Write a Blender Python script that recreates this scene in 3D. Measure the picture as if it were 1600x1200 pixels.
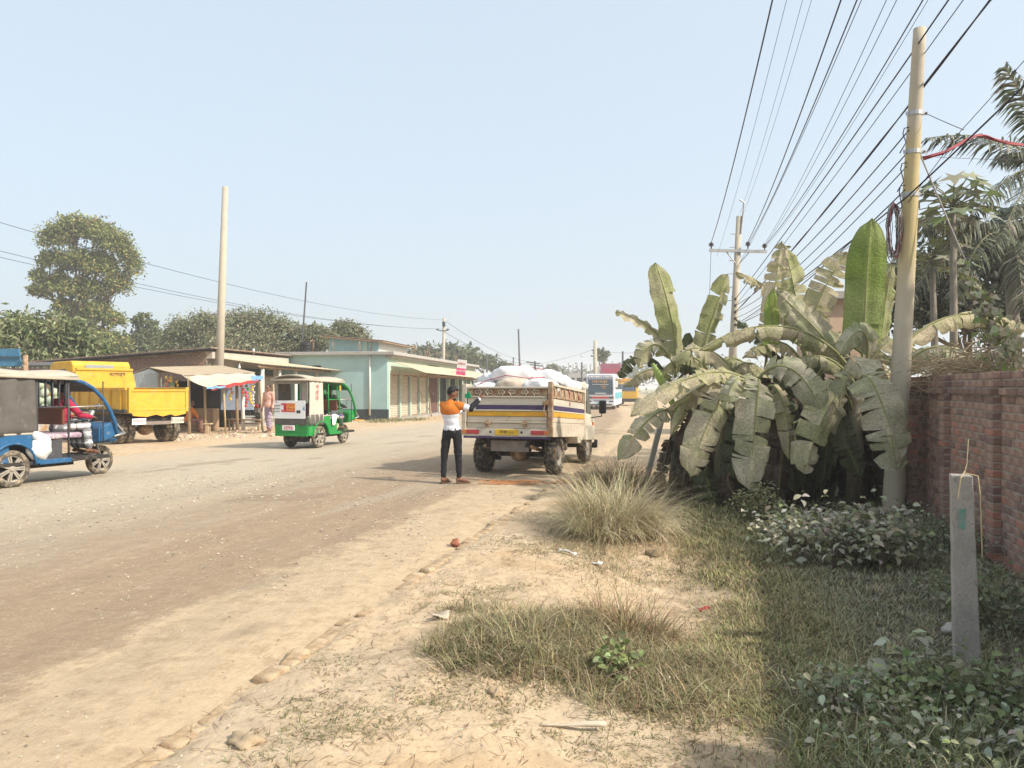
import bpy, bmesh, math, random
import numpy as np
from mathutils import Vector, Matrix, Euler, noise
R = math.radians
S = bpy.context.scene
for o in list(bpy.data.objects): bpy.data.objects.remove(o)
C = S.collection

# ------------------------------------------------------------------ camera
F, CX, HY, CZ = 1200.0, 800.0, 606.0, 1.65     # focal length, centre column and horizon row of the photograph, eye height
cd = bpy.data.cameras.new('camera'); cam = bpy.data.objects.new('camera', cd); C.objects.link(cam)
cam.location = (0, 0, CZ); cam.rotation_euler = (R(90), 0, 0)
cd.sensor_width = 36; cd.lens = 36*F/1600; cd.shift_y = (HY-600)/1600; cd.clip_start = .05; cd.clip_end = 6000
S.camera = cam
# ------------------------------------------------------------------ sky, sun, exposure
SUN = Vector((.92, -.39, 0)).normalized()*math.cos(R(39)); SUN.z = math.sin(R(39))
w = bpy.data.worlds.new('World'); S.world = w; w.use_nodes = True
nt = w.node_tree; bg = nt.nodes['Background']
sky = nt.nodes.new('ShaderNodeTexSky'); sky.sky_type = 'NISHITA'; sky.sun_disc = False
sky.sun_elevation = R(39); sky.sun_rotation = math.atan2(SUN.x, SUN.y)
sky.altitude = 0; sky.air_density = 1.0; sky.dust_density = 6.0; sky.ozone_density = 1.5
veil = nt.nodes.new('ShaderNodeMix'); veil.data_type = 'RGBA'; veil.inputs[0].default_value = .70      # even dusty veil over the whole sky dome
veil.inputs[7].default_value = (3.0, 3.5, 3.88, 1); nt.links.new(sky.outputs[0], veil.inputs[6]); nt.links.new(veil.outputs[2], bg.inputs[0]); bg.inputs[1].default_value = .15
sl = bpy.data.lights.new('sun', 'SUN'); sl.energy = 3.2; sl.angle = R(1.5); sl.color = (1, .93, .82)
so = bpy.data.objects.new('sun', sl); C.objects.link(so); so.rotation_euler = SUN.to_track_quat('Z', 'Y').to_euler()
so.location = (20, -10, 30)
S.view_settings.view_transform = 'Standard'; S.view_settings.look = 'None'
S.view_settings.exposure = .80; S.view_settings.gamma = 1; S.view_settings.use_curve_mapping = False
S.render.engine = 'CYCLES'
try:
    S.cycles.use_denoising = True; S.cycles.max_bounces = 6; S.cycles.diffuse_bounces = 3; S.cycles.glossy_bounces = 2
    S.cycles.transmission_bounces = 4; S.cycles.transparent_max_bounces = 6; S.cycles.volume_bounces = 1
    S.cycles.caustics_reflective = False; S.cycles.caustics_refractive = False
except Exception: pass

# ------------------------------------------------------------------ helpers
def P(px, py, Y): return Vector(((px-CX)/F*Y, Y, CZ+(HY-py)/F*Y))
def sst(a, b, x):
    t = np.clip((np.asarray(x, float)-a)/(b-a), 0, 1); return t*t*(3-2*t)
_ry = [-60, 3.39, 12.07, 20, 28, 40, 56, 80, 120, 300, 1500]; _rx = [-17.5, -1.84, .30, 2.35, 4.3, 6.6, 8.9, 11.6, 15.5, 34, 150]
_ly = [-60, 3, 12, 23.6, 31, 40, 56, 80, 120, 300, 1500]; _lx = [-31, -13.6, -11.2, -8.2, -6.2, -3.7, -.6, 3, 7.5, 25, 140]
def Xr(y): return np.interp(y, _ry, _rx)
def Xl(y): return np.interp(y, _ly, _lx)
def rz(y): return -.28*sst(16, 70, y)
def fbm(x, y, sc=1., seed=0, oc=4):
    x = np.asarray(x, float); y = np.asarray(y, float); out = np.zeros(np.broadcast(x, y).shape); a = 1.; tot = 0
    rs = np.random.RandomState(seed)
    for k in range(oc):
        for j in range(3):
            th = rs.rand()*6.283; ph = rs.rand()*6.283; fr = sc*(1.9**k)*(.7+.6*rs.rand()); th2 = rs.rand()*6.283
            u = x*math.cos(th)+y*math.sin(th); v = x*math.cos(th2)+y*math.sin(th2)
            out = out+a*np.sin(u*fr*2.1+ph+1.3*np.sin(v*fr*1.7+ph*2)); tot += a
        a *= .55
    return out/tot*1.6
def gz(x, y):
    x = np.asarray(x, float); y = np.asarray(y, float)
    s = x-Xr(y); l = Xl(y)-x
    base = rz(y)
    near = 1-sst(20, 40, np.abs(y))
    right = sst(.0, .35, s)
    z = base-.05
    drop = -.15*sst(1.3, 2.6, s)*(1-sst(25, 60, y))
    hol = -.13*np.exp(-((x-1.33)**2/.5+(y-6.9)**2/1.6))
    heap = .05*np.exp(-((x-.45)**2/.8+(y-5.0)**2/.5))+.05*np.exp(-((x+.1)**2/.25+(y-4.6)**2/.2))
    bump = .026*fbm(x, y, 1.2, 3)+.019*fbm(x, y, 4.5, 5, 4)*near
    zr = base+drop+(hol+heap)*near+bump*(.35+.65*near)+.01
    left = sst(-.2, .6, l)
    zl = base+.02+.05*fbm(x, y, .5, 9, 3)*sst(.3, 1.5, l)+.02*fbm(x, y, 2.5, 11, 3)*sst(.2, .8, l)*(1-sst(45, 80, y))
    z = z*(1-right)+zr*right
    return z*(1-left)+zl*left
def gz1(x, y): return float(gz(x, y))
def surf(x, y):
    xr, xl = float(Xr(y)), float(Xl(y)); u = (xr+.2-x)/(xr-xl)
    return gz1(x, y) if (u < 0 or u > 1.03) else max(gz1(x, y), float(rz(y))+.0135+.05*math.sin(min(u, 1)*math.pi))
def G(px, py, z=None):
    """point on the ground seen at a pixel"""
    zz = 0. if z is None else z
    for _ in range(8):
        Y = F*(CZ-zz)/(py-HY); X = (px-CX)/F*Y
        if z is not None: break
        zz = zz*.5+.5*surf(X, Y)
    return Vector((X, Y, zz))

def T(o, label, cat, group=None, kind=None):
    o['label'] = label
    if cat: o['category'] = cat
    if group: o['group'] = group
    if kind: o['kind'] = kind
    return o
def empty(name, loc=(0, 0, 0), rz_=0., rx=0.):
    o = bpy.data.objects.new(name, None); C.objects.link(o); o.location = loc; o.rotation_euler = (rx, 0, rz_); o.empty_display_size = .2
    return o
def copy_tree(o, parent=None):
    c = o.copy(); C.objects.link(c); c.parent = parent
    for ch in list(o.children): copy_tree(ch, c)
    return c
class M:
    def __init__(s, xf=None): s.v = []; s.f = []; s.xf = xf
    def add(s, vs, fs):
        o = len(s.v); s.v += [tuple(v) for v in vs]; s.f += [tuple(i+o for i in f) for f in fs]; return s
    def box(s, x0, x1, y0, y1, z0, z1):
        return s.add([(x0,y0,z0),(x1,y0,z0),(x1,y1,z0),(x0,y1,z0),(x0,y0,z1),(x1,y0,z1),(x1,y1,z1),(x0,y1,z1)],
                     [(0,3,2,1),(4,5,6,7),(0,1,5,4),(1,2,6,5),(2,3,7,6),(3,0,4,7)])
    def obox(s, c, size, rot=None):
        a, b, d = [q/2 for q in size]; Rm = rot.to_matrix() if isinstance(rot, Euler) else (rot or Matrix.Identity(3)); c = Vector(c)
        vs = [c+Rm@Vector(p) for p in [(-a,-b,-d),(a,-b,-d),(a,b,-d),(-a,b,-d),(-a,-b,d),(a,-b,d),(a,b,d),(-a,b,d)]]
        return s.add(vs, [(0,3,2,1),(4,5,6,7),(0,1,5,4),(1,2,6,5),(2,3,7,6),(3,0,4,7)])
    def tube(s, pts, r, seg=8, cap=True, sq=1.):
        pts = [Vector(p) for p in pts]; n = len(pts); rr = r if isinstance(r, (list, tuple)) else [r]*n
        t0 = (pts[1]-pts[0]).normalized(); up = Vector((0, 0, 1)) if abs(t0.z) < .9 else Vector((1, 0, 0))
        a = t0.cross(up).normalized(); vs = []; fs = []
        for i in range(n):
            t = (pts[min(i+1, n-1)]-pts[max(i-1, 0)])
            if t.length < 1e-9: t = t0
            t.normalize(); a = (a-t*a.dot(t)); a = a.normalized() if a.length > 1e-6 else t.orthogonal().normalized(); b = t.cross(a)
            for k in range(seg):
                q = 2*math.pi*k/seg; vs.append(pts[i]+(a*math.cos(q)+b*math.sin(q)*sq)*rr[i])
        for i in range(n-1):
            for k in range(seg):
                k2 = (k+1) % seg; fs.append((i*seg+k, i*seg+k2, (i+1)*seg+k2, (i+1)*seg+k))
        if cap: fs.append(tuple(range(seg-1, -1, -1))); fs.append(tuple((n-1)*seg+k for k in range(seg)))
        return s.add(vs, fs)
    def prism(s, poly, axis, a, b):
        n = len(poly)
        def pt(p, h): return (h, p[0], p[1]) if axis == 'x' else ((p[0], h, p[1]) if axis == 'y' else (p[0], p[1], h))
        vs = [pt(p, a) for p in poly]+[pt(p, b) for p in poly]
        fs = [tuple(range(n)), tuple(range(2*n-1, n-1, -1))]+[(i, i+n, (i+1) % n+n, (i+1) % n) for i in range(n)]
        return s.add(vs, fs)
    def lathe(s, prof, c, axis=(0, 0, 1), seg=20):
        ax = Vector(axis).normalized(); a = ax.orthogonal().normalized(); b = ax.cross(a); c = Vector(c); vs = []; fs = []; n = len(prof)
        for r, h in prof:
            for k in range(seg):
                q = 2*math.pi*k/seg; vs.append(c+ax*h+(a*math.cos(q)+b*math.sin(q))*r)
        for i in range(n-1):
            for k in range(seg): fs.append((i*seg+k, i*seg+(k+1) % seg, (i+1)*seg+(k+1) % seg, (i+1)*seg+k))
        if prof[0][0] > 1e-6: fs.append(tuple(range(seg-1, -1, -1)))
        if prof[-1][0] > 1e-6: fs.append(tuple((n-1)*seg+k for k in range(seg)))
        return s.add(vs, fs)
    def ell(s, c, r, seg=12, rings=8, rot=None, fn=None):
        c = Vector(c); r = (r, r, r) if not isinstance(r, (tuple, list)) else r; vs = []; fs = []
        Rm = rot.to_matrix() if isinstance(rot, Euler) else (rot or Matrix.Identity(3))
        for i in range(rings+1):
            th = math.pi*i/rings
            for k in range(seg):
                q = 2*math.pi*k/seg; p = Vector((math.sin(th)*math.cos(q), math.sin(th)*math.sin(q), -math.cos(th)))
                if fn: p = fn(p)
                vs.append(c+Rm@Vector((p.x*r[0], p.y*r[1], p.z*r[2])))
        for i in range(rings):
            for k in range(seg):
                fs.append((i*seg+k, i*seg+(k+1) % seg, (i+1)*seg+(k+1) % seg, (i+1)*seg+k))
        return s.add(vs, fs)
    def cap(s, a, b, ra, rb, seg=10):     # tapered capsule
        a = Vector(a); b = Vector(b); s.tube([a, b], [ra, rb], seg); s.ell(a, ra, seg, 6); s.ell(b, rb, seg, 6); return s
    def grid(s, fn, nu, nv):
        vs = [fn(i/nu, j/nv) for i in range(nu+1) for j in range(nv+1)]
        return s.add(vs, [(i*(nv+1)+j, (i+1)*(nv+1)+j, (i+1)*(nv+1)+j+1, i*(nv+1)+j+1) for i in range(nu) for j in range(nv)])
    def slab(s, a, b, c, d, th):
        a, b, c, d = [Vector(q) for q in (a, b, c, d)]; n = (b-a).cross(d-a).normalized()*th
        return s.add([a, b, c, d, a+n, b+n, c+n, d+n], [(0,3,2,1),(4,5,6,7),(0,1,5,4),(1,2,6,5),(2,3,7,6),(3,0,4,7)])
    def corr(s, a, b, c, d, waves, amp, th=.004):   # corrugated sheet, waves run from a to b
        a, b, c, d = [Vector(q) for q in (a, b, c, d)]; n = (b-a).cross(d-a).normalized(); k = waves*4
        def fn(off):
            def g(u, v):
                p = a.lerp(b, u).lerp(d.lerp(c, u), v); return p+n*(amp*math.sin(u*waves*2*math.pi)+off)
            return g
        s.grid(fn(0), k, 1); return s.grid(fn(-th), k, 1)
    def build(s, name, m, parent=None, smooth=False, bevel=0., origin=None, solid=0., sub=0, remesh=0., smoothit=0, folds=0.):
        vs = s.v
        if s.xf is not None: vs = [tuple(s.xf@Vector(v)) for v in vs]
        if origin is not None: o_ = Vector(origin); vs = [tuple(Vector(v)-o_) for v in vs]
        me = bpy.data.meshes.new(name); me.from_pydata(vs, [], s.f); me.update()
        me.materials.append(MT[m] if isinstance(m, str) else m)
        if smooth: me.polygons.foreach_set('use_smooth', [True]*len(me.polygons))
        o = bpy.data.objects.new(name, me); C.objects.link(o)
        if origin is not None: o.location = origin
        if parent is not None: o.parent = parent
        if remesh:
            q = o.modifiers.new('remesh', 'REMESH'); q.mode = 'VOXEL'; q.voxel_size = remesh; q.use_smooth_shade = True
            q = o.modifiers.new('smooth', 'SMOOTH'); q.iterations = smoothit or 4; q.factor = .5
        if folds:
            q = o.modifiers.new('folds', 'DISPLACE'); q.texture = FOLD; q.strength = folds; q.mid_level = .5; q.texture_coords = 'LOCAL'
        if solid: q = o.modifiers.new('solid', 'SOLIDIFY'); q.thickness = solid; q.offset = 0
        if sub: q = o.modifiers.new('sub', 'SUBSURF'); q.levels = sub; q.render_levels = sub
        if bevel: q = o.modifiers.new('bevel', 'BEVEL'); q.width = bevel; q.segments = 2; q.limit_method = 'ANGLE'; q.angle_limit = R(40)
        return o
def B(name, m, parent, *b, bevel=.008, xf=None):     # one box part
    return M(xf).box(*b).build(name, m, parent, bevel=bevel)
def TB(name, m, parent, pts, r, seg=8, xf=None): return M(xf).tube(pts, r, seg).build(name, m, parent, smooth=True)
def np_mesh(name, V, faces, m, cols=None, parent=None, smooth=False):
    """V (n,3), faces (k,3) or (k,4)"""
    me = bpy.data.meshes.new(name); V = np.asarray(V, np.float32); faces = np.asarray(faces, np.int32); k = faces.shape[1]
    me.vertices.add(len(V)); me.vertices.foreach_set('co', V.ravel())
    me.loops.add(faces.size); me.loops.foreach_set('vertex_index', faces.ravel())
    me.polygons.add(len(faces)); me.polygons.foreach_set('loop_start', np.arange(0, faces.size, k, dtype=np.int32))
    if smooth: me.polygons.foreach_set('use_smooth', np.ones(len(faces), bool))
    me.update(calc_edges=True)
    if cols is not None:
        a = me.color_attributes.new('Col', 'FLOAT_COLOR', 'POINT'); cc = np.ones((len(V), 4), np.float32); cc[:, :3] = cols; a.data.foreach_set('color', cc.ravel())
    me.materials.append(MT[m]); o = bpy.data.objects.new(name, me); C.objects.link(o)
    if parent is not None: o.parent = parent
    return o
def text(name, body, m, parent, loc, rot, size, ext=.002, sx=1., align='CENTER'):
    cu = bpy.data.curves.new(name, 'FONT'); cu.body = body; cu.size = size; cu.extrude = ext; cu.align_x = align; cu.align_y = 'CENTER'; cu.resolution_u = 3
    t = bpy.data.objects.new(name+'_src', cu); C.objects.link(t); bpy.context.view_layer.update()
    me = bpy.data.meshes.new_from_object(t.evaluated_get(bpy.context.evaluated_depsgraph_get())); bpy.data.objects.remove(t); me.name = name; me.materials.clear(); me.materials.append(MT[m])
    o = bpy.data.objects.new(name, me); C.objects.link(o); o.parent = parent; o.location = loc; o.rotation_euler = rot; o.scale = (sx, 1, 1); return o

# ------------------------------------------------------------------ materials
MT = {}
FOLD = bpy.data.textures.new('folds', 'CLOUDS'); FOLD.noise_scale = .11; FOLD.noise_depth = 2
DUST = (.52, .42, .29)
def mat(name, col, rough=.8, var=.12, sc=6., dust=0., bump=0., bsc=40., metal=0., spec=.3, col2=None, mix=.5, grime=0., gcol=(.09, .07, .05), stretch=(1, 1, 1), attr=False, trans=0., coords='Object', topdust=0.):
    m = bpy.data.materials.new(name); m.use_nodes = True; MT[name] = m; n = m.node_tree.nodes; L = m.node_tree.links
    b = n['Principled BSDF']; b.inputs['Roughness'].default_value = rough; b.inputs['Metallic'].default_value = metal
    b.inputs['Specular IOR Level'].default_value = spec
    tc = n.new('ShaderNodeTexCoord'); mp = n.new('ShaderNodeMapping'); mp.inputs['Scale'].default_value = stretch; L.new(tc.outputs[coords], mp.inputs[0])
    def noi(scale, det=4., r=.6):
        q = n.new('ShaderNodeTexNoise'); q.inputs['Scale'].default_value = scale; q.inputs['Detail'].default_value = det; q.inputs['Roughness'].default_value = r
        L.new(mp.outputs[0], q.inputs['Vector']); return q.outputs['Fac']
    def ramp(s, a, c):
        q = n.new('ShaderNodeMapRange'); q.inputs[1].default_value = a; q.inputs[2].default_value = c; q.interpolation_type = 'SMOOTHSTEP'; L.new(s, q.inputs[0]); return q.outputs[0]
    def mixc(f, a, c, blend='MIX'):
        q = n.new('ShaderNodeMix'); q.data_type = 'RGBA'; q.blend_type = blend
        for i, s in ((0, f), (6, a), (7, c)):
            if isinstance(s, (int, float)): q.inputs[i].default_value = s
            elif isinstance(s, tuple): q.inputs[i].default_value = (*s, 1)
            else: L.new(s, q.inputs[i])
        return q.outputs[2]
    if attr:
        at = n.new('ShaderNodeAttribute'); at.attribute_name = 'Col'; c = at.outputs['Color']
    else: c = mixc(0., col, col)
    if col2: c = mixc(ramp(noi(sc*.7), .5-.3*mix, .85-.3*mix), c, col2)
    v = n.new('ShaderNodeMapRange'); L.new(noi(sc), v.inputs[0]); v.inputs[1].default_value = .25; v.inputs[2].default_value = .75; v.inputs[3].default_value = 1-var; v.inputs[4].default_value = 1+var
    cmb = n.new('ShaderNodeCombineColor')
    for i in range(3): L.new(v.outputs[0], cmb.inputs[i])
    c = mixc(1., c, cmb.outputs[0], 'MULTIPLY')
    if grime:
        g = ramp(noi(sc*2.7, 6., .7), .62-.25*grime, .78-.2*grime); mm = n.new('ShaderNodeMath'); mm.operation = 'MULTIPLY'; mm.inputs[1].default_value = min(1, .4+grime*.5); L.new(g, mm.inputs[0]); c = mixc(mm.outputs[0], c, gcol)
    if dust:
        d = ramp(noi(sc*1.3+1, 5.), .75-.6*dust, 1.05-.5*dust); mm = n.new('ShaderNodeMath'); mm.operation = 'MULTIPLY'; mm.inputs[1].default_value = min(.95, .35+dust*.6); L.new(d, mm.inputs[0]); c = mixc(mm.outputs[0], c, DUST)
    if topdust:
        ge = n.new('ShaderNodeNewGeometry'); sp = n.new('ShaderNodeSeparateXYZ'); L.new(ge.outputs['Normal'], sp.inputs[0])
        d = ramp(sp.outputs[2], .1, .9); mm = n.new('ShaderNodeMath'); mm.operation = 'MULTIPLY'; mm.inputs[1].default_value = topdust; L.new(d, mm.inputs[0]); c = mixc(mm.outputs[0], c, DUST)
    L.new(c, b.inputs['Base Color'])
    if bump:
        bn = n.new('ShaderNodeBump'); bn.inputs['Strength'].default_value = bump; bn.inputs['Distance'].default_value = .02; L.new(noi(bsc, 5.), bn.inputs['Height']); L.new(bn.outputs[0], b.inputs['Normal'])
    if trans:
        tr = n.new('ShaderNodeBsdfTranslucent'); L.new(c, tr.inputs[0]); ms = n.new('ShaderNodeMixShader'); ms.inputs[0].default_value = trans
        L.new(b.outputs[0], ms.inputs[1]); L.new(tr.outputs[0], ms.inputs[2]); L.new(ms.outputs[0], n['Material Output'].inputs[0])
    m['out'] = 0
    return m
mat('leaf', (1, 1, 1), .6, .1, 3, attr=True, trans=.28, spec=.25)
mat('grass', (1, 1, 1), .8, .12, 2, attr=True, trans=.2, spec=.1)
mat('bark', (.17, .13, .09), .95, .3, 4, bump=.6, bsc=20)
mat('palm_bark', (.22, .19, .15), .95, .3, 3, bump=.6, bsc=14)
mat('banana', (1, 1, 1), .62, .1, 3, attr=True, trans=.25, spec=.25, bump=.25, bsc=22)
mat('banana_stem', (.20, .19, .11), .7, .3, 6, dust=.5, col2=(.08, .055, .035), mix=.6, stretch=(1, 1, .3))
mat('concrete', (.40, .37, .32), .95, .18, 5, bump=.35, bsc=60, grime=.25, gcol=(.20, .18, .15))
mat('pole_conc', (.42, .37, .29), .95, .12, 3, bump=.3, bsc=50, dust=.3)
mat('pole_yellow', (.50, .44, .28), .9, .12, 2.5, bump=.25, bsc=50, col2=(.52, .37, .12), mix=.45, stretch=(1, 1, .35), dust=.15)
mat('steel', (.42, .42, .41), .5, .12, 10, metal=.6, grime=.2)
mat('dark_steel', (.06, .06, .065), .6, .2, 10, dust=.25)
mat('rust', (.23, .12, .065), .9, .25, 10, col2=(.45, .34, .22), mix=.5)
mat('black_rubber', (.035, .033, .03), .9, .15, 8, dust=.5, bump=.2)
mat('dusty_rubber', (.075, .065, .052), .95, .15, 8, dust=.62)
mat('black', (.015, .015, .016), .6, .1)
mat('wire', (.018, .016, .03), .55, .1, spec=.4)
mat('wire_red', (.30, .05, .06), .6, .15)
mat('wire_grey', (.30, .27, .25), .6, .15)
mat('glass', (.05, .06, .065), .08, .1, 3, spec=.6, dust=.2)
mat('ceramic', (.10, .08, .08), .35, .1)
# ================================================================== GROUND
def _space(pts):
    out = []
    for (a, b, st) in pts: out += list(np.arange(a, b, st))
    return np.array(out+[pts[-1][1]])
gx = _space([(-1500, -300, 150), (-300, -60, 30), (-60, -20, 2.5), (-20, -9, .4), (-9, -2.5, .2), (-2.5, 5.5, .05), (5.5, 12, .25), (12, 40, 2), (40, 300, 26), (300, 1500, 150)])
gy = _space([(-60, 0, 6), (0, 2.8, .3), (2.8, 11.5, .05), (11.5, 18, .12), (18, 42, .5), (42, 100, 3), (100, 400, 30), (400, 1600, 150)])
GX, GY = np.meshgrid(gx, gy, indexing='ij'); GZ = gz(GX, GY)
nu, nv = GX.shape
idx = np.arange(nu*nv).reshape(nu, nv)
fq = np.stack([idx[:-1, :-1], idx[1:, :-1], idx[1:, 1:], idx[:-1, 1:]], -1).reshape(-1, 4)
s_ = GX-Xr(GY); l_ = Xl(GY)-GX
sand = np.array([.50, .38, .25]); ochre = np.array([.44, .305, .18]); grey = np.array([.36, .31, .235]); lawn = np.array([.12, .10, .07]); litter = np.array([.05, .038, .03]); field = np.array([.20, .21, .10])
def mixv(c, d, m): return c*(1-m[..., None])+d*m[..., None]
col = np.broadcast_to(sand, GX.shape+(3,)).copy()
col = mixv(col, ochre, np.clip(sst(.15, .75, fbm(GX, GY, 1.1, 21))*.65+sst(.05, .5, fbm(GX, GY, 5, 23, 3))*.2, 0, 1))
col = mixv(col, grey, .3*sst(.2, .8, fbm(GX, GY, .8, 31)))
lawnX = .32+.19*GY
lm = sst(-.25, .45, GX-lawnX+.25*fbm(GX, GY, 1.6, 33))*(s_ > .3)*(1-sst(14, 24, GY))
hollow = np.exp(-((GX-1.35)**2/.35+(GY-6.9)**2/.9)); lm = lm*(1-np.clip(hollow*1.6, 0, 1))
col = mixv(col, lawn, lm*.9)
ban = np.exp(-(((GX-3.7)/1.6)**4+((GY-11.6)/1.7)**4)); col = mixv(col, litter, np.clip(ban, 0, 1)*.9)  # leaf litter, darkened further to paint in shade under the bananas
far = sst(0, 10, s_-4)*sst(14, 30, GY)+sst(4, 18, l_-14); col = mixv(col, field, np.clip(far, 0, 1)*.6)
mat('soil', (1, 1, 1), .97, .18, 5, attr=True, spec=.08, bump=.8, bsc=17, grime=.28, gcol=(.34, .24, .145), coords='Object')
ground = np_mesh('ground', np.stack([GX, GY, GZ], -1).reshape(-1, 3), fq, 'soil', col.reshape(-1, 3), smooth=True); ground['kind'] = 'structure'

# ------------------------------------------------------------------ road: one dusty sheet between the two edges
ry_ = _space([(-55, 0, 5), (0, 3, .5), (3, 14, .12), (14, 45, .5), (45, 110, 3), (110, 420, 25), (420, 1500, 180)]); un = np.concatenate([np.linspace(0, .09, 14), np.linspace(.105, 1, 46)])
RU, RY = np.meshgrid(un, ry_, indexing='ij')
wob = .07*fbm(RY*1., RY*0+3, 2.2, 41, 3)
RX = (Xr(RY)+.28+wob*(1-RU))*(1-RU)+(Xl(RY)-.55+.35*fbm(RY, RY*0, .7, 43, 3)*RU)*RU
lat = Xr(RY)-RX
edge = sst(0, .5, lat+.3)*sst(0, .8, RX-Xl(RY)+.5)
RZ = rz(RY)+.012*edge+.0012+.010*fbm(RX, RY, 1.1, 45, 3)*edge+.05*np.sin(np.clip(RU, 0, 1)*math.pi)*edge-.035*(1-edge)
RZ = np.maximum(RZ, np.where((lat < .1) | (RU > .97), gz(RX, RY)-.02, -9))
idx = np.arange(RX.size).reshape(RX.shape)
fq = np.stack([idx[:-1, :-1], idx[:-1, 1:], idx[1:, 1:], idx[1:, :-1]], -1).reshape(-1, 4)
road = np_mesh('road', np.stack([RX, RY, RZ], -1).reshape(-1, 3), fq, 'leaf', smooth=True); road['kind'] = 'structure'
uvl = road.data.uv_layers.new(name='UV'); li = np.empty(len(road.data.loops), np.int32); road.data.loops.foreach_get('vertex_index', li)
uv = np.stack([lat.reshape(-1)[li], RY.reshape(-1)[li]], -1).astype(np.float32); uvl.data.foreach_set('uv', uv.ravel())
def road_mat():
    m = bpy.data.materials.new('road_dust'); m.use_nodes = True; n = m.node_tree.nodes; L = m.node_tree.links; b = n['Principled BSDF']
    b.inputs['Roughness'].default_value = .95; b.inputs['Specular IOR Level'].default_value = .08
    uvn = n.new('ShaderNodeUVMap'); uvn.uv_map = 'UV'; sp = n.new('ShaderNodeSeparateXYZ'); L.new(uvn.outputs[0], sp.inputs[0]); u = sp.outputs[0]
    def noi(scale, st=(1, 1, 1), det=5., r=.6):
        mp = n.new('ShaderNodeMapping'); mp.inputs['Scale'].default_value = st; L.new(uvn.outputs[0], mp.inputs[0])
        q = n.new('ShaderNodeTexNoise'); q.inputs['Scale'].default_value = scale; q.inputs['Detail'].default_value = det; q.inputs['Roughness'].default_value = r; L.new(mp.outputs[0], q.inputs['Vector']); return q.outputs['Fac']
    def mr(s, a, c, lo=0., hi=1., sm=True):
        q = n.new('ShaderNodeMapRange'); q.interpolation_type = 'SMOOTHSTEP' if sm else 'LINEAR'
        for i, x in ((1, a), (2, c), (3, lo), (4, hi)): q.inputs[i].default_value = x
        L.new(s, q.inputs[0]); return q.outputs[0]
    def mth(op, a, c):
        q = n.new('ShaderNodeMath'); q.operation = op; q.use_clamp = False
        for i, x in ((0, a), (1, c)):
            if isinstance(x, (int, float)): q.inputs[i].default_value = x
            else: L.new(x, q.inputs[i])
        return q.outputs[0]
    def mixc(f, a, c, blend='MIX'):
        q = n.new('ShaderNodeMix'); q.data_type = 'RGBA'; q.blend_type = blend
        for i, s in ((0, f), (6, a), (7, c)):
            if isinstance(s, (int, float)): q.inputs[i].default_value = s
            elif isinstance(s, tuple): q.inputs[i].default_value = (*s, 1)
            else: L.new(s, q.inputs[i])
        return q.outputs[2]
    un_ = mth('ADD', u, mth('MULTIPLY', mth('SUBTRACT', noi(.55, (.8, .8, 1)), .5), 2.2))
    un2 = mth('ADD', u, mth('MULTIPLY', mth('SUBTRACT', noi(1.7, (1, .8, 1), 10., .78), .5), 2.8))
    brown = (.33, .242, .16); pale = (.44, .37, .275); asph = (.19, .17, .15); sand_ = (.495, .38, .25)
    c = mixc(mr(un_, 2.2, 6.5), brown, pale)
    c = mixc(mth('MULTIPLY', mr(noi(.5, (2.2, .25, 1)), .52, .66), .6), c, (.40, .33, .245))
    c = mixc(mth('MULTIPLY', mr(noi(.9, (2.2, .45, 1), 8., .7), .56, .74), .38), c, asph)
    c = mixc(mth('MULTIPLY', mr(noi(4., (1, .85, 1), 9., .8), .54, .70), .6), c, (.54, .46, .35))
    c = mixc(mth('MULTIPLY', mr(noi(40., (1, .8, 1), 5., .85), .56, .68), .8), c, (.66, .58, .46))
    c = mixc(mth('MULTIPLY', mr(noi(55., (1, .8, 1), 4., .85), .60, .68), .75), c, (.15, .12, .095))
    c = mixc(mr(un2, 1.15, .85), c, mixc(mr(noi(5., (1, .9, 1), 10., .8), .45, .68), sand_, (.36, .265, .17)))
    c = mixc(mth('MULTIPLY', mr(noi(.35, (1.2, .8, 1), 3.), .60, .66), .55), c, (.25, .19, .135))
    c = mixc(mth('MULTIPLY', mr(u, 8.5, 10.5), .75), c, (.49, .39, .275))
    v = mr(noi(7., (1, 1, 1), 10., .85), .25, .75, .76, 1.24, False); cb = n.new('ShaderNodeCombineColor')
    for i in range(3): L.new(v, cb.inputs[i])
    c = mixc(1., c, cb.outputs[0], 'MULTIPLY'); L.new(c, b.inputs['Base Color'])
    bn = n.new('ShaderNodeBump'); bn.inputs['Strength'].default_value = .55; bn.inputs['Distance'].default_value = .03
    L.new(mth('ADD', noi(22., (1, 1, 1), 8., .8), mth('MULTIPLY', noi(3., (1.6, .6, 1)), 1.5)), bn.inputs['Height']); L.new(bn.outputs[0], b.inputs['Normal'])
    return m
road.data.materials.clear(); road.data.materials.append(road_mat())

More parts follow.
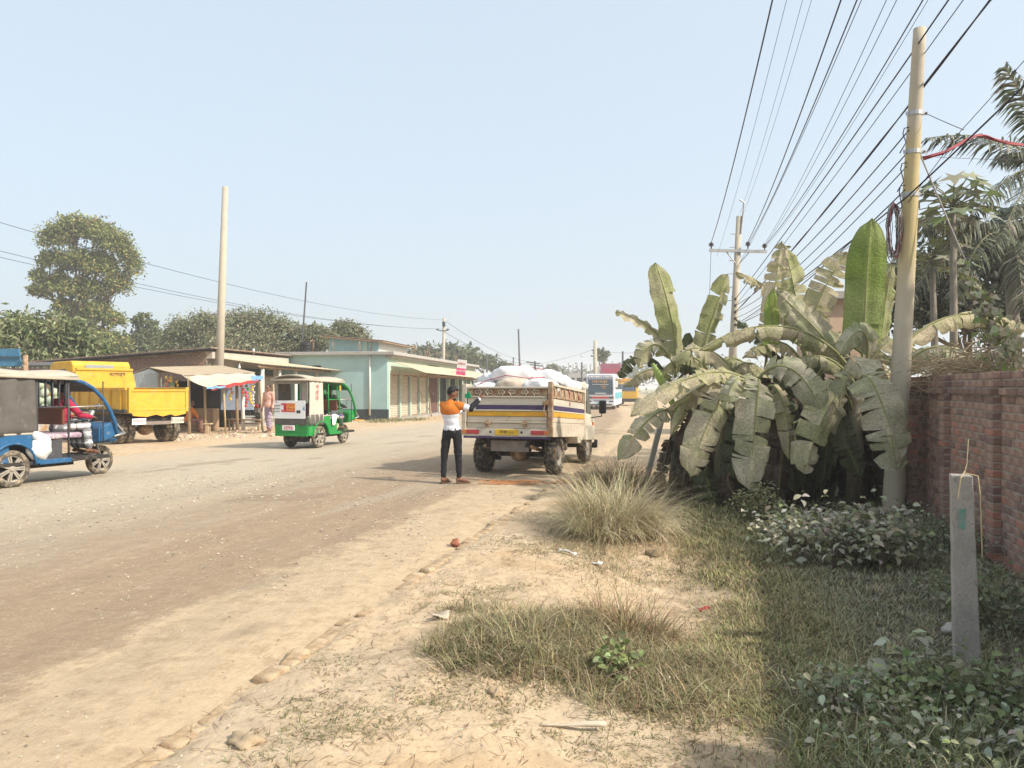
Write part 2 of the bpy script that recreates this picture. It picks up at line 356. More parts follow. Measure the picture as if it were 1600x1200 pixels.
# ------------------------------------------------------------------ brick edging along the road
random.seed(5)
mat('edge_brick', (.36, .25, .145), .95, .25, 9, dust=.6, bump=.6, bsc=30)
kerb = empty('kerb', (0, 0, 0)); kerb['kind'] = 'structure'
bm_ = []
for v_ in range(3):
    q = M(); q.box(-.06, .06, -.12, .12, -.045, .045); me = bpy.data.meshes.new('brick'); me.from_pydata([(a+random.gauss(0, .006), b+random.gauss(0, .008), c+random.gauss(0, .006)) for a, b, c in q.v], [], q.f); me.materials.append(MT['edge_brick']); bm_.append(me)
y = 2.9; k = 0
while y < 14.2:
    dx = (float(Xr(y+.1))-float(Xr(y-.1)))/.2; ang = math.atan2(dx, 1)
    if random.random() > .28:
        o = bpy.data.objects.new('brick', bm_[k % 3]); C.objects.link(o); o.parent = kerb; x = float(Xr(y))+.20+random.gauss(0, .018)
        o.location = (x, y, gz1(x, y)-.025+random.gauss(0, .012)); o.rotation_euler = (random.gauss(0, .06), random.gauss(0, .10), -ang+random.gauss(0, .09)); o.scale = (random.uniform(.9, 1.15), random.uniform(.8, 1.05), 1)
        q = o.modifiers.new('bevel', 'BEVEL'); q.width = .022; q.segments = 3
    y += .262*math.cos(ang); k += 1

# ------------------------------------------------------------------ brick boundary wall on the right
mat('wall_brick', (.40, .245, .19), .95, .28, 7, bump=.6, bsc=45, col2=(.25, .15, .12), mix=.5, dust=.52)
mat('wall_brick_dark', (.24, .155, .125), .95, .3, 7, bump=.6, bsc=45, dust=.26)
mat('wall_brick_red', (.43, .21, .15), .95, .25, 7, bump=.6, bsc=45, dust=.2)
mat('mortar', (.38, .34, .29), .97, .2, 6, bump=.5, bsc=50)
WO = Vector((4.74, 7.1, -.15)); WD = Vector((.284, .959, 0)).normalized(); WN = Vector((-WD.y, WD.x, 0))
wall = empty('brick_wall', WO, -math.atan2(WD.x, WD.y))     # local: y along the wall, -x towards the road
T(wall, 'weathered red brick boundary wall with pilasters on the right', 'wall')
Y0, Y1, WT = -4.4, 11.5, 1.97
q = M(); q.box(.008, .24, Y0, Y1, -.3, WT-.012)
pil = [-3.05, -1.2, .65, 2.6, 4.45, 6.3, 8.15]
for p in pil: q.box(-.068, .008, p+.008, p+.242, -.3, WT-.012)
q.build('mortar', 'mortar', wall)
def brick_mesh(sx, sy, sz, seed):
    rs = random.Random(seed); q = M(); q.box(0, sx, 0, sy, 0, sz); q.v = [(a+rs.gauss(0, .0022), b+rs.gauss(0, .003), c+rs.gauss(0, .0022)) for a, b, c in q.v]
    me = bpy.data.meshes.new('brick'); me.from_pydata(q.v, [], q.f)
    for a in ('wall_brick', 'wall_brick_dark', 'wall_brick_red'): me.materials.append(MT[a])
    return me
bl = []; CH = .0835; rs = random.Random(8); nc = int((WT+.2)/CH)+1
for c in range(nc):
    z = WT-(c+1)*CH
    if z < -.3: break
    off = 0 if c % 2 else .128; yy = Y0+off
    while yy < Y1-.02:
        ln = .246; proud = 0.
        inp = [p for p in pil if p-.26 < yy < p+.26]
        if c == 2: proud = .035
        bl.append((yy, z, -proud-rs.uniform(0, .006), ln-.012, .008+proud+.02, c)); yy += .258
    for p in pil:
        sh = rs.uniform(-.004, .004)
        bl.append((p+sh, z, -.078-(.03 if c == 2 else 0)-rs.uniform(0, .005), .25, .08, c))
def vis(b):
    w_ = WO+WD*b[0]; sx = (w_.x/w_.y*F+CX) if w_.y > .5 else 9e9
    return (sx < 1612, -w_.y) if (w_.y > 6.6 and b[1] > .05) else (False, -99)
bl.sort(key=lambda b: (not vis(b)[0], -vis(b)[1]))
meshes = {}
def pick(b):
    r = rs.random()
    if b[5] in (2, 3): return 1 if r < .8 else 0
    if b[5] < 2: return 1 if r < .45 else 0
    return 2 if r < .12 else (1 if r < .34 else 0)
jv, jf, jm = [], [], []
for i, b in enumerate(bl):
    ml = pick(b)
    key = (round(b[3], 2), round(b[4], 2), ml, i % 4)
    if i < 300:
        if key not in meshes:
            me = brick_mesh(b[4], b[3], CH-.013, i); me.polygons.foreach_set('material_index', [ml]*6); meshes[key] = me
        o = bpy.data.objects.new('brick', meshes[key]); C.objects.link(o); o.parent = wall; o.location = (b[2], b[0], b[1]+.006); o.rotation_euler = (rs.gauss(0, .006), rs.gauss(0, .008), rs.gauss(0, .012))
        q = o.modifiers.new('bevel', 'BEVEL'); q.width = .006; q.segments = 1
    else:
        me = brick_mesh(b[4], b[3], CH-.013, i); n0 = len(jv); jv += [(v.co.x+b[2], v.co.y+b[0], v.co.z+b[1]+.006) for v in me.vertices]; jf += [tuple(k+n0 for k in p.vertices) for p in me.polygons]; jm += [ml]*6; bpy.data.meshes.remove(me)
me = bpy.data.meshes.new('brickwork'); me.from_pydata(jv, [], jf)
for a in ('wall_brick', 'wall_brick_dark', 'wall_brick_red'): me.materials.append(MT[a])
me.polygons.foreach_set('material_index', jm); o = bpy.data.objects.new('brickwork', me); C.objects.link(o); o.parent = wall; o['kind'] = 'stuff'
# unseen pier added just out of frame to shade the near grass
gp = M(); gp.box(-.25, .3, -6.0, -4.5, -.3, 1.98); gp.box(-.3, .35, -6.05, -4.45, 1.98, 2.06)
gpo = gp.build('shade_blocker', 'mortar', None, bevel=.01); gpo.location = WO; gpo.rotation_euler = wall.rotation_euler
T(gpo, 'added unseen pier at the near end of the brick wall', 'blocker')
# ================================================================== VEGETATION
RS = np.random.RandomState(12)
def unit(v): return v/np.maximum(np.linalg.norm(v, axis=-1, keepdims=True), 1e-9)
def blades(name, pos, h, w, az, lean, curl, col, segs=3, parent=None, m='grass'):
    """bent tapering blades; pos (n,3); lean = tilt at the root, curl = extra tilt towards the tip"""
    n = len(pos); d = np.stack([np.cos(az), np.sin(az), az*0], -1); side = np.stack([-np.sin(az), np.cos(az), az*0], -1); up = np.array([0, 0, 1.])
    p = pos.copy(); V = []
    for k in range(segs+1):
        t = k/segs; ww = (w*(1-t**1.6))[:, None]
        if k < segs: V += [p-side*ww*.5, p+side*ww*.5]
        else: V += [p]
        a = lean+curl*t; st = (h/segs)[:, None]; p = p+(d*np.sin(a)[:, None]+up*np.cos(a)[:, None])*st
    nv_ = 2*segs+1; V = np.stack(V, 1).reshape(-1, 3); base = np.arange(n)[:, None]*nv_; tris = []
    for k in range(segs-1):
        tris += [base+np.array([2*k, 2*k+1, 2*k+3]), base+np.array([2*k, 2*k+3, 2*k+2])]
    tris.append(base+np.array([2*segs-2, 2*segs-1, 2*segs])); tris = np.concatenate(tris)
    return np_mesh(name, V, tris, m, np.repeat(col, nv_, 0), parent)
def pal(n, cols, wts, jit=.18):
    cols = np.array(cols); i = RS.choice(len(cols), n, p=np.array(wts)/sum(wts)); return cols[i]*(1+jit*RS.randn(n, 1))*(1+.06*RS.randn(n, 3))
def leaves(name, c, ax, nrm, l, w, col, parent=None, m='leaf', fold=.25, droop=.0):
    """pointed leaves of 4 triangles folded at the midrib; c root point, ax unit direction, nrm approx normal"""
    n = len(c); side = unit(np.cross(ax, nrm)); nr = unit(np.cross(side, ax)); l = l[:, None]; w = w[:, None]
    a = c; mid = c+ax*l*.45+nr*l*.05; tip = c+ax*l-nr*l*droop
    lft = mid-side*w*.5+nr*w*fold; rgt = mid+side*w*.5+nr*w*fold
    V = np.stack([a, rgt, tip, lft, mid], 1).reshape(-1, 3); b = np.arange(n)[:, None]*5
    t = np.concatenate([b+np.array(q) for q in ([0, 1, 4], [1, 2, 4], [2, 3, 4], [3, 0, 4])])
    return np_mesh(name, V, t, m, np.repeat(col, 5, 0), parent)
def rleaves(name, c, ax, nrm, l, w, col, parent=None, m='leaf', fold=.2, droop=.12):
    """rounder leaf: eight outline points and a folded midrib"""
    n = len(c); side = unit(np.cross(ax, nrm)); nr = unit(np.cross(side, ax)); l = l[:, None]; w = w[:, None]; V = [c]
    for t, k in ((.22, .72), (.48, 1.), (.76, .66)):
        mid = c+ax*l*t+nr*l*(.10*t-droop*t*t); V += [mid-side*w*.5*k+nr*w*fold*k, mid, mid+side*w*.5*k+nr*w*fold*k]
    V.append(c+ax*l-nr*l*droop); V = np.stack(V, 1).reshape(-1, 3); b = np.arange(n)[:, None]*11
    F_ = [[0, 2, 1], [0, 3, 2]]
    for k in (1, 4): F_ += [[k, k+1, k+4], [k, k+4, k+3], [k+1, k+2, k+5], [k+1, k+5, k+4]]
    F_ += [[7, 8, 10], [8, 9, 10]]
    return np_mesh(name, V, np.concatenate([b+np.array(q) for q in F_]), m, np.repeat(col, 11, 0), parent, smooth=True)
def randdir(n): return unit(RS.randn(n, 3))
# ------------------------------------------------------------------ grass of the verge and lawn
def scatter(n, x0, x1, y0, y1, dens):
    x = RS.uniform(x0, x1, n); y = RS.uniform(y0, y1, n); k = RS.rand(n) < dens(x, y); x, y = x[k], y[k]; return np.stack([x, y, gz(x, y)], -1)
def holl(x, y): return np.exp(-((x-1.35)**2/.32+(y-6.9)**2/.8))
def Xw(y): return WO.x+(y-WO.y)*WD.x/WD.y
def inview(x, y): return (np.abs(x) < .72*y+.3)
def d_lawn(x, y):
    e = x-(.32+.19*y); d = sst(-.25, .5, e+.35*fbm(x, y, 1.6, 33)); d = d*(1-np.clip(1.5*holl(x, y), 0, 1))*(x < Xw(y)-.06)*inview(x, y)
    d = d*(.45+.55*sst(-.5, .2, fbm(x, y, 2.4, 61)))
    ban = np.exp(-(((x-3.9)/1.5)**4+((y-11.9)/1.5)**4)); return d*(1-.92*ban)*np.clip(5.5/y, .3, 1.2)
p = scatter(430000, -.2, 6.2, 2.6, 12.5, d_lawn); n = len(p)
shade = fbm(p[:, 0], p[:, 1], 1.3, 71)
ys = sst(-.2, .5, p[:, 0]-(.32+.19*p[:, 1])-.9)
cg = pal(n, [(.20, .205, .115), (.31, .305, .20), (.42, .39, .28), (.46, .37, .22)], [3, 3, 2.4, 1.2], .25); cd_ = pal(n, [(.35, .315, .15), (.47, .39, .22), (.23, .235, .10)], [2, 2, 2], .25)
cols = cg*ys[:, None]+cd_*(1-ys[:, None])
tall = 1+.5*sst(.1, .8, shade)+.5*np.exp(-((p[:, 0]-2.0)**2/1.5+(p[:, 1]-3.4)**2/.8))
lo = blades('lawn_grass', p, (.035+.055*RS.rand(n)**1.5)*tall*np.clip(p[:, 1]/6, .8, 1.5), (.005+.005*RS.rand(n))*np.clip(p[:, 1]/5, .8, 2), RS.rand(n)*6.283, .5+.55*RS.rand(n), .4+.9*RS.rand(n), np.clip(cols, .01, .8), 2)
T(lo, 'dusty grey-green lawn grass left of the brick wall', 'grass', kind='stuff')
def bump2(x, y, cx, cy, rx, ry): return np.exp(-((x-cx)/rx)**2-((y-cy)/ry)**2)
def d_dry(x, y):
    s = x-Xr(y)
    a = bump2(x, y, .62, 5.05, .85, .5)+.9*bump2(x, y, .06, 4.75, .5, .42)+.7*bump2(x, y, .85, 4.4, .6, .45)+.35*bump2(x, y, -.25, 5.6, .35, .5)
    b_ = .5*bump2(x, y, 1.9, 6.1, .35, .5)+.6*bump2(x, y, 2.15, 8.2, .5, .9)+.5*bump2(x, y, .85, 8.0, .35, .8)
    return np.clip(sst(.12, .85, a*(.75+.55*fbm(x, y, 2.6, 77))+.10*fbm(x, y, 6, 79, 2))+.35*b_, 0, 1)*(s > .35)*.9
p = scatter(330000, -.9, 3, 3.2, 9.6, d_dry); n = len(p)
cols = pal(n, [(.42, .33, .20), (.33, .285, .155), (.21, .21, .10), (.52, .43, .29), (.22, .15, .09)], [2, 3, 3.4, .8, 1.4], .25)
big = RS.rand(n)**4
o = blades('dry_grass', p, .035+.10*RS.rand(n)+.20*big, .0035+.0035*RS.rand(n), RS.rand(n)*6.283, .45+.85*RS.rand(n), .4+1.6*RS.rand(n), np.clip(cols, .01, .8), 3)
T(o, 'dry brown and olive weeds on the sandy verge in the foreground', 'grass', kind='stuff')
def d_sparse(x, y):
    s = x-Xr(y); d = sst(.12, .75, fbm(x, y, 1.9, 81)+.35*fbm(x, y, 7, 83, 2))*.85*sst(.25, .5, s)
    d = d+.9*bump2(x, y, -.78, 3.75, .3, .22)+.6*bump2(x, y, -1.05, 4.6, .2, .2)+.6*bump2(x, y, -1.02, 6.6, .16, .28)+.5*bump2(x, y, -.4, 4.2, .25, .2)
    return np.clip(d, 0, 1)*(s > .22)*(x < .55+.19*y)
p = scatter(120000, -2.4, 2.2, 2.9, 11, d_sparse); n = len(p)
cols = pal(n, [(.185, .185, .085), (.29, .25, .13), (.38, .29, .165), (.135, .15, .06)], [3, 3, 2, 2])
o = blades('verge_grass', p, .018+.035*RS.rand(n), .0035+.003*RS.rand(n), RS.rand(n)*6.283, .7+.7*RS.rand(n), .2+.7*RS.rand(n), np.clip(cols, .01, .8), 2)
T(o, 'sparse short grass patches on pale sand beside the brick edging', 'grass', kind='stuff')
def d_long(x, y): return np.clip(.9*bump2(x, y, 1.75, 3.35, .75, .5)+.6*bump2(x, y, 2.3, 4.0, .6, .6), 0, 1)*(x > .95+.1*y)
p = scatter(14000, .8, 3.2, 2.7, 5.2, d_long); n = len(p)
o = blades('long_grass', p, .09+.19*RS.rand(n)**1.3, .005+.005*RS.rand(n), RS.rand(n)*6.283, .2+.7*RS.rand(n), .5+1.3*RS.rand(n), np.clip(pal(n, [(.22, .24, .11), (.32, .32, .2), (.42, .37, .24), (.15, .18, .07)], [3, 3, 1.2, 2], .25), .01, .8), 4)
T(o, 'longer tangled grass blades at the bottom right corner', 'grass', kind='stuff')
# dry stalks lying about
n = 8000; x = RS.uniform(-2.2, 1.6, n); y = RS.uniform(3, 10.5, n); k = ((x-Xr(y)) > -.7) & (x < .5+.19*y); x, y = x[k], y[k]; n = len(x)
p = np.stack([x, y, gz(x, y)+.006+.012*((x-Xr(y)) < .25)], -1)
o = blades('straw_litter', p, .03+.12*RS.rand(n)**2, .003+.003*RS.rand(n), RS.rand(n)*6.283, np.full(n, 1.45), .2*RS.rand(n), pal(n, [(.30, .21, .12), (.20, .13, .08), (.48, .38, .24)], [2, 2, 1]), 2)
T(o, 'scattered straw and twigs on the sandy verge', 'litter', kind='stuff')
# pebbles and chips on the road and verge
n = 17000; yy = 2.9+12*RS.rand(n)**1.4; uu = RS.rand(n)*8.5; x = Xr(yy)-uu; k = np.abs(x) < .7*yy; x, yy = x[k], yy[k]
x2 = RS.uniform(-1.9, 1.8, 5200); y2 = RS.uniform(3, 9, 5200); k = (x2-Xr(y2)) > .25; x = np.concatenate([x, x2[k]]); yy = np.concatenate([yy, y2[k]]); n = len(x)
sz = (.0035+.012*RS.rand(n)**4)*np.clip(yy/6, .8, 1.8); lat2 = Xr(yy)-x
zz = np.where(lat2 > -.2, rz(yy)+.012+.05*np.sin(np.clip(lat2/12, 0, 1)*math.pi)+.004, gz(x, yy)+.002)
an = RS.rand(n)*6.283; ca, sa = np.cos(an), np.sin(an); V = []
for (a, b, c) in [(-1, -.2, 0), (.2, -.75, 0), (1, .1, 0), (-.1, .8, 0), (-.3, -.1, .6), (.35, .05, .5)]:
    a = a*sz; b = b*sz; V.append(np.stack([x+a*ca-b*sa, yy+a*sa+b*ca, zz+c*sz*.8-.002], -1))
V = np.stack(V, 1).reshape(-1, 3); b = np.arange(n)[:, None]*6
t = np.concatenate([b+np.array(q) for q in ([0, 1, 4], [1, 5, 4], [1, 2, 5], [2, 3, 5], [3, 4, 5], [3, 0, 4])])
mat('stone', (1, 1, 1), .95, .1, 5, attr=True, spec=.1)
o = np_mesh('pebbles', V, t, 'stone', np.repeat(pal(n, [(.48, .41, .31), (.38, .31, .22), (.56, .49, .38), (.2, .17, .14)], [3, 3, .8, 1.2]), 6, 0)); T(o, 'loose pale gravel chips strewn over the dusty road', 'gravel', kind='stuff')

# ------------------------------------------------------------------ tussocks of long dry grass
def tussock(label, c, r, n, hmin, hmax, cols, wts, seed):
    global RS; RS = np.random.RandomState(seed)
    a = RS.rand(n)*6.283; q = r*np.sqrt(RS.rand(n)); x = c[0]+q*np.cos(a); y = c[1]+q*np.sin(a); az = np.arctan2(y-c[1], x-c[0])+.9*RS.randn(n)
    root = empty('grass_tussock', (0, 0, 0)); T(root, label, 'grass tussock', 'tussocks of long dry grass beside the road')
    pp = np.stack([x, y, gz(x, y)-.01], -1); hh = hmin+(hmax-hmin)*RS.rand(n)
    blades('blades', pp, hh, .004+.005*RS.rand(n), az, .05+.45*RS.rand(n)+.4*q/r, .5+2.1*RS.rand(n), np.clip(pal(n, cols, wts), .01, .8), 6, root)
    k = n//3; pp2 = pp[:k]; blades('dead_skirt', pp2, .3*hh[:k], .005+.004*RS.rand(k), RS.rand(k)*6.283, .7+.6*RS.rand(k), .8*RS.rand(k), pal(k, [(.36, .27, .16), (.24, .17, .1)], [1, 1]), 3, root)
    return root
DC = [(.56, .48, .31), (.43, .37, .22), (.64, .56, .38), (.28, .25, .14)]
tussock('large arching straw-coloured grass tussock between truck and lawn', (1.22, 9.15), .5, 2700, .5, 1.12, DC, [3, 2.5, 1.5, 1.5], 3)
tussock('straw grass clump on the left shoulder of the large tussock', (.95, 8.6), .3, 1000, .35, .75, DC, [3, 2, 1.5, 2], 4)
tussock('brownish grass tussock behind the large one by the leaning post', (1.75, 12.1), .6, 2600, .5, .95, [(.26, .2, .12), (.36, .28, .16), (.16, .13, .08)], [2, 2, 1], 5)
tussock('thin dry grass spray on the sandy hollow in the foreground', (.85, 5.5), .34, 800, .18, .42, [(.30, .2, .12), (.24, .19, .1), (.42, .33, .2)], [2, 2, 1], 6)

# ------------------------------------------------------------------ leafy weeds
def weed(name, label, c, rad, hgt, n, ln, cols, wts, seed, stems=14, cat='weed', wr=.62):
    global RS; RS = np.random.RandomState(seed); root = empty(name, (c[0], c[1], gz1(c[0], c[1]))); T(root, label, cat)
    q = M(); st = []
    for i in range(stems):
        a = RS.rand()*6.283; rr = math.sqrt(RS.rand()); e = Vector((rad[0]*rr*math.cos(a), rad[1]*rr*math.sin(a), hgt*(.55+.5*RS.rand())*(1.05-.45*rr*rr))); b_ = Vector((e.x*.45, e.y*.45, -.03)); st.append((b_, e)); q.tube([b_, b_.lerp(e, .5)+Vector((0, 0, hgt*.12)), e], [.005, .004, .002], 4)
    q.build('stem', 'bark', root)
    i = RS.randint(0, stems, n); t = .25+.78*RS.rand(n)**.7; b_ = np.array([s[0] for s in st])[i]; e = np.array([s[1] for s in st])[i]
    pos = b_+(e-b_)*t[:, None]+RS.randn(n, 3)*np.array([.035, .035, .03])*(1+2*rad[0]); pos[:, 2] = np.maximum(pos[:, 2]+hgt*.12*4*t*(1-t), .01)
    a = RS.rand(n)*6.283; ax = unit(np.stack([np.cos(a), np.sin(a), -.15+.5*RS.randn(n)], -1)); nr = unit(np.stack([.5*RS.randn(n), .5*RS.randn(n)-.25, np.ones(n)], -1))
    l = ln*(.55+.75*RS.rand(n)); rleaves('foliage', pos, ax, nr, l, l*wr, np.clip(pal(n, cols, wts), .01, .8), root)
    return root
DG = [(.43, .41, .31), (.33, .33, .21), (.19, .205, .10), (.49, .46, .36)]
def GP(px, py): g = G(px, py); return (g.x, g.y)
weed('weed_bush', 'dense dusty broadleaf bush at the foot of the yellow utility pole', GP(1320, 880), (.95, .55), .62, 1300, .085, DG, [3, 3, 2, 1.4], 21, 60, 'bush')
weed('weed_bush', 'dusty bush nearest the lawn, left of the dense broadleaf bush', GP(1235, 855), (.5, .35), .42, 520, .075, DG, [3, 3, 2, 1.4], 22, 26, 'bush')
weed('weed_bush', 'sunlit yellow-green bush under the middle of the banana clump', GP(1190, 815), (.36, .3), .5, 800, .05, [(.36, .35, .19), (.25, .27, .11), (.44, .4, .24)], [2, 2, 1], 23, 26, 'bush')
weed('weed_bush', 'low dark green weeds along the base of the brick wall', GP(1480, 860), (.75, .7), .38, 1100, .05, [(.20, .22, .12), (.29, .29, .20), (.14, .16, .08)], [2, 2, 2], 24, 50, 'bush')
weed('weed_bush', 'dark weeds in the corner where the wall leaves the picture', (3.75, 5.75), (.55, .8), .42, 900, .055, [(.19, .21, .11), (.29, .29, .20), (.14, .16, .08)], [2, 2, 2], 25, 40, 'bush')
weed('broadleaf_weed', 'big-leaved dusty plant just left of the concrete post', GP(1428, 1066), (.27, .2), .24, 30, .15, [(.37, .39, .27), (.29, .32, .2), (.43, .43, .32)], [2, 1, 2], 26, 13, 'plant', .62)
weed('ground_weed', 'mass of small dusty leaves at the lower right corner', GP(1490, 1175), (.75, .36), .14, 700, .05, [(.46, .46, .33), (.34, .36, .21), (.54, .52, .4), (.22, .25, .13)], [3, 3, 2, 2], 27, 60, 'plant')
weed('ground_weed', 'yellow-green leafy weed between the big-leaved plant and lower right weeds', GP(1400, 1100), (.28, .2), .2, 380, .045, [(.26, .30, .12), (.34, .36, .2)], [2, 2], 28, 22, 'plant')
weed('ground_weed', 'dusty weed patch in the shaded grass at bottom right', GP(1310, 1110), (.2, .16), .24, 240, .05, [(.22, .25, .14), (.32, .32, .22)], [2, 2], 29, 16, 'plant')
weed('green_weed', 'bright green leafy plant among dry weeds in the foreground', GP(965, 1062), (.15, .1), .2, 190, .05, [(.24, .27, .11), (.34, .35, .18), (.15, .18, .07)], [3, 2, 2], 30, 14, 'plant')
weed('ground_weed', 'tall grassy weeds at the bottom edge of the lawn', GP(1560, 1120), (.5, .4), .28, 600, .06, [(.2, .23, .1), (.3, .3, .2), (.12, .15, .06)], [2, 2, 1], 31, 30, 'plant')

# ------------------------------------------------------------------ trees
def tree(name, label, base, blobs, n, ll, cols, wts, seed, tr=.25, cat='tree', group=None, droop=.3, wr=.5, limb=.4, clump=.16, fork=None, spread=0.):
    """blobs: (centre, radii) in world coordinates"""
    global RS; RS = np.random.RandomState(seed); base = Vector(base); root = empty(name, base); T(root, label, cat, group)
    q = M(); cen = sum((Vector(b[0]) for b in blobs), Vector())/len(blobs); fk = Vector(fork) if fork else base.lerp(cen, .55)
    def wig(a, b_, k=5, am=.04): 
        L_ = (b_-a).length; return [a.lerp(b_, i/k)+(Vector(RS.randn(3))*L_*am if 0 < i < k else Vector()) for i in range(k+1)]
    tp = wig(base, fk, 5, .02); q.tube([p-base for p in tp], [tr*(1.15-.5*i/5) for i in range(6)], 9)
    for b in blobs:
        c = Vector(b[0]); lp = wig(tp[3 + RS.randint(3)], c, 5); q.tube([p-base for p in lp], [tr*limb*(1-.7*i/5) for i in range(6)], 6)
        for j in range(4):
            e = c+Vector(RS.randn(3)*np.array(b[1])*.5); q.tube([p-base for p in wig(lp[3], e, 3)], [tr*limb*.35, tr*limb*.25, tr*limb*.18, tr*.05], 5)
    q.build('trunk', 'bark', root, smooth=True)
    vol = np.array([b[1][0]*b[1][1]+b[1][0]*b[1][2] for b in blobs]); vol = vol/vol.sum(); P_, K_ = [], []
    for b, f in zip(blobs, vol):
        m = int(n*f); nc_ = max(6, m//45); d = randdir(nc_); d[:, 2] = np.where(d[:, 2] < -.45, -d[:, 2], d[:, 2]); rr = .45+spread+.6*RS.rand(nc_)**.5
        cc = np.array(b[0])+d*rr[:, None]*np.array(b[1]); i = RS.randint(0, nc_, m); s = clump*np.array(b[1])*(.7+.8*RS.rand(nc_))[i][:, None]
        P_.append(cc[i]+RS.randn(m, 3)*s); K_.append((1+.16*RS.randn(nc_))[i])
    pos = np.concatenate(P_); k = np.concatenate(K_); m = len(pos); out = unit(pos-np.array(cen)); ax = unit(out*.5+randdir(m)*.9+np.array([0, 0, -droop])); nr = unit(randdir(m)+np.array([0, 0, .8]))
    l = ll*(.6+.8*RS.rand(m)); o = leaves('crown', pos-np.array(base), ax, nr, l, l*wr, np.clip(pal(m, cols, wts, .14)*k[:, None], .008, .7), root)
    return root
def bl_(px, py, Y, rx, ry=None, rd=None):     # blob from pixel centre and pixel radii
    c = P(px, py, Y); k = Y/F; ry = ry or rx; return (c, (rx*k, (rd or rx)*k, ry*k))
OL = [(.235, .265, .09), (.165, .19, .07), (.33, .32, .12), (.38, .26, .10)]
b = P(125, 640, 76); b.z = -.3
tree('acacia_tree', 'tall round-crowned tree rising above the sheds at far left', b, [bl_(92, 376, 76, 22, 20), bl_(118, 358, 76, 22, 16), bl_(150, 366, 76, 22, 18), bl_(178, 388, 76, 22, 20), bl_(203, 418, 76, 14, 24), bl_(78, 410, 76, 16, 14), bl_(62, 436, 76, 12, 13), bl_(88, 448, 76, 20, 18), bl_(122, 412, 76, 24, 18), bl_(155, 420, 76, 22, 18), bl_(182, 448, 76, 18, 16), bl_(132, 455, 76, 24, 16), bl_(60, 458, 76, 13, 10), bl_(104, 486, 76, 17, 16), bl_(150, 488, 76, 20, 18), bl_(180, 500, 76, 12, 12), bl_(120, 530, 76, 26, 18), bl_(160, 535, 76, 24, 20), bl_(188, 545, 76, 16, 14)], 36000, .32, OL, [3, 3, 2, .5], 41, .5, fork=tuple(P(128, 480, 76)), limb=.42, clump=.24, spread=.0)
MG = [(.26, .28, .15), (.16, .195, .08), (.09, .12, .045), (.33, .33, .2)]
b = P(60, 660, 40); b.z = -.1
tree('mango_tree', 'low leafy tree with drooping pale leaves behind the dump truck', b, [bl_(30, 520, 40, 46, 26), bl_(85, 525, 40, 44, 26), bl_(125, 545, 41, 30, 20), bl_(55, 556, 40, 64, 24), bl_(150, 560, 41, 26, 16), bl_(-15, 540, 40, 40, 34)], 13000, .33, MG, [3, 3, 2, 1], 42, .22, droop=.7, wr=.34, clump=.2)
b = P(230, 640, 78); b.z = -.3
tree('slender_tree', 'hazy slender trees between tall tree and brick shop', b, [bl_(225, 505, 78, 16, 12), bl_(228, 530, 78, 24, 18), bl_(250, 545, 78, 30, 20), bl_(205, 550, 78, 26, 22)], 5200, .4, [(.13, .16, .08), (.19, .2, .09), (.26, .28, .08)], [3, 2, .7], 43, .2)
DK = [(.27, .275, .165), (.195, .205, .11), (.36, .345, .23), (.125, .14, .07)]
for i, (px, lab, bl) in enumerate([
    (300, 'rounded dusty tree left of the bare roadside pole', [(300, 525, 60, 36, 24), (275, 535, 60, 24, 20), (325, 520, 60, 30, 28), (290, 555, 60, 50, 20)]),
    (390, 'broad dusty tree above the brick shop roof, right of the bare pole', [(375, 515, 58, 36, 26), (410, 512, 58, 34, 24), (440, 525, 58, 30, 24), (395, 540, 58, 60, 22), (455, 545, 58, 24, 18)]),
    (490, 'tree behind the leaning thin pole', [(485, 525, 57, 20, 14), (500, 535, 57, 26, 18), (475, 545, 57, 26, 16)]),
    (545, 'tree behind the roof room of the teal building', [(540, 518, 62, 20, 14), (560, 525, 62, 14, 10), (525, 535, 62, 22, 16)])]):
    b = P(px, 640, bl[0][2]); b.z = -.2
    tree('dusty_tree', lab, b, [bl_(*q) for q in bl], 13000 if i < 2 else 6500, .25, DK, [3, 3, 2, 2], 50+i, .25, group='dusty trees behind the shops', wr=.42, clump=.2)
for i, (px, lab, bl, n) in enumerate([
    (700, 'hazy tree line left of the small far palm', [(665, 555, 110, 22, 10), (700, 555, 110, 26, 14), (655, 562, 110, 22, 10)], 2600),
    (760, 'hazy tree line right of the small far palm', [(728, 562, 112, 22, 14), (752, 568, 112, 22, 10), (775, 574, 114, 18, 7)], 2400),
    (940, 'thin far tree beside the utility pole behind the bus', [(937, 560, 115, 9, 10), (945, 556, 115, 7, 6)], 500),
    (865, 'small far tree beyond the sacks', [(860, 577, 150, 12, 5)], 300)]):
    b = P(px, 630, bl[0][2]); b.z = -.3
    tree('far_tree', lab, b, [bl_(*q) for q in bl], n, .6, [(.13, .15, .08), (.18, .19, .11), (.1, .12, .06)], [2, 2, 1], 60+i, .25, group='far trees', clump=.24)
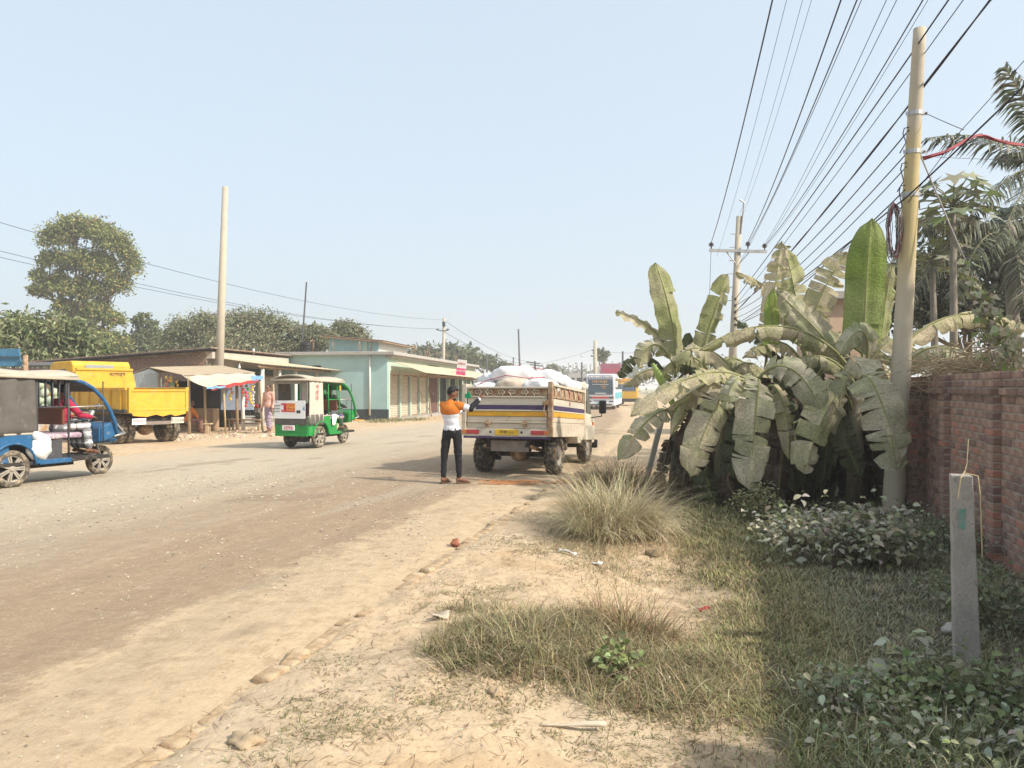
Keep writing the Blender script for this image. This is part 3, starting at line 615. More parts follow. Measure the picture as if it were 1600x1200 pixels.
# treeline that closes the horizon
hv = []
for i, (x0, x1, Y) in enumerate([(-260, -60, 190), (20, 260, 260)]):
    b = Vector(((x0+x1)/2, Y, -.3)); bl = [((x0+(x1-x0)*j/9, Y+RS.uniform(-8, 8), 3+2*RS.rand()), ((x1-x0)/14, 8, 3.2+1.6*RS.rand())) for j in range(10)]
    tree('far_tree', ['long hazy tree belt on the left horizon', 'long hazy tree belt on the right horizon'][i], b, bl, 15000, 1.3, [(.12, .14, .08)], [1], 70+i, .3, group='far trees', clump=.3)
BK = [(.055, .06, .035), (.09, .095, .06), (.15, .15, .10), (.032, .036, .02)]
b = P(1500, 640, 23); b.z = -.15
tree('garden_tree', 'dense dark small-leaved tree behind the wall at right', b, [bl_(1440, 450, 22, 60, 50), bl_(1520, 420, 23, 60, 50), bl_(1590, 430, 23, 60, 55), bl_(1400, 500, 22, 40, 40), bl_(1500, 490, 22, 70, 36), bl_(1580, 500, 22, 60, 40), bl_(1660, 430, 23, 70, 70)], 15000, .19, BK, [3, 3, 2, 3], 81, .2, wr=.5, clump=.2)
# tree beyond the frame on the right whose shade falls on the banana clump
tree('garden_tree', 'leafy tree standing beyond the wall just out of the picture', (9.6, 7.2, -.15), [((8.9, 8.3, 4.6), (1.5, 1.5, .9)), ((10.3, 7.4, 4.9), (1.6, 1.5, 1.0)), ((9.2, 6.4, 4.3), (1.3, 1.2, .8))], 3600, .2, BK, [3, 3, 2, 3], 82, .16, clump=.22)

# ------------------------------------------------------------------ palms
def frond(root, b, tip, sag, nl, ll, cols, wd=.022, twist=0.):
    b = np.array(b); tip = np.array(tip); mid = (b+tip)/2+np.array([0, 0, sag]); t = np.linspace(0, 1, nl); B_ = ((1-t)**2)[:, None]*b+(2*t*(1-t))[:, None]*mid+(t**2)[:, None]*tip
    tan = unit(np.gradient(B_, axis=0)); up = np.array([0, 0, 1.]); side = unit(np.cross(tan, up)); V, Fc, Cc = [], [], []
    q = M().tube([Vector(B_[i]) for i in np.linspace(0, nl-1, 9).astype(int)], [.03, .026, .022, .018, .015, .012, .009, .006, .003], 5)
    for s in (-1, 1):
        k = t > .08; m = k.sum(); L_ = ll*(.35+.65*np.sin(np.clip(t[k]*1.02, 0, 1)*math.pi)**.6)*(.85+.3*RS.rand(m))
        d = unit(side[k]*s*.75+tan[k]*.65+np.stack([.08*RS.randn(m), .08*RS.randn(m), -.35+.2*RS.randn(m)], -1)); p0 = B_[k]; p1 = p0+d*(L_*.5)[:, None]; d2 = unit(d+np.array([0, 0, -.9])); p2 = p1+d2*(L_*.5)[:, None]; wv = tan[k]*wd
        V_ = np.stack([p0-wv*.6, p0+wv*.6, p1+wv, p1-wv, p2], 1).reshape(-1, 3); o_ = sum(len(a) for a in V); bs = np.arange(m)[:, None]*5+o_
        V.append(V_); Fc.append(np.concatenate([bs+np.array(f) for f in ([0, 1, 2], [0, 2, 3], [3, 2, 4])])); Cc.append(np.repeat(pal(m, cols, [1]*len(cols)), 5, 0))
    o_ = sum(len(a) for a in V); V.append(np.array(q.v)); tr_ = []
    for f in q.f: tr_ += [[f[0]+o_, f[i]+o_, f[i+1]+o_] for i in range(1, len(f)-1)]
    Fc.append(np.array(tr_)); Cc.append(np.tile([.25, .23, .12], (len(q.v), 1)))
    return np_mesh('frond', np.concatenate(V), np.concatenate(Fc), 'leaf', np.clip(np.concatenate(Cc), .01, .8), root)
def palm(label, base, crown, fr, tr, nl=60, ll=.6, cols=None, wd=.022, group=None):
    base = Vector(base); crown = Vector(crown); root = empty('palm_tree', base); T(root, label, 'palm', group)
    M().tube([Vector((0, 0, -.1)), (crown-base)*.5+Vector((.1, 0, 0)), crown-base], [tr*1.25, tr, tr*.85], 10).build('trunk', 'palm_bark', root, smooth=True)
    for (tip, sag) in fr: frond(root, crown-base, Vector(tip)-base, sag, nl, ll, cols, wd)
    return root
RS = np.random.RandomState(90); PC = [(.10, .115, .065), (.17, .18, .125), (.055, .065, .035), (.24, .235, .17)]
cr = P(1652, 265, 15)
palm('coconut palm leaning in from the right edge with dusty drooping fronds', (cr.x+.5, 15, -.15), cr, [(P(1452, 215, 14.2), .55), (P(1520, 340, 14), .75), (P(1560, 380, 13.4), .8), (P(1570, 105, 15), .2), (P(1590, 420, 13.2), .9), (P(1640, 440, 14), .9), (P(1800, 300, 15), .6), (P(1780, 180, 14), .4), (P(1560, 250, 16.5), .5), (P(1740, 420, 13), .8)], .15, 70, .62, PC, .024)
cr = P(1575, 372, 17.5)
palm('shorter coconut palm behind the yellow pole, fronds arching over papaya', (cr.x+.2, 17.6, -.15), cr, [(P(1425, 470, 16.8), 1.6), (P(1440, 360, 17), .75), (P(1410, 345, 18), .5), (P(1490, 470, 15.8), 1.2), (P(1600, 480, 16), .9), (P(1660, 440, 17), 1), (P(1590, 320, 18), .3), (P(1650, 350, 18), .5)], .14, 66, .8, PC, .028)
cr = P(731, 552, 112)
palm('tiny far palm above the long shop roof', (cr.x, 112, -.3), cr, [(cr+Vector((a, .3*a, b)), .5) for a, b in ((-2.4, -.6), (2.4, -.8), (-1.6, 1), (1.5, .9), (-2.6, -1.8), (2.6, -2.0), (.3, 1.6), (-.6, -2), (1, -2.2))], .2, 26, 1.1, [(.13, .16, .09)], .12)
# papaya plants
def papaya(label, base, crown, n, ll, seed):
    global RS; RS = np.random.RandomState(seed); base = Vector(base); crown = Vector(crown); h = crown-base; root = empty('papaya_tree', base); T(root, label, 'papaya tree')
    M().tube([Vector((0, 0, -.1)), h*.5+Vector((.03, 0, 0)), h], [.085, .07, .05], 9).build('trunk', 'palm_bark', root, smooth=True)
    for i in range(n):
        a = i*2.4; el = .75-1.25*i/n; d = Vector((math.cos(a)*math.cos(el), math.sin(a)*math.cos(el), math.sin(el))); L_ = .62*(.75+.5*RS.rand()); b0 = h+Vector((0, 0, -.12*i/n)); e = b0+d*L_+Vector((0, 0, .06))
        s = d.cross(Vector((0, 0, 1))).normalized(); u = (s.cross(d)).normalized(); out = Vector((d.x, d.y, -.55-.5*RS.rand())).normalized(); V = [e]; fc = []
        for k in range(9):
            q = (k-4)/4*2.5; r = ll*(1. if k % 2 == 0 else .42)*(.85+.3*RS.rand()); V.append(e+(out*math.cos(q)+s*math.sin(q))*r+u*(-.06*r*abs(k-4)))
        fc = [(0, k+1, k+2) for k in range(8)]
        g = pal(1, [(.17, .19, .11), (.30, .29, .2), (.22, .25, .09), (.10, .12, .06)], [2, 2, 1.2, 1])[0]
        nV = len(V); pt = M().tube([b0, b0.lerp(e, .5)+Vector((0, 0, .05)), e], [.012, .01, .007], 5); tr_ = list(fc)
        for f in pt.f: tr_ += [(f[0]+nV, f[j]+nV, f[j+1]+nV) for j in range(1, len(f)-1)]
        np_mesh('leaf', np.array([tuple(v) for v in V]+pt.v), np.array(tr_), 'leaf', np.vstack([np.tile(g, (nV, 1)), np.tile([.28, .27, .14], (len(pt.v), 1))]), root)
    return root
cr = P(1489, 318, 14); papaya('taller papaya tree between the yellow pole and the palms', (P(1486, 500, 14).x, 14, -.15), cr, 34, .27, 95)
cr = P(1456, 405, 14.8); papaya('shorter papaya tree just right of the yellow pole', (P(1462, 500, 14.8).x, 14.8, -.15), cr, 24, .23, 96)
# ================================================================== BANANA CLUMP
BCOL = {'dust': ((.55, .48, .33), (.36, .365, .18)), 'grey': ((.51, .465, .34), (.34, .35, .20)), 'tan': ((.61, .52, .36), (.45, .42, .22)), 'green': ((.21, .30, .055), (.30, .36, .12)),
        'bright': ((.34, .42, .10), (.26, .36, .07)), 'olive': ((.30, .32, .13), (.40, .38, .22)), 'dead': ((.075, .052, .036), (.14, .105, .07)), 'dark': ((.075, .09, .04), (.13, .14, .075))}  # dead is dry brown, darkened to put the clump's shade into it
def ribbed():
    m = MT['banana']; n = m.node_tree.nodes; L = m.node_tree.links; b = n['Principled BSDF']; uvn = n.new('ShaderNodeUVMap'); uvn.uv_map = 'UV'; mp = n.new('ShaderNodeMapping'); mp.inputs['Scale'].default_value = (1, .12, 1); L.new(uvn.outputs[0], mp.inputs[0])
    wv = n.new('ShaderNodeTexNoise'); wv.inputs['Scale'].default_value = 70; wv.inputs['Detail'].default_value = 3; L.new(mp.outputs[0], wv.inputs['Vector'])
    old = b.inputs['Normal'].links[0].from_socket; bn = n.new('ShaderNodeBump'); bn.inputs['Strength'].default_value = .55; bn.inputs['Distance'].default_value = .02; L.new(wv.outputs['Fac'], bn.inputs['Height']); L.new(old, bn.inputs['Normal']); L.new(bn.outputs[0], b.inputs['Normal'])
    src = b.inputs['Base Color'].links[0].from_socket; mr_ = n.new('ShaderNodeMapRange'); mr_.inputs[1].default_value = .35; mr_.inputs[2].default_value = .65; mr_.inputs[3].default_value = .68; mr_.inputs[4].default_value = 1.14; L.new(wv.outputs['Fac'], mr_.inputs[0]); cb = n.new('ShaderNodeCombineColor')
    for i in range(3): L.new(mr_.outputs[0], cb.inputs[i])
    mx = n.new('ShaderNodeMix'); mx.data_type = 'RGBA'; mx.blend_type = 'MULTIPLY'; mx.inputs[0].default_value = 1; L.new(src, mx.inputs[6]); L.new(cb.outputs[0], mx.inputs[7]); L.new(mx.outputs[2], b.inputs['Base Color'])
ribbed()
def bez(p, t):
    q = [Vector(a) for a in p]
    while len(q) > 1: q = [q[i].lerp(q[i+1], t) for i in range(len(q)-1)]
    return q[0]
def banana_leaf(root, pts, hw, pal_, hint=(0, -1, .35), fold=.25, tears=5, seed=0, wav=.02, pet=.14, gap=.35, tipw=.25, strip=.0, name='leaf'):
    """pts: midrib control points (world); hw half width; hint: side the upper face looks to"""
    rs = random.Random(seed); o_ = Vector(root.location); n = 30; tears = int(tears*1.7)+(2 if tears > 1 else 0); hint = Vector(hint).normalized()
    mid = [bez(pts, i/n) for i in range(n+1)]; tan = [(mid[min(i+1, n)]-mid[max(i-1, 0)]).normalized() for i in range(n+1)]
    ca, cb = BCOL[pal_]; V, Fc, Cc, UVs = [], [], [], []
    def wid(t):
        if t < pet: return 0.
        u = (t-pet)/(1-pet); return hw*min(1, (u/.10)**.6)*(1 if u < .6 else max(.03, (max(0, 1-((u-.6)/.4)**(2.2+2*tipw)))**.55))
    for s in (-1, 1):
        cuts = sorted([pet]+[rs.uniform(pet+.08, .97) for _ in range(tears)]+[1.]); 
        for j in range(len(cuts)-1):
            a, b = cuts[j], cuts[j+1]
            if b-a < .012: continue
            m = max(2, int((b-a)*30)); f_ = fold+rs.gauss(0, .10)+strip*rs.random(); g = .45*gap*min(.5*(b-a), .05); sk = rs.gauss(0, .015); ph = rs.random()*6; deep = rs.random() < .55
            base = len(V); nw = 6; cut_len = 1-.12*rs.random() if (tears > 6 and rs.random() < .5) else 1.
            for i in range(m+1):
                for k in range(nw+1):
                    q = k/nw; t = a+(b-a)*i/m; t2 = t+(g*(1-2*i/m))*q*q+sk*q*q
                    t2 = min(max(t2, 0), 1); x = t2*n; i0 = min(int(x), n-1); fr = x-i0; p = mid[i0].lerp(mid[i0+1], fr); tg = tan[i0].lerp(tan[i0+1], fr).normalized()
                    sd = tg.cross(hint); sd = sd.normalized() if sd.length > .05 else tg.orthogonal().normalized(); nr = sd.cross(tg).normalized()
                    w_ = wid(t)*q*cut_len; ang = f_+.5*strip*q*q+.35*f_*q*q
                    pp = p+sd*s*w_*math.cos(ang)-nr*w_*math.sin(ang)+nr*(wav*math.sin(t*34+ph+s)*q*(.5+q)+wav*.6*math.sin(t*90+ph*2)*q*q+wav*.5*math.sin(q*9+ph))
                    V.append(pp-o_); UVs.append((t, q)); rib = .06 if q < .02 else 0
                    mixf = min(1, max(0, .5+.5*math.sin(t*11+ph)+rs.gauss(0, .12))); c = Vector(ca).lerp(Vector(cb), mixf)*(1+.07*math.sin(t*150+q*2))
                    if q > .9 and rs.random() < .4: c = c.lerp(Vector((.22, .16, .09)), .5)
                    Cc.append(c+Vector((.12, .12, .04))*(1 if q < .05 else 0))
            for i in range(m):
                for k in range(nw):
                    e = base+i*(nw+1)+k; Fc.append((e, e+1, e+nw+2, e+nw+1))
    q = M().tube([p-o_ for p in mid[::3]], [max(.004, .026*(1-i/10.5)) for i in range(11)], 6); b0 = len(V); V += [Vector(v) for v in q.v]; rc = Vector({'dead': (.16, .12, .08), 'dark': (.12, .12, .06)}.get(pal_, (.36, .36, .17))); Cc += [rc]*len(q.v); UVs += [(0, 0)]*len(q.v)
    fs = [tuple(i+b0 for i in f) for f in q.f]
    me = bpy.data.meshes.new(name); me.from_pydata([tuple(v) for v in V], [], Fc+fs); a = me.color_attributes.new('Col', 'FLOAT_COLOR', 'POINT')
    a.data.foreach_set('color', np.array([(max(c[0], .01), max(c[1], .01), max(c[2], .01), 1) for c in Cc], np.float32).ravel()); me.polygons.foreach_set('use_smooth', [True]*len(me.polygons))
    lay = me.uv_layers.new(name='UV'); li = np.empty(len(me.loops), np.int32); me.loops.foreach_get('vertex_index', li); lay.data.foreach_set('uv', np.array(UVs, np.float32)[li].ravel()); me.materials.append(MT['banana']); o = bpy.data.objects.new(name, me); C.objects.link(o); o.parent = root; return o
stems = {}
for k, lab, px, Y, h, r in [('a', 'leftmost young banana plant beside the leaning post', 1052, 12.9, 1.35, .075), ('b', 'banana plant with the low arching leaves left of centre', 1125, 12.2, 1.5, .10),
    ('c', 'banana plant in the middle with the longest hanging leaf', 1190, 11.7, 1.7, .11), ('d', 'banana plant right of the middle with torn upright leaves', 1262, 12.4, 1.75, .11),
    ('e', 'banana plant with the tall bright green upright leaf', 1335, 11.7, 1.7, .12), ('f', 'banana plant behind the yellow pole with leaves over the wall', 1398, 12.6, 1.7, .11)]:
    X = (px-CX)/F*Y; root = empty('banana_plant', (X, Y, gz1(X, Y))); T(root, lab, 'banana plant', 'banana clump'); stems[k] = root
    M().tube([(0, 0, -.05), (.02, 0, h*.5), (.0, 0, h+.1)], [r*1.2, r, r*.6], 12).build('stem', 'banana_stem', root, smooth=True)
FC = (0, -1, .3); UP = (0, -.35, 1)
def Lf(k, pts, hw, pl, hint=FC, **kw): banana_leaf(stems[k], [P(*p) for p in pts], hw, pl, hint, **kw)
i_ = 0
for k, pts, hw, pl, hint, kw in [
    # upright leaves
    ('e', [(1345, 580, 11.6), (1352, 520, 11.5), (1352, 430, 11.4), (1362, 341, 11.4)], .30, 'green', (-.25, -1, .1), dict(fold=.12, tears=1, wav=.012, gap=.05, pet=.12)),
    ('a', [(1055, 590, 12.8), (1060, 530, 12.7), (1046, 470, 12.6), (1024, 410, 12.6)], .25, 'olive', (.35, -1, .1), dict(fold=.35, tears=1, gap=.1, wav=.012, pet=.14)),
    ('b', [(1105, 590, 12.4), (1085, 540, 12.4), (1125, 480, 12.3), (1136, 428, 12.3)], .20, 'olive', (.4, -1, .1), dict(fold=.25, tears=2, gap=.1, wav=.012, pet=.2)),
    ('c', [(1195, 590, 12), (1200, 520, 12), (1210, 450, 12), (1222, 376, 12)], .20, 'tan', (-.4, -1, .1), dict(fold=.3, tears=8, gap=.5, wav=.02)),
    ('d', [(1265, 580, 12.6), (1250, 500, 12.7), (1240, 440, 12.8), (1226, 385, 12.8)], .27, 'olive', (.2, -1, .1), dict(fold=.2, tears=6, gap=.4, wav=.02)),
    ('c', [(1203, 560, 11.8), (1206, 520, 11.8), (1207, 450, 11.8)], .12, 'bright', (0, -1, .1), dict(fold=.1, tears=0, wav=.01)),
    ('d', [(1255, 560, 12.4), (1262, 500, 12.4), (1290, 440, 12.4), (1322, 393, 12.4)], .26, 'tan', (-.2, -1, .2), dict(fold=.1, tears=7, gap=.6, wav=.02)),
    ('e', [(1370, 580, 12.6), (1380, 500, 12.6), (1385, 450, 12.6), (1396, 410, 12.6)], .18, 'olive', (0, -1, .1), dict(tears=2)),
    ('a', [(1075, 600, 13.4), (1072, 560, 13.4), (1078, 520, 13.4)], .14, 'dark', (0, -1, .1), dict(tears=1)),
    # arching leaves
    ('a', [(1052, 560, 12.8), (1035, 515, 12.8), (995, 495, 12.8), (962, 487, 12.8)], .16, 'tan', (0, -.8, 1), dict(fold=.15, tears=1, gap=.1)),
    ('a', [(1056, 575, 12.7), (1030, 520, 12.6), (1010, 530, 12.6), (998, 575, 12.6)], .20, 'dust', (.2, -1, .4), dict(fold=.5, tears=6, gap=.5)),
    ('a', [(1052, 600, 13.2), (1025, 560, 13.2), (1000, 580, 13.2), (975, 605, 13.2)], .16, 'dust', (0, -.6, 1), dict(fold=.4, tears=4)),
    ('e', [(1330, 590, 11.8), (1290, 520, 11.7), (1250, 490, 11.6), (1213, 455, 11.6)], .23, 'grey', (-.3, -1, .5), dict(fold=.12, tears=3, gap=.2)),
    ('e', [(1332, 585, 11.6), (1300, 520, 11.4), (1200, 470, 11.2), (1092, 548, 11.2)], .24, 'dust', (0, -.75, 1), dict(fold=.45, tears=9, gap=.3, strip=.5)),
    ('d', [(1258, 600, 12.2), (1215, 560, 12), (1190, 520, 12), (1150, 500, 12)], .2, 'dark', (0, -.6, 1), dict(fold=.3, tears=5)),
    ('b', [(1165, 605, 11.9), (1130, 550, 11.8), (1090, 520, 11.7), (1052, 565, 11.7)], .22, 'dust', (0, -.7, 1), dict(fold=.35, tears=3, gap=.15)),
    ('c', [(1178, 600, 11.3), (1130, 560, 11), (1060, 585, 10.8), (985, 650, 10.8)], .17, 'tan', (0, -.75, 1), dict(fold=.25, tears=6, gap=.2, tipw=.8)),
    ('a', [(1062, 650, 12.4), (1040, 625, 12.2), (1005, 650, 12), (966, 720, 12)], .21, 'dust', (-.2, -.8, .8), dict(fold=.3, tears=5, gap=.4)),
    ('a', [(1070, 640, 12.3), (1085, 610, 12.2), (1110, 630, 12.1), (1120, 660, 12.1)], .16, 'dust', (0, -.7, 1), dict(fold=.3, tears=3)),
    ('c', [(1180, 600, 11.2), (1215, 540, 10.9), (1265, 580, 10.8), (1287, 655, 10.8)], .24, 'grey', (-.35, -1, .6), dict(fold=.25, tears=4, gap=.2)),
    ('e', [(1335, 600, 11.6), (1300, 545, 11.5), (1265, 548, 11.4), (1228, 570, 11.4)], .2, 'dust', (0, -.8, 1), dict(fold=.35, tears=6, gap=.3, strip=.3)),
    ('e', [(1352, 585, 11.3), (1368, 500, 11.1), (1335, 500, 11.0), (1312, 555, 11.0)], .2, 'grey', (-.3, -1, .5), dict(fold=.35, tears=3)),
    ('e', [(1345, 590, 11.6), (1375, 530, 11.5), (1400, 520, 11.6), (1430, 540, 11.6)], .2, 'tan', (0, -.7, 1), dict(fold=.35, tears=4)),
    ('f', [(1395, 560, 12.6), (1450, 480, 12.8), (1540, 470, 12.8), (1625, 520, 12.6)], .24, 'tan', (0, -.6, 1), dict(fold=.35, tears=7, gap=.2, strip=.4)),
    ('f', [(1400, 590, 12.3), (1440, 520, 12.2), (1500, 530, 12), (1565, 590, 12)], .26, 'grey', (.1, -.8, 1), dict(fold=.3, tears=7, gap=.25, strip=.3)),
    ('f', [(1390, 600, 12.8), (1400, 540, 12.8), (1420, 530, 12.8), (1450, 560, 12.6)], .2, 'tan', (0, -.6, 1), dict(fold=.4, tears=4)),
    ('d', [(1262, 600, 12.6), (1290, 530, 12.7), (1310, 510, 12.8), (1340, 520, 12.8)], .2, 'tan', (0, -.6, 1), dict(fold=.4, tears=5)),
    ('d', [(1262, 600, 12.3), (1240, 560, 12.2), (1225, 580, 12.1), (1215, 640, 12.1)], .2, 'dark', (0, -1, .5), dict(fold=.4, tears=5)),
    # hanging leaves
    ('b', [(1140, 605, 11.2), (1140, 590, 11), (1105, 650, 10.7), (1078, 745, 10.7)], .285, 'dust', (.2, -1, .35), dict(fold=.3, tears=5, gap=.25, tipw=.9, wav=.018)),
    ('c', [(1185, 600, 11.0), (1190, 570, 10.8), (1178, 660, 10.6), (1172, 770, 10.6)], .29, 'grey', (.05, -1, .3), dict(fold=.25, tears=6, gap=.2, tipw=.9, wav=.02, pet=.08)),
    ('c', [(1165, 600, 10.9), (1155, 580, 10.7), (1140, 600, 10.6), (1134, 640, 10.6)], .17, 'grey', (-.3, -1, .4), dict(fold=.4, tears=3)),
    ('d', [(1330, 640, 11.4), (1325, 585, 11.0), (1285, 620, 10.7), (1256, 740, 10.6)], .29, 'dust', (.25, -1, .35), dict(fold=.3, tears=5, gap=.3, tipw=.9, wav=.02)),
    ('d', [(1300, 650, 11.3), (1305, 640, 11.2), (1320, 690, 11), (1345, 745, 11)], .2, 'dark', (-.1, -1, .3), dict(fold=.2, tears=7, gap=.4)),
    ('e', [(1340, 610, 10.7), (1348, 545, 10.3), (1385, 620, 10.05), (1402, 735, 10.05)], .31, 'grey', (-.15, -1, .3), dict(fold=.25, tears=6, gap=.2, tipw=1., wav=.02, pet=.1)),
    ('c', [(1215, 660, 11.4), (1228, 640, 11.3), (1222, 720, 11.2), (1214, 800, 11.2)], .22, 'dead', (.1, -1, .2), dict(fold=.25, tears=6, gap=.3, wav=.04)),
    ('b', [(1105, 730, 11.6), (1095, 740, 11.5), (1110, 770, 11.4), (1125, 810, 11.3)], .22, 'dark', (.2, -1, .2), dict(fold=.2, tears=5, gap=.3, wav=.05)),
    ('b', [(1140, 740, 11.4), (1130, 750, 11.3), (1150, 780, 11.2), (1170, 812, 11.1)], .2, 'dead', (0, -1, .3), dict(fold=.3, tears=5, wav=.05)),
    ('b', [(1085, 680, 12.2), (1080, 690, 12.1), (1070, 740, 12), (1060, 790, 12)], .16, 'dead', (0, -1, .2), dict(fold=.4, tears=5, wav=.05)),
    ('a', [(1050, 680, 12.6), (1045, 690, 12.6), (1035, 730, 12.5), (1030, 770, 12.5)], .13, 'dead', (0, -1, .2), dict(fold=.5, tears=4, wav=.05))]:
    i_ += 1; Lf(k, pts, hw, pl, hint, seed=100+i_, **kw)
for j, (k, pts, hw, pl, hint) in enumerate([('b', [(1128, 600, 11.6), (1120, 560, 11.5), (1085, 600, 11.4), (1050, 680, 11.4)], .2, 'dust', (.2, -1, .5)), ('b', [(1130, 600, 12), (1160, 550, 11.9), (1185, 560, 11.8), (1215, 610, 11.8)], .19, 'tan', (0, -.7, 1)),
    ('d', [(1262, 590, 12), (1240, 520, 11.9), (1200, 520, 11.8), (1160, 560, 11.8)], .2, 'tan', (0, -.7, 1)), ('d', [(1270, 600, 11.9), (1300, 540, 11.8), (1325, 560, 11.7), (1345, 640, 11.7)], .2, 'dust', (-.3, -1, .6)), ('c', [(1200, 605, 11.3), (1215, 590, 11.2), (1235, 640, 11.1), (1232, 720, 11.1)], .19, 'dust', (-.2, -1, .4)),
    ('e', [(1340, 600, 11.2), (1330, 560, 11.0), (1312, 600, 10.9), (1305, 680, 10.9)], .2, 'grey', (.2, -1, .4)), ('c', [(1180, 610, 11.5), (1150, 570, 11.4), (1110, 590, 11.3), (1040, 640, 11.3)], .16, 'dust', (0, -.8, 1)), ('e', [(1352, 590, 11.8), (1370, 550, 11.8), (1385, 570, 11.7), (1395, 620, 11.7)], .18, 'tan', (-.2, -1, .5)),
    ('f', [(1398, 590, 12.4), (1430, 540, 12.3), (1470, 545, 12.2), (1500, 575, 12.2)], .18, 'tan', (0, -.8, 1)), ('a', [(1056, 620, 12.9), (1080, 580, 12.8), (1100, 590, 12.8), (1118, 625, 12.8)], .17, 'dust', (0, -.7, 1)), ('d', [(1258, 560, 12.8), (1235, 470, 12.9), (1200, 440, 12.9), (1150, 425, 12.9)], .16, 'tan', (0, -.8, 1)), ('d', [(1262, 580, 12.3), (1275, 530, 12.2), (1305, 520, 12.2), (1330, 560, 12.2)], .18, 'grey', (0, -.7, 1))]):
    Lf(k, pts, hw, pl, hint, fold=.35, tears=6, gap=.3, strip=.3, seed=500+j)
# dead skirts and back leaves added dark to paint shade between the stems
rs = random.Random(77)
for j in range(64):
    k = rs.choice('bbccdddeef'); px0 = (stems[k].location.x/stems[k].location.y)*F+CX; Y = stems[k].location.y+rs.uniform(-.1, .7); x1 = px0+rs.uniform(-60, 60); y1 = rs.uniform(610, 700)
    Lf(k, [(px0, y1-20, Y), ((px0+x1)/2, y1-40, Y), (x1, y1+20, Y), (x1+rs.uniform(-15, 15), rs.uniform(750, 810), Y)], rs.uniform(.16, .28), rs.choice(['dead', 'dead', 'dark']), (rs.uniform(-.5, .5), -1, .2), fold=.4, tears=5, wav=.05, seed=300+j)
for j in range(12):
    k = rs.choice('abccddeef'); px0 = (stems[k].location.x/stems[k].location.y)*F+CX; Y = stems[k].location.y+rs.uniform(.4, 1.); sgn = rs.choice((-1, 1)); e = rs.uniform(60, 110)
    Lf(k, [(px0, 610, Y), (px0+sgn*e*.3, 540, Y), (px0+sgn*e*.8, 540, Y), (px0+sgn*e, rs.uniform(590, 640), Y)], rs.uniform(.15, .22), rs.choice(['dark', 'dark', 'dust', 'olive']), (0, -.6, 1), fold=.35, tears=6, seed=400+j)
# rolled new leaves
for k, a, b, r in [('a', (1068, 665, 12.2), (1020, 568, 12.1), .085), ('a', (1066, 668, 12.3), (1056, 628, 12.2), .06)]:
    p0, p1 = P(*a), P(*b); o_ = stems[k].location; M().tube([p0-o_, p0.lerp(p1, .4)-o_, p0.lerp(p1, .8)-o_, p1-o_], [r*.25, r*.8, r, r*.35], 10, sq=.7).build('rolled_leaf', mat('new_leaf_%d' % int(r*1000), (.35, .45, .12), .5, .12, 8, trans=.2), stems[k], smooth=True)
# ================================================================== POLES, WIRES, POSTS
def pole(name, label, base, top, r0, r1, m, group=None):
    base = Vector(base); root = empty(name, base); T(root, label, 'pole', group)
    M().tube([(0, 0, -.3), Vector(top)-base], [r0, r1], 16).build('shaft', m, root, smooth=True); return root
# near leaning pole with clamps and a coil of spare cable
pb = Vector((5.38, 10.85, -.17)); pt = P(1437, 45, 10.85)
np_ = empty('utility_pole', pb); T(np_, 'leaning yellowish concrete utility pole in front of the brick wall', 'pole'); q = M(); kk = 26
q.tube([(pt-pb)*(i/kk)-Vector((0, 0, .3*(i == 0))) for i in range(kk+1)], [.148+(.082-.148)*i/kk for i in range(kk+1)], 16); zz_ = np.array([v[2] for v in q.v]); yl = (sst(3.0, 3.9, zz_)*(1-sst(5.25, 5.4, zz_)))[:, None]
cc_ = np.array([.47, .41, .31])*(1-yl)+np.array([.49, .395, .2])*yl; mat('pole_paint', (1, 1, 1), .9, .12, 3, bump=.3, bsc=50, attr=True, dust=.15, grime=.12, gcol=(.3, .26, .2), stretch=(1, 1, .4))
o = q.build('shaft', 'pole_paint', np_, smooth=True); at_ = o.data.color_attributes.new('Col', 'FLOAT_COLOR', 'POINT'); at_.data.foreach_set('color', np.concatenate([cc_, np.ones((len(cc_), 1))], 1).astype(np.float32).ravel())
def on_pole(py):
    t = ((CZ+(HY-py)/F*10.85)-pb.z)/(pt.z-pb.z); return pb.lerp(pt, t), .148+(.082-.148)*t
for py in (178, 238, 305):
    c, r = on_pole(py); c = c-pb; q = M().lathe([(r+.001, -.03), (r+.009, -.03), (r+.009, .03), (r+.001, .03)], c, (0, 0, 1), 16); q.box(c.x+r, c.x+r+.07, c.y-.03, c.y-.02, c.z-.025, c.z+.025); q.box(c.x-r-.05, c.x-r, c.y-.03, c.y-.02, c.z-.025, c.z+.025)
    cl = q.build('clamp', 'steel', np_); M().tube([(c.x+r+.045, c.y-.05, c.z), (c.x+r+.045, c.y+.01, c.z)], .012, 6).build('bolt', 'dark_steel', cl)
c, r = on_pole(360); c = c-pb; rs = random.Random(4)
coil = empty('cable_coil', pb+c+Vector((-r-.13, -.06, 0))); T(coil, 'coil of spare cables hanging on the left of the yellow pole', 'cable coil')
for mname, nn in (('wire', 9), ('wire_grey', 6), ('wire_red', 3)):
    q = M()
    for k in range(nn):
        a = .055+.045*rs.random(); b = .33+.09*rs.random(); dx = rs.uniform(-.02, .03); dz = rs.uniform(-.07, .03)
        q.tube([(dx+a*math.cos(j*math.pi/12), rs.uniform(-.015, .015)+.03*math.sin(j*math.pi/6+k), dz+b*math.sin(j*math.pi/12)) for j in range(25)], .005, 5, cap=False)
    q.build('cable', mname, coil, smooth=True)
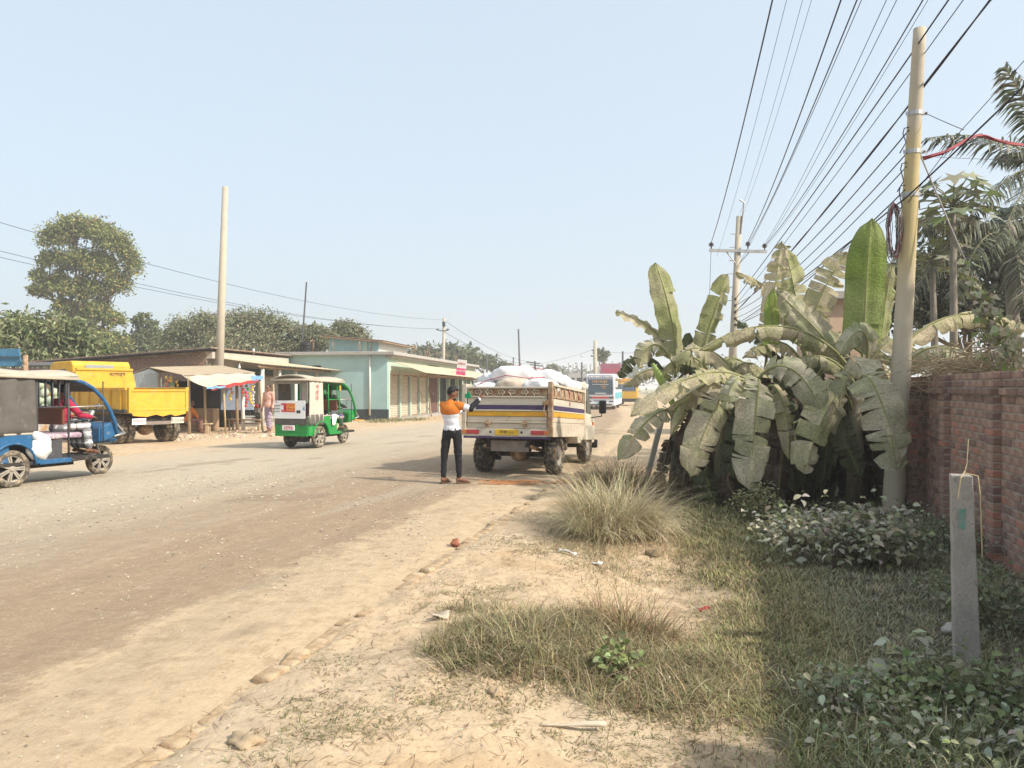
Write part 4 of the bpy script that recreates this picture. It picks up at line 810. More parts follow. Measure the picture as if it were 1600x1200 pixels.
# loose loops on the pole
for i, (py, py2) in enumerate([(200, 230), (255, 290), (290, 330)]):
    c, r = on_pole(py); d, _ = on_pole(py2); q = M(); q.tube([c+Vector((-r, -.03, 0)), c+Vector((-r-.07, -.05, -.02)), c+Vector((-r-.09, -.05, -.10)), d+Vector((-r-.03, -.05, .05)), d+Vector((-r-.12, -.05, -.10))], .008, 5)
    T(q.build('cable_loop', 'wire', None, smooth=True), ['uppermost', 'middle', 'lowest'][i]+' slack cable loop on the left of the yellow pole', 'cable', 'slack loops on the yellow pole')
# red cable bundle
q = M(); rs = random.Random(9)
a = P(1442, 246, 10.85)
for k in range(5):
    j = lambda s=.03: Vector((rs.uniform(-s, s), rs.uniform(-s, s), rs.uniform(-s, s))); pts = [a+j(.05), P(1475, 238, 10.9)+j(), P(1520, 214, 11.2)+j(), P(1535, 212, 11.3)+j(), P(1565, 222, 11.6)+j(), P(1700, 240, 12.6)+j()]
    q.tube([bez(pts, i/16) if False else Vector(np.array([np.interp(i/16*5, range(6), [p[z] for p in pts]) for z in range(3)])) for i in range(17)], .011, 5)
T(q.build('cable_bundle', 'wire_red', None, smooth=True), 'bundle of red cables running right from the yellow pole', 'cable')
# far pole with cross-arm and insulators
FY = 28.; fb = Vector(((1138-CX)/F*FY, FY, gz1((1138-CX)/F*FY, FY))); ft = P(1155, 338, FY)
fp = pole('utility_pole', 'far concrete utility pole with cross-arm rising behind the bananas', fb, ft, .17, .10, 'pole_conc')
ca, cb = P(1107, 392, FY)-fb, P(1196, 394, FY)-fb; ca.y -= .12; cb.y -= .12
arm = M().obox((ca+cb)/2, ((cb-ca).length, .09, .10), Euler((0, math.atan2(ca.z-cb.z, cb.x-ca.x), 0))).build('cross_arm', 'steel', fp)
m_ = (ca+cb)/2
for s in (-1, 1): M().tube([m_+Vector((s*.42, 0, -.03)), m_+Vector((s*.04, .05, -.48))], .022, 6).build('brace', 'steel', fp)
ins = []
for px, py in ((1110, 384), (1167, 383), (1193, 386)):
    b = P(px, py, FY)-fb; b.y -= .12; M().lathe([(.02, -.16), (.025, -.05), (.10, -.03), (.05, 0), (.11, .02), (.05, .05), (.085, .07), (.03, .1), (.0, .11)], b, (0, 0, 1), 12).build('insulator', 'ceramic', fp, smooth=True); ins.append(fb+b+Vector((0, 0, .1)))
M().tube([P(1154, 365, FY)-fb+Vector((.06, -.1, 0)), P(1159, 318, FY)-fb+Vector((.06, -.1, 0)), P(1157, 313, FY)-fb+Vector((-.05, -.1, 0))], .035, 8).build('pipe', 'steel', fp)
rack = M(); rk = []
for i, py in enumerate((468, 478, 488, 498, 508)):
    b = P(1147, py, FY)-fb; b.y -= .16; rack.lathe([(.03, -.05), (.05, 0), (.03, .05)], b, (0, 0, 1), 8); rk.append(fb+b)
b = P(1146, 488, FY)-fb; rack.box(b.x-.05, b.x-.01, b.y-.05, b.y+.05, b.z-.6, b.z+.6); rack.build('insulator_rack', 'dark_steel', fp)
for i in range(6): b = (fb.lerp(ft, .62+.06*i)-fb); M().tube([b+Vector((-.12, 0, 0)), b+Vector((-.3, 0, 0))], .014, 5).build('step', 'steel', fp)
# overhead wires: start on the far pole, run past the camera overhead
def wire(label, pts, r, sag=.0, m='wire', twist=0, group='overhead wires', n=26):
    pts = [Vector(p) for p in pts]; out = []
    for i in range(len(pts)-1):
        for k in range(n):
            t = k/n; p = pts[i].lerp(pts[i+1], t); p.z -= sag*4*t*(1-t)*(pts[i+1]-pts[i]).length/20; out.append(p)
    out.append(pts[-1]); q = M()
    if twist:
        for s in (0, math.pi): q.tube([p+Vector((math.cos(j*.9+s), 0, math.sin(j*.9+s)))*r*.9 for j, p in enumerate(out)], r, 5)
    else: q.tube(out, r, 6)
    return T(q.build('overhead_wire', m, None, smooth=True), label, 'wire', group)
def run(label, start, exit_px, z, r, sag=.25, **kw):
    Y = (z-CZ)*F/HY; e = Vector(((exit_px-CX)/F*Y, Y, z)); d = (e-Vector(start)); end = e+d*(22/abs(d.y)); end.z = z+.25
    wire(label, [start, e.lerp(end, .0) if False else e, end], r, sag, **kw)
run('thick leftmost overhead line from the left insulator of the cross-arm', ins[0], 1207, 7.1, .012)
run('thin wire just right of the leftmost overhead line', P(1120, 400, FY), 1229, 7.4, .004)
run('thin wire, third from the left in the overhead fan', P(1155, 336, FY), 1254, 8.0, .004)
run('thin wire, fourth from the left in the overhead fan', P(1157, 345, FY), 1268, 8.0, .004)
run('thick line from the middle insulator of the cross-arm', ins[1], 1314, 7.1, .012)
run('thick dark line next right of the middle insulator line', ins[1]+Vector((.03, 0, -.05)), 1339, 7.1, .011)
run('thin wire close beside the second middle line', P(1150, 420, FY), 1346, 6.9, .006)
run('thin line from the right insulator, left one of a pair', ins[2], 1385, 7.1, .006)
run('thin line from the right insulator, right one of a pair', ins[2]+Vector((.05, 0, 0)), 1401, 7.1, .006)
run('thick line from the right insulator crossing the sky', ins[2]+Vector((.08, 0, 0)), 1442, 7.1, .011)
run('thin wire close beside the thick right insulator line', ins[2]+Vector((.1, 0, -.05)), 1450, 7.05, .005)
run('thick line crossing the top of the yellow pole', rk[0], 1482, 6.6, .012, .1)
run('thin line crossing the yellow pole below its top', rk[1], 1505, 6.5, .007, .1)
run('twisted thick cable crossing the yellow pole at its upper clamp', rk[2], 1547, 6.2, .011, .2, twist=1)
for i, (py, r) in enumerate(((205, .010), (240, .009), (262, .008), (298, .010))):
    c, rr = on_pole(py); wire(['uppermost', 'second', 'third', 'lowest'][i]+' service cable strung from the yellow pole to the far pole', [c+Vector((-rr, -.04, 0)), rk[min(4, i+1)]], r, .35, group='service cables between the two poles')
wire('blue-black cable passing the yellow pole from the upper right', [P(1640, 95, 8.5), P(1420, 305, 10.6), rk[4]], .011, .1, group='service cables between the two poles')
wire('thin wire passing the yellow pole from the upper right', [P(1640, 50, 8.6), P(1500, 206, 10.2), P(1420, 315, 10.75), rk[4]+Vector((0, 0, -.1))], .005, .05, group='service cables between the two poles')
c, rr = on_pole(178); wire('short thin wire from the upper clamp towards the palm', [c+Vector((rr+.05, -.02, 0)), P(1506, 203, 10.2)], .005, .1, group='service cables between the two poles')
c, rr = on_pole(240); gw = wire('pale guy wire slanting from the yellow pole down behind the wall', [c+Vector((rr, 0, 0)), P(1494, 375, 10.5), P(1585, 575, 10)], .011, 0, m='wire_grey', group=None)
wire('vertical jumper wire under the left insulator', [ins[0]+Vector((0, 0, -.1)), P(1108, 480, FY-.1)], .008, 0, group=None)
wire('thin wire running level to the right from the yellow pole', [on_pole(243)[0], P(1700, 248, 12)], .003, .2, group='service cables between the two poles')
# concrete posts
mat('post_conc', (.40, .365, .32), .97, .22, 7, bump=.7, bsc=70, grime=.3, gcol=(.16, .14, .12), stretch=(1, 1, .5))
mat('teal_paint', (.16, .33, .27), .9, .2, 20, col2=(.28, .27, .24), mix=.5)
b = Vector((2.98, 5.03, gz1(2.98, 5.03)-.05)); post = empty('concrete_post', b, R(-24)); T(post, 'short square concrete post standing in the grass by the wall', 'post')
q = M(); n = 10
q.add([(x*(.076-.014*k/n), y*(.076-.014*k/n), 1.27*k/n) for k in range(n+1) for x, y in ((-1, -1), (1, -1), (1, 1), (-1, 1))], [(4*k+j, 4*k+(j+1) % 4, 4*k+4+(j+1) % 4, 4*k+4+j) for k in range(n) for j in range(4)]+[(4*n, 4*n+1, 4*n+2, 4*n+3)])
q.v = [(x-.028*z+random.uniform(-.002, .002), y+random.uniform(-.002, .002), z) for x, y, z in q.v]
q.build('shaft', 'post_conc', post, bevel=.008)
M().add([(-.062, -.0700, .93), (-.02, -.0698, .92), (-.015, -.0690, 1.06), (-.05, -.0690, 1.05)], [(0, 1, 2, 3)]).build('paint_patch', 'teal_paint', post)
mat('straw_string', (.55, .43, .24), .9, .2, 20)
st = empty('string_knot', b+Vector((-.03, 0, 1.25))); T(st, 'loop of straw string tied over the short concrete post', 'string')
M().tube([(-.07, -.07, -.12), (-.06, -.085, .01), (-.02, -.06, .05), (.0, -.02, .035), (.06, -.07, .02), (.065, -.085, -.10), (.07, -.09, -.32), (.075, -.09, -.5)], .004, 5).build('string', 'straw_string', st); M().tube([(-.02, -.06, .045), (0, -.05, .1), (.01, -.05, .26)], .003, 5).build('string_end', 'straw_string', st)
a, t_ = G(1006, 758), P(1034, 655, 13.2); a = Vector((2.27, 13.2, -.1)); lp = empty('concrete_post', a); T(lp, 'pale thin concrete post leaning beside the leftmost banana plant', 'post')
M().obox(((t_-a)/2), (.085, .085, (t_-a).length), (t_-a).to_track_quat('Z', 'Y').to_matrix()).build('shaft', 'concrete', lp, bevel=.006)
# bare pole on the left shoulder
lb = Vector((-13.05, 34.0, gz1(-13.05, 34)-.05)); pole('roadside_pole', 'tall bare concrete pole without wires behind the tea stall', lb, P(352, 292, 34.0), .205, .125, 'pole_conc')
for lab, x0, y0, x1, y1, Y, r in [('thin leaning bamboo pole behind the shops', 463, 516, 479, 441, 50, .07), ('thin far pole beyond the parked truck load', 814, 590, 810, 514, 110, .16), ('short far post right of the long shop roof', 761, 590, 761, 553, 105, .14),
    ('short far post left of the thin far pole', 803, 585, 802, 558, 120, .14), ('stout far pole beside the red billboard', 930, 620, 930, 532, 95, .3), ('thin far pole behind the bus', 909, 615, 909, 566, 110, .16), ('slim far pole between bus and yellow truck', 973, 625, 973, 549, 92, .16)]:
    a = P(x0, y0, Y); a.z = -.3; pole('far_pole', lab, a, P(x1, y1, Y), r, r*.7, 'pole_conc' if r > .2 else 'dark_steel', 'far poles along the road')
a = P(691, 600, 62); a.z = -.3; fp2 = pole('utility_pole', 'utility pole with a curved cross-arm above the teal building', a, P(694, 497, 62), .16, .11, 'pole_conc')
c = P(692, 517, 62)-a; M().tube([c+Vector((-.42, -.1, .1)), c+Vector((-.2, -.1, 0)), c+Vector((.2, -.1, 0)), c+Vector((.42, -.1, .05))], .04, 6).build('cross_arm', 'dark_steel', fp2)
for s in (-.42, .42): M().ell(c+Vector((s, -.1, .1)), (.11, .11, .08), 8, 6).build('insulator', 'ceramic', fp2, smooth=True)
M().tube([P(693.5, 503, 62)-a+Vector((0, -.14, 0)), P(694, 510, 62)-a+Vector((0, -.14, 0))], .13, 8).build('transformer', 'dark_steel', fp2)
a = P(836, 615, 105); a.z = -.3; fp3 = pole('utility_pole', 'far utility pole with a double cross-arm above the sacks', a, P(836, 565, 105), .15, .12, 'dark_steel')
for y in (567, 571): c = P(836, y, 105)-a; M().obox(c+Vector((.2 if y > 570 else -.3, -.2, 0)), (1.9, .12, .14), Euler((0, .12, 0))).build('cross_arm', 'dark_steel', fp3)
# long left-hand lines
p2 = P(692, 517, 62)
for lab, a, b in [('upper thin line crossing the sky on the left', P(-60, 330, 24), P(694, 500, 62)), ('lower thin line crossing behind the tall tree', P(-60, 377, 26), p2+Vector((-.4, 0, .15))), ('lowest thin line crossing behind the tall tree', P(-60, 388, 26), p2+Vector((.4, 0, .15)))]:
    wire(lab, [a, b], .009, .35, group='thin lines on the left', n=40)
for lab, a, b in [('thin line running from the shop pole to the far poles, upper', P(694, 500, 62), P(836, 566, 105)), ('thin line running from the shop pole to the far poles, lower', p2, P(834, 568, 105)), ('thin line from the far double cross-arm to the pole by the bus', P(838, 569, 105), P(930, 545, 95)), ('thin line from the pole by the bus to the right', P(930, 545, 95), P(1000, 550, 80))]:
    wire(lab, [a, b], .014, .35, group='thin far lines', n=30)
# ================================================================== BUILDINGS
mat('teal_paint_wall', (.33, .47, .455), .9, .09, 1.2, grime=.3, gcol=(.25, .33, .31), bump=.1)
mat('mint_wall', (.43, .53, .43), .9, .1, 1.5, dust=.35, grime=.2, gcol=(.3, .3, .24))
mat('dark_plinth', (.045, .06, .065), .9, .3, 3, grime=.3, gcol=(.16, .15, .13))
mat('plaster', (.48, .43, .36), .95, .1, 1.5, grime=.2, gcol=(.3, .26, .2), dust=.2)
mat('white_paint', (.66, .64, .58), .85, .08, 3, dust=.25)
mat('dusty_tin', (.52, .42, .29), .85, .12, 3, dust=.5, metal=.0)
mat('tin', (.46, .50, .50), .55, .15, 4, metal=.35, dust=.25, stretch=(1, 1, .3))
mat('rust_tin', (.22, .13, .09), .9, .25, 6, col2=(.30, .25, .2), mix=.5)
mat('shutter', (.50, .44, .34), .75, .08, 2, dust=.4)
mat('gate_red', (.20, .11, .09), .8, .15, 6, dust=.3)
mat('dark_inside', (.02, .019, .018), .95, .2)  # near-black for openings, paints in the shade of the interiors
mat('slab', (.36, .34, .31), .95, .12, 3, grime=.35, gcol=(.16, .15, .14))
mat('wood', (.30, .20, .12), .9, .2, 8, dust=.35, stretch=(1, 1, .2))
mat('bamboo', (.43, .33, .20), .85, .2, 8, dust=.3, stretch=(1, 1, .2))
mat('tarp_tan', (.58, .50, .38), .85, .1, 4, dust=.3, bump=.2, bsc=12)
mat('tarp_blue', (.16, .33, .55), .7, .15, 4, dust=.3)
mat('tarp_dark', (.105, .095, .085), .7, .2, 4, dust=.32, bump=.9, bsc=5)
mat('cloth_red', (.38, .05, .05), .85, .15, 6, dust=.15)
mat('old_brick', (.30, .20, .15), .95, .25, 8, dust=.4, bump=.4)
mat('old_mortar', (.36, .31, .25), .97, .12, 6)
def facade(loc, d):       # empty-space helper: local y along d, local x to the right of d
    return loc, -math.atan2(d[0], d[1])
D1 = Vector((.135, .991, 0)).normalized()
# ---- teal shop row
gzc = -.12
tb = empty('shop_building', (-6.66, 41, gzc), -math.atan2(D1.x, D1.y)); T(tb, 'long teal and mint shop building with beige roller shutters across the road', 'building')
HT = 3.55
B('end_wall', 'teal_paint_wall', tb, -6.0, .0, 0, .22, .62, HT-.02, bevel=0)
B('plinth', 'dark_plinth', tb, -6.0, .03, -.03, .2, -.3, .62, bevel=0)
q = M(); q.box(-.22, 0, .22, 25, HT-.85, HT-.02); tb_f = q.build('front_band', 'mint_wall', tb)
for y0, y1 in ((.22, .42), (2.42, 2.62), (4.58, 4.78), (6.75, 6.95), (8.9, 9.1), (12.0, 12.25), (15.2, 15.45), (18.4, 18.65), (21.6, 21.85), (24.8, 25)):
    B('pillar', 'mint_wall', tb, -.22, .03, y0, y1, 0, HT-.85, bevel=.01)
B('floor_step', 'slab', tb, -.3, .55, .2, 25, -.2, .10, bevel=.02)
B('back_wall', 'teal_paint_wall', tb, -5.2, -5.0, .22, 25, 0, HT-.02, bevel=0); B('far_wall', 'mint_wall', tb, -5, 0, 24.8, 25.05, 0, HT-.02, bevel=0)
rf = B('roof_slab', 'slab', tb, -6.2, .45, -.30, 25.3, HT-.02, HT+.16, bevel=.02); B('eave_beam', 'slab', tb, -.1, .25, .0, 25, HT-.16, HT-.021, bevel=0)
for j, (y0, y1) in enumerate(((.42, 2.42), (2.62, 4.58), (4.78, 6.75), (6.95, 8.9))):
    sh = empty('shutter', (0, 0, 0)); sh.parent = tb; q = M(); n = 24
    for k in range(n):
        z0 = .1+(2.45)*k/n; z1 = .1+2.45*(k+1)/n; q.add([(-.14, y0, z0), (-.14, y1, z0), (-.105, y1, (z0+z1)/2), (-.105, y0, (z0+z1)/2), (-.14, y0, z1), (-.14, y1, z1)], [(0, 1, 2, 3), (3, 2, 5, 4)])
    q.build('slat_curtain', 'shutter', sh); B('hood', 'shutter', sh, -.2, -.04, y0, y1, 2.55, 2.7, bevel=.02); B('bottom_bar', 'rust', sh, -.16, -.09, y0, y1, .1, .17, bevel=0)
    for y in (y0, y1-.05): B('guide', 'steel', sh, -.12, -.06, y, y+.05, .1, 2.55, bevel=0)
g = empty('door', (0, 0, 0)); g.parent = tb
for k in range(16): B('bar', 'gate_red', g, -.12, -.08, 9.12+k*.18, 9.2+k*.18, .1, 2.5, bevel=0)
B('backing', 'gate_red', g, -.16, -.13, 9.1, 12, .1, 2.55, bevel=0); B('lock', 'steel', g, -.08, -.05, 10.5, 10.62, 1.3, 1.45)
B('room_floor', 'slab', tb, -4.9, -.25, 12.3, 24.7, -.1, .08, bevel=0)
for y0, y1 in ((12.25, 15.2), (15.45, 18.4), (18.65, 21.6), (21.85, 24.8)):
    B('door', 'dark_plinth', tb, -1.2, -1.1, y0+.1, y1-.1, .1, 2.5, bevel=0)
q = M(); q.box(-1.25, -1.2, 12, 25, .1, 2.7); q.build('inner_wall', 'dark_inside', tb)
B('vent', 'dark_inside', tb, -4.2, -3.7, -.012, .05, 2.72, 2.98, bevel=0); 
TB('drain_pipe', 'white_paint', tb, [(-.95, -.05, .3), (-.95, -.05, HT-.05)], .05)
q = M(); q.box(-2.6, -2.15, -.012, .0, 1.95, 1.975); q.build('wall_mark', 'white_paint', tb)
B('vent', 'dark_inside', tb, -.05, .006, 8.9, 12.1, HT-.55, HT-.28, bevel=0)
aw = M().corr((.26, .6, 3.18), (.26, 24.6, 3.12), (2.0, 25.0, 2.45), (2.0, .3, 2.58), 120, .015).build('awning', 'dusty_tin', tb)
for k in range(12): y = 1+2.1*k; M().tube([(.02, y, 2.45), (1.8, y, 2.46)], .025, 5).build('awning_bracket', 'rust', tb); 
TB('awning_beam', 'rust', tb, [(1.75, .4, 2.5), (1.75, 24.8, 2.4)], .03)
for k in range(5): TB('awning_post', 'mint_wall', tb, [(1.6, 12.3+3*k, 0), (1.6, 12.3+3*k, 2.43)], .05)
TB('prop_pole', 'bamboo', tb, [(.75, 7.0, 0), (.1, 6.2, 1.7)], .03); TB('prop_pole', 'bamboo', tb, [(.6, 7.4, 0), (.1, 8.6, 1.9)], .03)
# roof room
ru = empty('roof_room', (0, 0, 0)); ru.parent = tb; y0 = 3.0; q = M()
q.prism([(-4.4, HT+.16), (-1.45, HT+.16), (-1.45, 4.45), (-4.4, 4.72)], 'y', y0, y0+.2); q.build('wall', 'teal_paint_wall', ru)
q = M(); q.prism([(y0+.2, HT+.16), (y0+6.2, HT+.16), (y0+6.2, 4.44), (y0+.2, 4.44)], 'x', -1.65, -1.45); q.build('wall', 'white_paint', ru)
B('pillar', 'mint_wall', ru, -2.35, -2.1, y0-.06, y0+.0, HT+.16, 4.5, bevel=0)
M().corr((-4.8, y0-.5, 4.80), (-4.8, y0+7, 4.80), (-1.0, y0+7, 4.46), (-1.0, y0-.5, 4.46), 36, .02).build('roof', 'rust_tin', ru); M().slab((-4.8, y0-.5, 4.70), (-1.0, y0-.5, 4.36), (-1.0, y0+7, 4.36), (-4.8, y0+7, 4.70), .06).build('ceiling', 'wood', ru)
rs = random.Random(3)
for (x, y) in [(-4.9, 1.2), (-4.7, 1.3), (-1.9, 1.0), (-1.8, 2.6), (-.4, 7), (-.4, 10.2), (-.3, 10.4), (-.4, 13), (-.3, 16), (-.4, 19.5), (-3.9, 2.4), (-4.8, 5)]:
    for k in range(3): TB('rebar', 'rust', tb, [(x+rs.uniform(-.1, .1), y+rs.uniform(-.1, .1), HT+.16), (x+rs.uniform(-.14, .14), y+rs.uniform(-.1, .1), HT+.55+rs.random()*.5)], .012, 4)
wt = empty('water_tank', tb.matrix_basis@Vector((-4.8, 1.7, HT+.16)) if False else (0, 0, 0)); 
wt.location = Matrix.Translation(tb.location)@Euler((0, 0, tb.rotation_euler.z)).to_matrix().to_4x4()@Vector((-4.75, .5, HT+.16)); T(wt, 'black plastic water tank on the left of the teal roof', 'water tank')
M().lathe([(.32, 0), (.34, .05), (.34, .12), (.32, .14), (.34, .16), (.34, .3), (.32, .32), (.34, .34), (.33, .46), (.2, .56), (.0, .58)], (0, 0, 0), (0, 0, 1), 20).build('tank_body', 'black', wt, smooth=True); M().lathe([(.12, .57), (.12, .62), (0, .63)], (0, 0, 0), (0, 0, 1), 14).build('lid', 'black', wt)
# small shop sign above the awning
mat('sign_white', (.75, .74, .74), .6, .04, 3); mat('sign_pink', (.72, .05, .23), .6, .06, 3); mat('ink_red', (.55, .04, .06), .6, .05); mat('ink_dark', (.05, .05, .07), .7, .05); mat('ink_white', (.8, .8, .78), .6, .03); mat('ink_orange', (.75, .36, .05), .6, .05)
sp_ = P(721, 574, 50); sg = empty('shop_sign', sp_, R(-8)); sg.rotation_euler = (R(6), R(8), R(-6)); T(sg, 'small white and pink shop sign tilted above the tin awning', 'sign')
B('panel', 'sign_white', sg, -.30, .30, -.04, .04, -.06, .48); B('lower_panel', 'sign_pink', sg, -.305, .305, -.045, .045, -.5, -.06)
text('lettering', 'বিকাশ', 'ink_red', sg, (0, -.05, .22), (R(90), 0, 0), .2); text('lettering', 'এজেন্ট', 'ink_white', sg, (0, -.05, -.24), (R(90), 0, 0), .2); text('lettering', '০১৮', 'ink_white', sg, (0, -.05, -.41), (R(90), 0, 0), .09)
for s in (-1, 1): TB('stay', 'rust', sg, [(s*.25-.1, .05, -.3), (s*.25-1.0, .8, -.75)], .015, 5)
# low tin-roof shop further on
ds = empty('tin_shop', (-2.2, 68.5, -.28), -math.atan2(D1.x, D1.y)); T(ds, 'low tin-roofed shop past the end of the teal building', 'building')
B('wall', 'white_paint', ds, -4, 0, 0, 9, 0, 2.6, bevel=0); M().slab((-4.3, -.5, 3.1), (.2, -.5, 2.75), (.2, 9.5, 2.75), (-4.3, 9.5, 3.1), .06).build('roof', 'rust_tin', ds); M().corr((.1, -.3, 2.75), (.1, 9.3, 2.75), (2.6, 9.3, 2.3), (2.6, -.3, 2.3), 30, .02).build('awning', 'dusty_tin', ds)
for k in range(4): TB('post', 'bamboo', ds, [(2.4, k*3, 0), (2.4, k*3, 2.3)], .05, 6)
for k in range(3): B('door', 'dark_plinth', ds, -.02, .02, .6+2.9*k, 2.6+2.9*k, .05, 2.2, bevel=0)

# ---- brick shop with verandah
gza = -.05
sa = empty('brick_shop', (-13.4, 33.7, gza), -math.atan2(D1.x, D1.y)); T(sa, 'low brick shop with tin verandah and white posts behind the tea stall', 'building')
LA = 7.6
B('side_wall', 'old_mortar', sa, -7.5, 0, .02, .25, 0, 2.8, bevel=0)
q = M(); q.prism([(-7.5, 2.5), (0, 2.5), (0, 3.33), (-7.5, 2.8)], 'y', .02, .25); gw_ = q.build('gable', 'old_mortar', sa)
rs = random.Random(12); bmq = {}
cnt = 0
for c in range(40):      # bricks of the gable that show above the stall
    z = 3.26-c*.105
    if z < 1.75: break
    xx = -(.25 if c % 2 else .12)
    while xx > -6.9:
        if z+.09 < 3.33+xx*.0707-.03:
            o = None; key = rs.randint(0, 2)
            if key not in bmq: bmq[key] = M().box(-.115, .115, -.012, .05, 0, .088).build('brick', 'old_brick', gw_).data; ob = [q_ for q_ in C.objects if q_.data == bmq[key]][0]
            else: ob = bpy.data.objects.new('brick', bmq[key]); C.objects.link(ob); ob.parent = gw_
            ob.location = (xx, rs.uniform(-.004, .004), z); cnt += 1
        xx -= .255
        if cnt >= 290: break
B('front_wall', 'plaster', sa, -.2, 0, .25, 2.2, 0, 3.05, bevel=0); B('front_wall', 'plaster', sa, -.2, 0, 4.9, LA, 0, 3.05, bevel=0); B('lintel', 'plaster', sa, -.2, .0, 2.2, 4.9, 2.35, 3.05, bevel=0)
B('fascia', 'plaster', sa, -.05, .28, .0, LA+.3, 2.98, 3.30, bevel=.02); B('painted_panel', 'teal_paint_wall', sa, .0, .012, .3, 2.1, .15, 2.3, bevel=0)
B('signboard', 'dark_plinth', sa, .25, .33, 2.6, 5.9, 2.32, 2.62, bevel=.01); B('sign_edge', 'rust', sa, .25, .34, 2.6, 5.9, 2.24, 2.315, bevel=0)
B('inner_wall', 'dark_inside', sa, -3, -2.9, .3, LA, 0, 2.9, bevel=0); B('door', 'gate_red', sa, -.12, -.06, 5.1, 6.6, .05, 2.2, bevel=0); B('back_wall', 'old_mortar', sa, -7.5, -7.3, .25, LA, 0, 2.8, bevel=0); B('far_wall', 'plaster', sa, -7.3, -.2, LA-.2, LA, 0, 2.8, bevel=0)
B('floor', 'slab', sa, -7.3, 2.3, .1, LA, -.2, .12, bevel=.02)
M().slab((-8.1, -.45, 2.86), (.45, -.45, 3.42), (.45, LA+.5, 3.42), (-8.1, LA+.5, 2.86), .05).build('roof', 'rust_tin', sa)
q = M()
for k in range(12): x = -7.6+k*.68; q.tube([(x, -.46, 2.80+.0655*(x+8.1)), (x+.62, -.46, 2.84+.0655*(x+8.1))], .06, 6)
q.build('roof_tile_edge', 'dark_inside', sa)
M().corr((.28, .6, 3.02), (.28, LA+.6, 3.0), (3.2, LA+.9, 2.62), (2.35, .5, 2.75), 36, .018).build('verandah_roof', 'dusty_tin', sa)
TB('verandah_beam', 'wood', sa, [(2.2, .4, 2.64), (2.55, LA+.5, 2.56)], .05)
for y in (1.0, 2.75, 4.6, 7.3): TB('post', 'white_paint', sa, [(2.1, y, -.1), (2.1, y, 2.64)], .085, 12)
TB('roof_vent', 'white_paint', sa, [(.2, 4.0, 3.35), (.2, 4.0, 3.62)], .06)
q = M(); q.add([(2.5, LA+.6, 2.55), (3.15, LA+.75, 2.55), (3.1, LA+.75, 1.45)], [(0, 1, 2)]); q.build('cloth_flap', mat('cloth_tan', (.42, .26, .17), .9, .15, 6, dust=.2), sa, solid=.01)
bulb = empty('light_bulb', P(374, 573, 32.6)); T(bulb, 'bare white light bulb hanging under the shop verandah', 'light bulb'); M().ell((0, 0, -.02), (.05, .05, .075), 10, 8).build('glass_bulb', 'ink_white', bulb, smooth=True); M().tube([(0, 0, .05), (0, 0, .12)], .025, 8).build('socket', 'white_paint', bulb); M().tube([(0, 0, .12), (.2, .3, .36), (.5, .6, .48)], .006, 5).build('cord', 'wire_grey', bulb)

# ---- tea stall of tin sheets
gzs = -.02
ts = empty('tea_stall', (0, 0, gzs)); T(ts, 'small tin tea stall with dusty cloth awning behind the dump truck', 'stall')
def W(px, py, Y): p = P(px, py, Y); p.z -= gzs; return p
a, b = W(206, 640, 30.5), W(248, 640, 30.2); M().corr((a.x, a.y, 0), (b.x, b.y, 0), W(248, 582, 30.2), W(206, 585, 30.5), 14, .02).build('tin_wall', 'tin', ts)
M().add([W(206, 586, 30.49), W(248, 583, 30.19), W(234, 576, 30.3)], [(0, 1, 2)]).build('tin_gable', 'tin', ts, solid=.01)
a = W(206, 640, 30.5); M().corr((a.x-.2, a.y+3, 0), (a.x, a.y, 0), W(206, 585, 30.5), (a.x-.2, a.y+3, 2.1), 14, .02).build('tin_wall', 'tin', ts)
M().corr(W(233, 574, 30.3), W(347, 571.5, 32.8), W(400, 582.5, 31.2), W(291, 587, 28.9), 34, .016).build('roof', 'dusty_tin', ts)
M().corr(W(347, 571.5, 32.8), W(233, 574, 30.3), W(203, 585, 31.2), W(310, 580, 33.8), 30, .016).build('roof', 'dusty_tin', ts)
def sagq(a, b, c, d, s):
    def fn(u, v):
        p = a.lerp(b, u).lerp(d.lerp(c, u), v); p.z -= s*4*v*(1-v)*(.6+.4*math.sin(u*9))+.02*math.sin(u*23); return p
    return fn
M().grid(sagq(W(283, 585, 29.0), W(396, 583, 31.0), W(410, 592, 29.3), W(323, 605, 27.6), .10), 24, 10).build('cloth_awning', 'tarp_tan', ts, smooth=True, solid=.012)
M().grid(sagq(W(323, 605, 27.59), W(352, 603, 28.1), W(352, 606, 28.05), W(323, 608, 27.55), .01), 6, 2).build('awning_hem', 'tarp_blue', ts, solid=.01)
M().grid(sagq(W(330, 605, 27.7), W(404, 592, 29.2), W(404, 597, 29.2), W(330, 610, 27.7), .02), 16, 2).build('awning_hem', 'cloth_red', ts, solid=.01)
M().grid(sagq(W(392, 588, 29.2), W(411, 587, 29.4), W(413, 591, 29.3), W(396, 596, 29.0), .05), 8, 6).build('awning_corner', 'tarp_blue', ts, smooth=True, solid=.01)
for px, py0, py1, Y, r, m in [(296, 676, 590, 28.6, .055, 'bamboo'), (321, 668, 604, 29.2, .05, 'bamboo'), (353, 677, 600, 28.4, .035, 'bamboo'), (371, 672, 600, 29.3, .06, 'wood'), (380, 664, 606, 29.8, .07, 'white_paint'), (411, 675, 596, 28.7, .035, 'bamboo'), (431, 666, 600, 30.2, .03, 'bamboo'), (250, 660, 583, 30.1, .05, 'wood')]:
    a, b = W(px, py0, Y), W(px+(4 if m == 'bamboo' and px > 340 else 1)*-1, py1, Y); a.z = -.1; TB('post', m, ts, [a, b], r, 8)
a = W(255, 640, 31.5); B('back_panel', 'dark_inside', ts, a.x, a.x+2.4, 32.6, 32.7, 0, 1.95, bevel=0)
